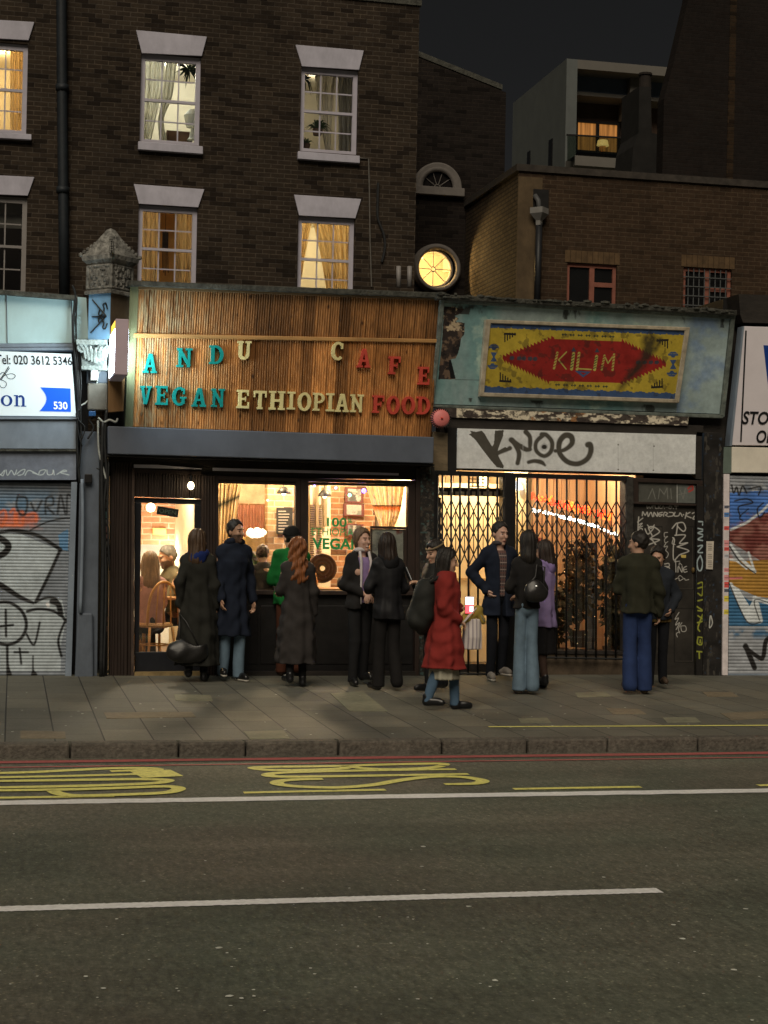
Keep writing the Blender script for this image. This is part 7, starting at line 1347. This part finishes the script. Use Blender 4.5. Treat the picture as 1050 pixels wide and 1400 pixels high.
    if coat:
        cvv = Vol(lo, hi, .0100); g, hem, fl = coat.get('g', .026)*.55, coat['hem'], coat.get('flare', .02)*.7; ph = (len(label)*.37) % 6.28
        torso(cvv, g, hem, 1.5, fl, coat.get('fold', .012 if hem < .7 else .007), ph, coat.get('nf', 7))
        sr = coat.get('sl', .024)*.62
        for s in (-1,1):
            cvv.cone(sho[s]+c(-s*.03,0,.0), E[s], (.048+sr)*S, (.040+sr)*S, .04).cone(E[s], Wr[s]-(Wr[s]-E[s])*coat.get('cuff', .02), (.042+sr)*S, (.032+sr*.85)*S, .02)
            cvv.cone(sho[s]*.40+B(0,.0,1.465)*.60, sho[s]+c(0,0,-.01), (.040+g)*S, (.046+sr)*S, .035)
        if coat.get('puff'): X, Y, Z = cvv.grid(); cvv.v = cvv.v-(S*.0050*np.abs(np.sin(Z/S*26+.9*np.sin(9*X)+.7*np.sin(7*Y+2)))*(.6+.4*np.sin(5*Z+3*X))).astype(np.float32)
        cvv.ripple(coat.get('rip', .0055)*S, (22,18,24), ph); X, Y, Z = cvv.grid(); cvv.v = cvv.v+(S*.005*np.sin(46*(Z+.55*np.abs(X))/S+2.2*np.sin(16*Y/S+ph))*np.clip((np.abs(X)/S-.13)*9,0,1)+S*.0035*np.sin(34*(Z-.7*X)/S+3*np.sin(8*X/S+ph))*np.clip((1.35-Z/S)*3,0,1)).astype(np.float32); X, Y, Z = cvv.grid()
        if coat.get('high', True): cvv.chain([B(0,.012,1.45), B(0,.004,1.515)], [.082*S,.070*S], .015)
        cvv.cut(np.maximum(Z-(1.525*S+dz), 0)-.3*(Z < 1.525*S+dz)+0*X+0*Y)
        neck = np.sqrt((X-B(0,0,1.5)[0])**2+(Y-B(0,-.002,1.5)[1])**2)-.058*S; cvv.cut(np.where(Z > 1.47*S+dz, -neck, -1.0)+0*X)
        if shirt or coat.get('open'):
            ow = coat.get('open', .055); cvv.cut(np.where((Y < -.02*S+ly*.3) & (Z < 1.60*S), (ow*S*(.55+.75*np.clip((Z-dz)/S-.95,0,.6)))-np.abs(X-coat.get('ox',0)*S), -1.0))
        cvv.obj(coat.get('name', 'coat'), coat['m'], root)
    if zip_edge:
        for s in (-1,1): MB().tube([B(s*.062,-.075,1.50), B(s*.066,-.135,1.40), B(s*.064,-.150,1.25), B(s*.056,-.142,1.08), B(s*.05,-.150,.92)], [.019*S,.018*S,.015*S,.013*S,.010*S], 8).build('hoodie_edge', zip_edge, root, smooth=True, local=True)
    if hood:
        hv = Vol(lo, hi, .0118); hb = B(0,.085,1.455); 
        for k in range(9):
            a = -.15*math.pi+1.3*math.pi*k/8; b = -.15*math.pi+1.3*math.pi*(k+1)/8
            hv.cone(B(.098*math.cos(a), .015+.088*math.sin(a), 1.50-.03*math.sin(a)), B(.098*math.cos(b), .015+.088*math.sin(b), 1.50-.03*math.sin(b)), .034*S, .034*S, .02)
        hv.ell(B(0,.105,1.44), c(.10,.045,.085), .03); hv.ripple(.004*S, (30,20,26), 1.0); hv.obj('hood', hood, root)
    if scarf:
        sv_ = Vol(lo, hi, .0118); 
        for k in range(12): a, b = 2*math.pi*k/12, 2*math.pi*(k+1)/12; sv_.cone(B(.078*math.cos(a), .005+.072*math.sin(a), 1.515-.012*math.sin(a)), B(.078*math.cos(b), .005+.072*math.sin(b), 1.515-.012*math.sin(b)), .026*S, .026*S, .01)
        sv_.obj('collar', scarf, root)
    root.scale = (wide, min(1, wide+.06), 1)
    root_info = dict(root=root, S=S, hand={s: root.location + Matrix.Rotation(R_(face), 3, 'Z') @ Vector((Wr[s][0]*wide, Wr[s][1]*min(1, wide+.06), Wr[s][2])) for s in (-1,1)}); return root_info
fb = fabric
blkc, nearblk, navy = fb('black_cloth', (.012,.012,.013)), fb('soft_black_cloth', (.016,.015,.015)), fb('navy_cloth', (.010,.014,.026))
denim, ldenim, ddenim = fb('mid_blue_denim', (.05,.085,.14)), fb('light_blue_denim', (.13,.19,.25)), fb('dark_blue_denim', (.022,.040,.115))
m_sole = mat('pale_rubber_sole', (.5,.47,.42), .7, .1, 9, 0); grey_sh = fb('grey_suede', (.20,.18,.16)); blk_sh = mat('black_boot_leather', (.010,.010,.011), .32, .3, 9, .1, spec=.5)
A = {}
A['coatwoman'] = person('woman seen from behind in a long black coat with blue hood and brown bob', (268,932), (283,726), 172, True, 'a', ('medium','brown'), dict(m=fb('long_charcoal_wool', (.020,.020,.017)), hem=.20, g=.050, flare=.05, sl=.034), dict(m=blkc, w=.01), blk_sh, ('down','back'), (-.75,0), hood=fb('blue_hood', (.010,.022,.11)))
A['beardman'] = person('bearded man in a long navy parka and jeans looking to the side', (316,931), (316,711), 12, False, 'b', ('short','black'), dict(m=navy, hem=.50, g=.045, flare=.03, sl=.036), dict(m=ldenim, w=.022, flare=.02), blk_sh, (((.03,-.02,-.29),(.04,-.14,-.52)),'down'), (.55,.0), beard=True, hood=fb('navy_parka_hood', (.011,.015,.028)), sole=m_sole, wide=.86)
A['greyback'] = person('person with cropped dark hair leaning at the cafe counter in a grey top', (361,921), (364,746), 186, False, 'b', ('short','dark_brown'), dict(m=fb('charcoal_jersey', (.030,.028,.027)), hem=.82, g=.022, sl=.020), dict(m=blkc, w=.015), blk_sh, ('counter','counter'), (-.5,.25), lean=.30)
A['greenman'] = person('person in a bright green jacket and black beanie at the cafe window', (394,924), (399,722), 184, False, 'a', ('short','black'), dict(m=fb('bright_green_fleece', (.006,.115,.022), .85), hem=.84, g=.050, sl=.046, rip=.006), dict(m=fb('rust_trousers', (.075,.026,.014)), w=.035), fb('brown_shoe', (.05,.03,.02), .6), ('forward','forward'), (.2,.15), hat=fb('black_beanie', (.010,.010,.010)))
A['redhead'] = person('woman with long curly auburn hair in a long dark grey coat, back turned', (404,939), (405,737), 184, True, 'a', ('curly','auburn'), dict(m=fb('long_grey_brown_wool', (.034,.030,.029)), hem=.28, g=.045, flare=.045, sl=.034), dict(m=blkc, w=.0), blk_sh, ('down','forward'), (0,.05), tights=blkc)
A['laugher'] = person('laughing fair haired woman in a black jacket, white hoodie and lilac top', (490,937), (503,724), 12, True, 'c', ('tied','fair_brown'), dict(m=nearblk, hem=.86, g=.034, sl=.034, open=.085, name='jacket'), dict(m=blkc, w=.03), blk_sh, ('clasp','clasp'), (.25,-.06), shirt=fb('lilac_top', (.24,.17,.34)), zip_edge=fb('white_hoodie_edge', (.55,.50,.50)), scarf=fb('white_hood', (.55,.50,.50)), laugh=True, wide=.88)
A['blackjacket'] = person('dark haired woman in a hooded black jacket and trousers, back turned', (528,944), (527,731), 192, True, 'a', ('bob','dark_brown'), dict(m=fb('black_rain_jacket', (.013,.013,.015), .6), hem=.80, g=.046, sl=.040), dict(m=fb('black_wide_trousers', (.012,.011,.011)), w=.03, flare=.02), mat('black_patent_shoe', (.012,.012,.013), .2, .2, 9, 0, spec=.6), ('fold','fold'), (-.3,0), hood=fb('black_jacket_hood', (.013,.013,.015)), stride=.12, wide=.90)
A['phonewoman'] = person('person in a dark jacket and headband looking down at a phone', (594,946), (598,741), -62, True, 'a', ('long','black'), dict(m=fb('dark_puffer', (.018,.018,.017), .6), hem=.72, g=.060, sl=.050, puff=True), dict(m=blkc, w=.02), blk_sh, ('phone','phone'), (-.1,.25), headband=fb('tan_headband', (.20,.15,.09)))
A['redcoat'] = person('dark haired woman striding along in a long red puffer coat and jeans', (606,971), (613,752), 78, True, 'a', ('long','black'), dict(m=fb('red_puffer_shell', (.22,.026,.022), .92, .2, 6, .3), hem=.47, g=.075, flare=.06, sl=.044, puff=True, fold=.010), dict(m=fb('blue_jeans', (.075,.13,.20)), w=.018), blk_sh, (((.05,.03,-.29),(-.03,-.15,-.42)),((.05,.02,-.29),(-.03,-.17,-.30))), (0,.15), stride=.30, skirt=(fb('cream_dress', (.40,.38,.30)), .34, .21, .17), wide=.90)
def plaid():
    m, nt, b = newmat('brown_plaid_shirt'); v = coords(nt, (1,1,1)); s_ = N(nt, 'ShaderNodeSeparateXYZ'); nt.links.new(v, s_.inputs[0]); c_ = (.11,.075,.07,1); src = None
    for ax, f, col in ((0,32,(.035,.02,.022)), (2,26,(.13,.06,.05)), (2,13,(.24,.19,.17))):
        mt = N(nt, 'ShaderNodeMath', operation='MULTIPLY'); mt.inputs[1].default_value = f; nt.links.new(s_.outputs[ax], mt.inputs[0]); fr = N(nt, 'ShaderNodeMath', operation='FRACT'); nt.links.new(mt.outputs[0], fr.inputs[0]); cp = N(nt, 'ShaderNodeMath', operation='LESS_THAN'); cp.inputs[1].default_value = .34 if f > 15 else .14; nt.links.new(fr.outputs[0], cp.inputs[0])
        mx = nt.nodes.new('ShaderNodeMix'); mx.data_type = 'RGBA'; nt.links.new(cp.outputs[0], mx.inputs[0]); mx.inputs[7].default_value = (*col, 1)
        if src is None: mx.inputs[6].default_value = c_
        else: nt.links.new(src, mx.inputs[6])
        src = mx.outputs[2]
    nt.links.new(src, b.inputs['Base Color']); b.inputs['Roughness'].default_value = .9; return m
A['plaidman'] = person('short haired man facing the street in a navy coat over a plaid shirt', (679,930), (684,714), 6, False, 'c', ('short','black'), dict(m=navy, hem=.72, g=.042, sl=.036, open=.062, flare=.02), dict(m=fb('black_navy_trousers', (.008,.009,.013)), w=.022), grey_sh, ('hip','pocket'), (.28,.10), shirt=plaid(), sole=m_sole, wide=.86, scarf=fb('shirt_collar', (.06,.05,.055)))
A['jeanswoman'] = person('black haired woman in pale wide jeans and a black jacket, back turned', (718,949), (717,728), 172, True, 'b', ('bob','black'), dict(m=fb('black_short_jacket', (.014,.013,.013)), hem=.93, g=.036, sl=.034), dict(m=ldenim, w=.024, flare=.055), fb('pale_shoe', (.25,.22,.18), .6), ('fold','fold'), (.45,.05), stride=.06, wide=.76)
A['lilac'] = person('dark haired woman in a lilac hooded coat, black skirt and tights', (741,942), (738,741), 232, True, 'b', ('bob','dark_brown'), dict(m=fb('lilac_coat', (.25,.19,.37)), hem=.74, g=.040, sl=.036, flare=.03), None, blk_sh, ('forward','forward'), (-.15,.1), skirt=(fb('black_skirt', (.012,.011,.012)), .42, .185, .16), tights=fb('sheer_black_tights', (.055,.033,.025), .6), hood=fb('lilac_hood', (.22,.16,.34)), wide=.84)
A['oliveman'] = person('dark haired man in an olive jacket and blue jeans, back turned', (870,949), (866,727), 168, False, 'a', ('short','black'), dict(m=fb('olive_jacket', (.026,.026,.016)), hem=.88, g=.050, sl=.044), dict(m=ddenim, w=.034, flare=.030), fb('tan_boot', (.10,.07,.045), .7), ('down','forward'), (.95,.1))
A['navywoman'] = person('dark haired woman in a navy jacket partly hidden behind the olive jacket', (897,941), (887,748), -18, True, 'a', ('tied','black'), dict(m=fb('slate_navy_jacket', (.020,.024,.032)), hem=.86, g=.050, sl=.044), dict(m=fb('dark_slacks', (.013,.014,.018)), w=.028), fb('brown_boot', (.075,.05,.035), .6), ('forward','pocket'), (-.25,.22), skirt=(fb('brown_shirt_hem', (.10,.065,.02)), .825, .185, .145), wide=.9)
A['seatedpink'] = person('person in a mauve top sitting on the cane chair inside the door', (207,880), (207,757), 192, True, 'c', ('medium','fair_brown'), dict(m=fb('mauve_top', (.30,.17,.17)), hem=.90, g=.020, sl=.018), dict(m=fb('indoor_dark_trousers', (.03,.03,.035)), w=.015), blk_sh, ('tablehand','tablehand'), (-.4,.1), sit=.47, Yp=1.25, lean=.15)
A['seatedman'] = person('bearded man in an olive shirt seated at the table inside the cafe', (243,880), (241,747), -72, False, 'b', ('short','grey'), dict(m=fb('khaki_shirt', (.09,.075,.045)), hem=.90, g=.020, sl=.018), dict(m=fb('slate_trousers', (.05,.06,.08)), w=.02), blk_sh, ('tablehand','tablehand'), (0,.25), sit=.47, Yp=2.2, lean=.2, beard=True)
A['counterwoman'] = person('curly haired person inside leaning over the cafe window counter', (472,880), (476,757), 20, True, 'c', ('curly','dark_brown'), dict(m=fb('striped_knit', (.10,.08,.06)), hem=.90, g=.022, sl=.020), dict(m=blkc, w=.015), None, ('counter','counter'), (-.7,.35), Yp=1.05, lean=.28, sit=.30)
A['counterman'] = person('dark haired person inside the left cafe window behind the green plant', (357,880), (356,756), -80, False, 'c', ('short','black'), dict(m=fb('pale_indoor_shirt', (.45,.38,.30)), hem=.90, g=.020, sl=.018), dict(m=blkc, w=.015), None, ('counter','counter'), (0,.3), Yp=1.15, lean=.2, sit=.30)
# ------------------------------------------------------------------ things people carry
def at_hand(k, s): return A[k]['hand'][s].copy()
bp_ = P(257, 887, A['coatwoman']['root'].location.y-.20); bag = thing('handbag', 'slouchy black leather handbag hanging from the coated woman\'s hand', 'bag', bp_-Vector((0,0,.14)))
m_bag = mat('black_bag_leather', (.016,.015,.015), .38, .3, 7, .4, 60, spec=.5); bv = Vol((-.28,-.14,-.02), (.28,.14,.36), .01); bv.ell((0,0,.12), (.20,.075,.14), .02).ell((-.11,0,.10), (.12,.07,.10), .04).ell((.10,0,.13), (.11,.07,.12), .04); bv.cut(bv.grid()[2]-.215+.04*np.sin(14*bv.grid()[0])+0*bv.grid()[1]); bv.ripple(.006, (30,20,26), 2.0); bv.obj('bag_body', m_bag, bag)
hx = [A['coatwoman']['hand'][s] for s in (-1,1)]; hL = min(hx, key=lambda q: q.x)
for o_ in (-.035, .035): MB().tube([bp_+Vector((-.10,o_,.05)), bp_.lerp(hL, .6)+Vector((-.035,o_,0)), hL+Vector((-.01,o_*.4,-.08)), bp_.lerp(hL, .6)+Vector((.035,o_,0)), bp_+Vector((.10,o_,.05))], .007, 6).build('strap', m_bag, bag, smooth=True)
rcH = max((A['redcoat']['hand'][s] for s in (-1,1)), key=lambda q: q.z); rcL = min((A['redcoat']['hand'][s] for s in (-1,1)), key=lambda q: q.z)
ph = thing('mobile_phone', 'bright phone held out in the red coated woman\'s hand', 'phone', rcH+Vector((.045,-.035,-.02))); o3 = ph.location
MB().box(o3.x-.012, o3.x+.075, o3.y-.045, o3.y-.035, o3.z-.03, o3.z+.13).build('case', mat('phone_case', (.02,.02,.02), .3, .1, 5, 0), ph, bevel=.004)
sq_ = MB(); rnd = random.Random(3)
sq_.box(o3.x-.008, o3.x+.071, o3.y-.0475, o3.y-.0455, o3.z+.055, o3.z+.126, 0); sq_.box(o3.x-.008, o3.x+.071, o3.y-.0475, o3.y-.0455, o3.z-.026, o3.z+.052, 1); sq_.box(o3.x+.034, o3.x+.068, o3.y-.049, o3.y-.048, o3.z-.01, o3.z+.04, 0)
sq_.build('screen', [emit('white_phone_screen', (1,.85,.9), 2.2), emit('red_phone_screen', (1,.10,.12), 1.5)], ph)
yq = A['redcoat']['root'].location.y+.02; tote = thing('tote_bag', 'white striped cloth tote bag with a yellow cloth stuffed in its top', 'bag', P(645,888,yq)); t0 = P(646,888,yq); t1 = P(646,846,yq); hgt = t1.z-t0.z; hw_ = P(659,870,yq).x-t0.x
def totemat():
    m, nt, b = newmat('striped_tote_cloth'); s_ = N(nt, 'ShaderNodeSeparateXYZ'); nt.links.new(coords(nt), s_.inputs[0]); mt = N(nt, 'ShaderNodeMath', operation='MULTIPLY'); mt.inputs[1].default_value = 26; nt.links.new(s_.outputs[0], mt.inputs[0]); fr = N(nt, 'ShaderNodeMath', operation='FRACT'); nt.links.new(mt.outputs[0], fr.inputs[0])
    nt.links.new(ramp(nt, fr.outputs[0], [(.60,(.66,.60,.58)),(.68,(.34,.30,.33))]).outputs[0], b.inputs['Base Color']); b.inputs['Roughness'].default_value = .9; return m
tv = Vol((-hw_*1.5,-.12,-.03), (hw_*1.5,.12,hgt+.06), .009); tv.stack([(.0,0,0,hw_*.96,.035),(hgt*.4,0,0,hw_*1.02,.055),(hgt,.0,0,hw_*.92,.04)], .01, .004, 8, .5); tv.obj('bag_body', totemat(), tote)
tc_ = Vol((-hw_*1.5,-.12,hgt-.06), (hw_*1.5,.12,hgt+.34), .009); tc_.cone((-.03,0,hgt), (.05,0,hgt+.09), .045, .04, .03).cone((-.10,0,hgt-.04), (-.03,0,hgt+.11), .03, .03, .02).cone((.10,0,hgt-.02), (.05,0,hgt+.07), .03, .04, .02); tc_.ripple(.006, (26,20,30), 1.0); tc_.obj('cloth', fb('mustard_cloth', (.34,.24,.05)), tote)
for o_ in (-.03,.03): MB().tube([t0+Vector((-.10,o_,hgt-.02)), t0.lerp(rcL, .75)+Vector((-.02,o_*.5,0)), rcL+Vector((.02,0,-.06)), t0+Vector((.02,o_,hgt+.1)), t0+Vector((.10,o_,hgt-.02))], .008, 6).build('strap', fb('tote_strap', (.5,.46,.42)), tote, smooth=True)
hp_ = min((A['phonewoman']['hand'][s] for s in (-1,1)), key=lambda q: q.x); p2 = thing('mobile_phone', 'thin dark phone tilted up in front of the person with the headband', 'phone', hp_+Vector((-.07,-.02,.04)))
pv_ = MB(); o3 = p2.location; pv_.prism([o3+Vector((0,-.04,0)), o3+Vector((.012,-.04,0)), o3+Vector((-.05,-.04,.14)), o3+Vector((-.062,-.04,.14))], (0,.075,0)); pv_.build('case', mat('dark_phone_case', (.03,.03,.03), .3, .1, 5, 0), p2); pv_ = MB(); pv_.sheet([o3+Vector((.014,-.036,.008)), o3+Vector((.014,.031,.008)), o3+Vector((-.046,.031,.138)), o3+Vector((-.046,-.036,.138))]); pv_.build('screen', emit('dim_phone_screen', (.8,.75,.65), .5), p2)
bkp = thing('backpack', 'dark bulky backpack on the back of the woman in the red coat', 'backpack', P(577, 872, A['redcoat']['root'].location.y+.02)); q_ = P(577, 828, bkp.location.y); bv = Vol((-.22,-.22,-.32), (.24,.22,.32), .011); bv.ell((0,0,-.05), (.115,.13,.22), .02).ell((.03,0,.12), (.10,.12,.14), .05).ell((-.08,0,-.12), (.06,.10,.11), .03).ripple(.006, (24,20,26), 2.2); o_b = bv.obj('bag_body', fb('dark_backpack_nylon', (.020,.021,.019), .7), bkp); o_b.location = q_-bkp.location
for o_ in (-.09,.09): MB().tube([q_+Vector((.05,o_,.22)), q_+Vector((.13,o_,.27)), q_+Vector((.22,o_*1.1,.20)), q_+Vector((.23,o_*1.2,.02)), q_+Vector((.10,o_,-.14))], .018, 6).build('strap', fb('backpack_strap', (.02,.02,.02)), bkp, smooth=True)
yb = A['jeanswoman']['root'].location.y-.20; sb = thing('shoulder_bag', 'black leather shoulder bag on the back of the woman in pale jeans', 'bag', P(731,826,yb)); c_ = P(731,808,yb); bv = Vol((-.2,-.1,-.16), (.2,.1,.2), .01); bv.ell((0,0,0), (.115,.05,.115), .02).ell((.03,0,-.03), (.11,.055,.08), .04).ripple(.005, (30,20,26), 3.0); bo = bv.obj('bag_body', m_bag, sb); bo.location = c_-sb.location
sho_ = A['jeanswoman']['root'].location+Vector((.06,-.12,1.40*A['jeanswoman']['S'])); MB().tube([c_+Vector((-.07,-.01,.07)), sho_+Vector((-.02,-.02,-.12)), sho_, sho_+Vector((.10,.05,-.02)), c_+Vector((.10,.02,.06))], .010, 6).build('strap', m_bag, sb, smooth=True)
MB().ball(c_+Vector((.0,-.055,.05)), .012, 8).build('buckle', mat('steel_buckle', (.6,.6,.6), .3, .1, 5, 0, metal=.9), sb)
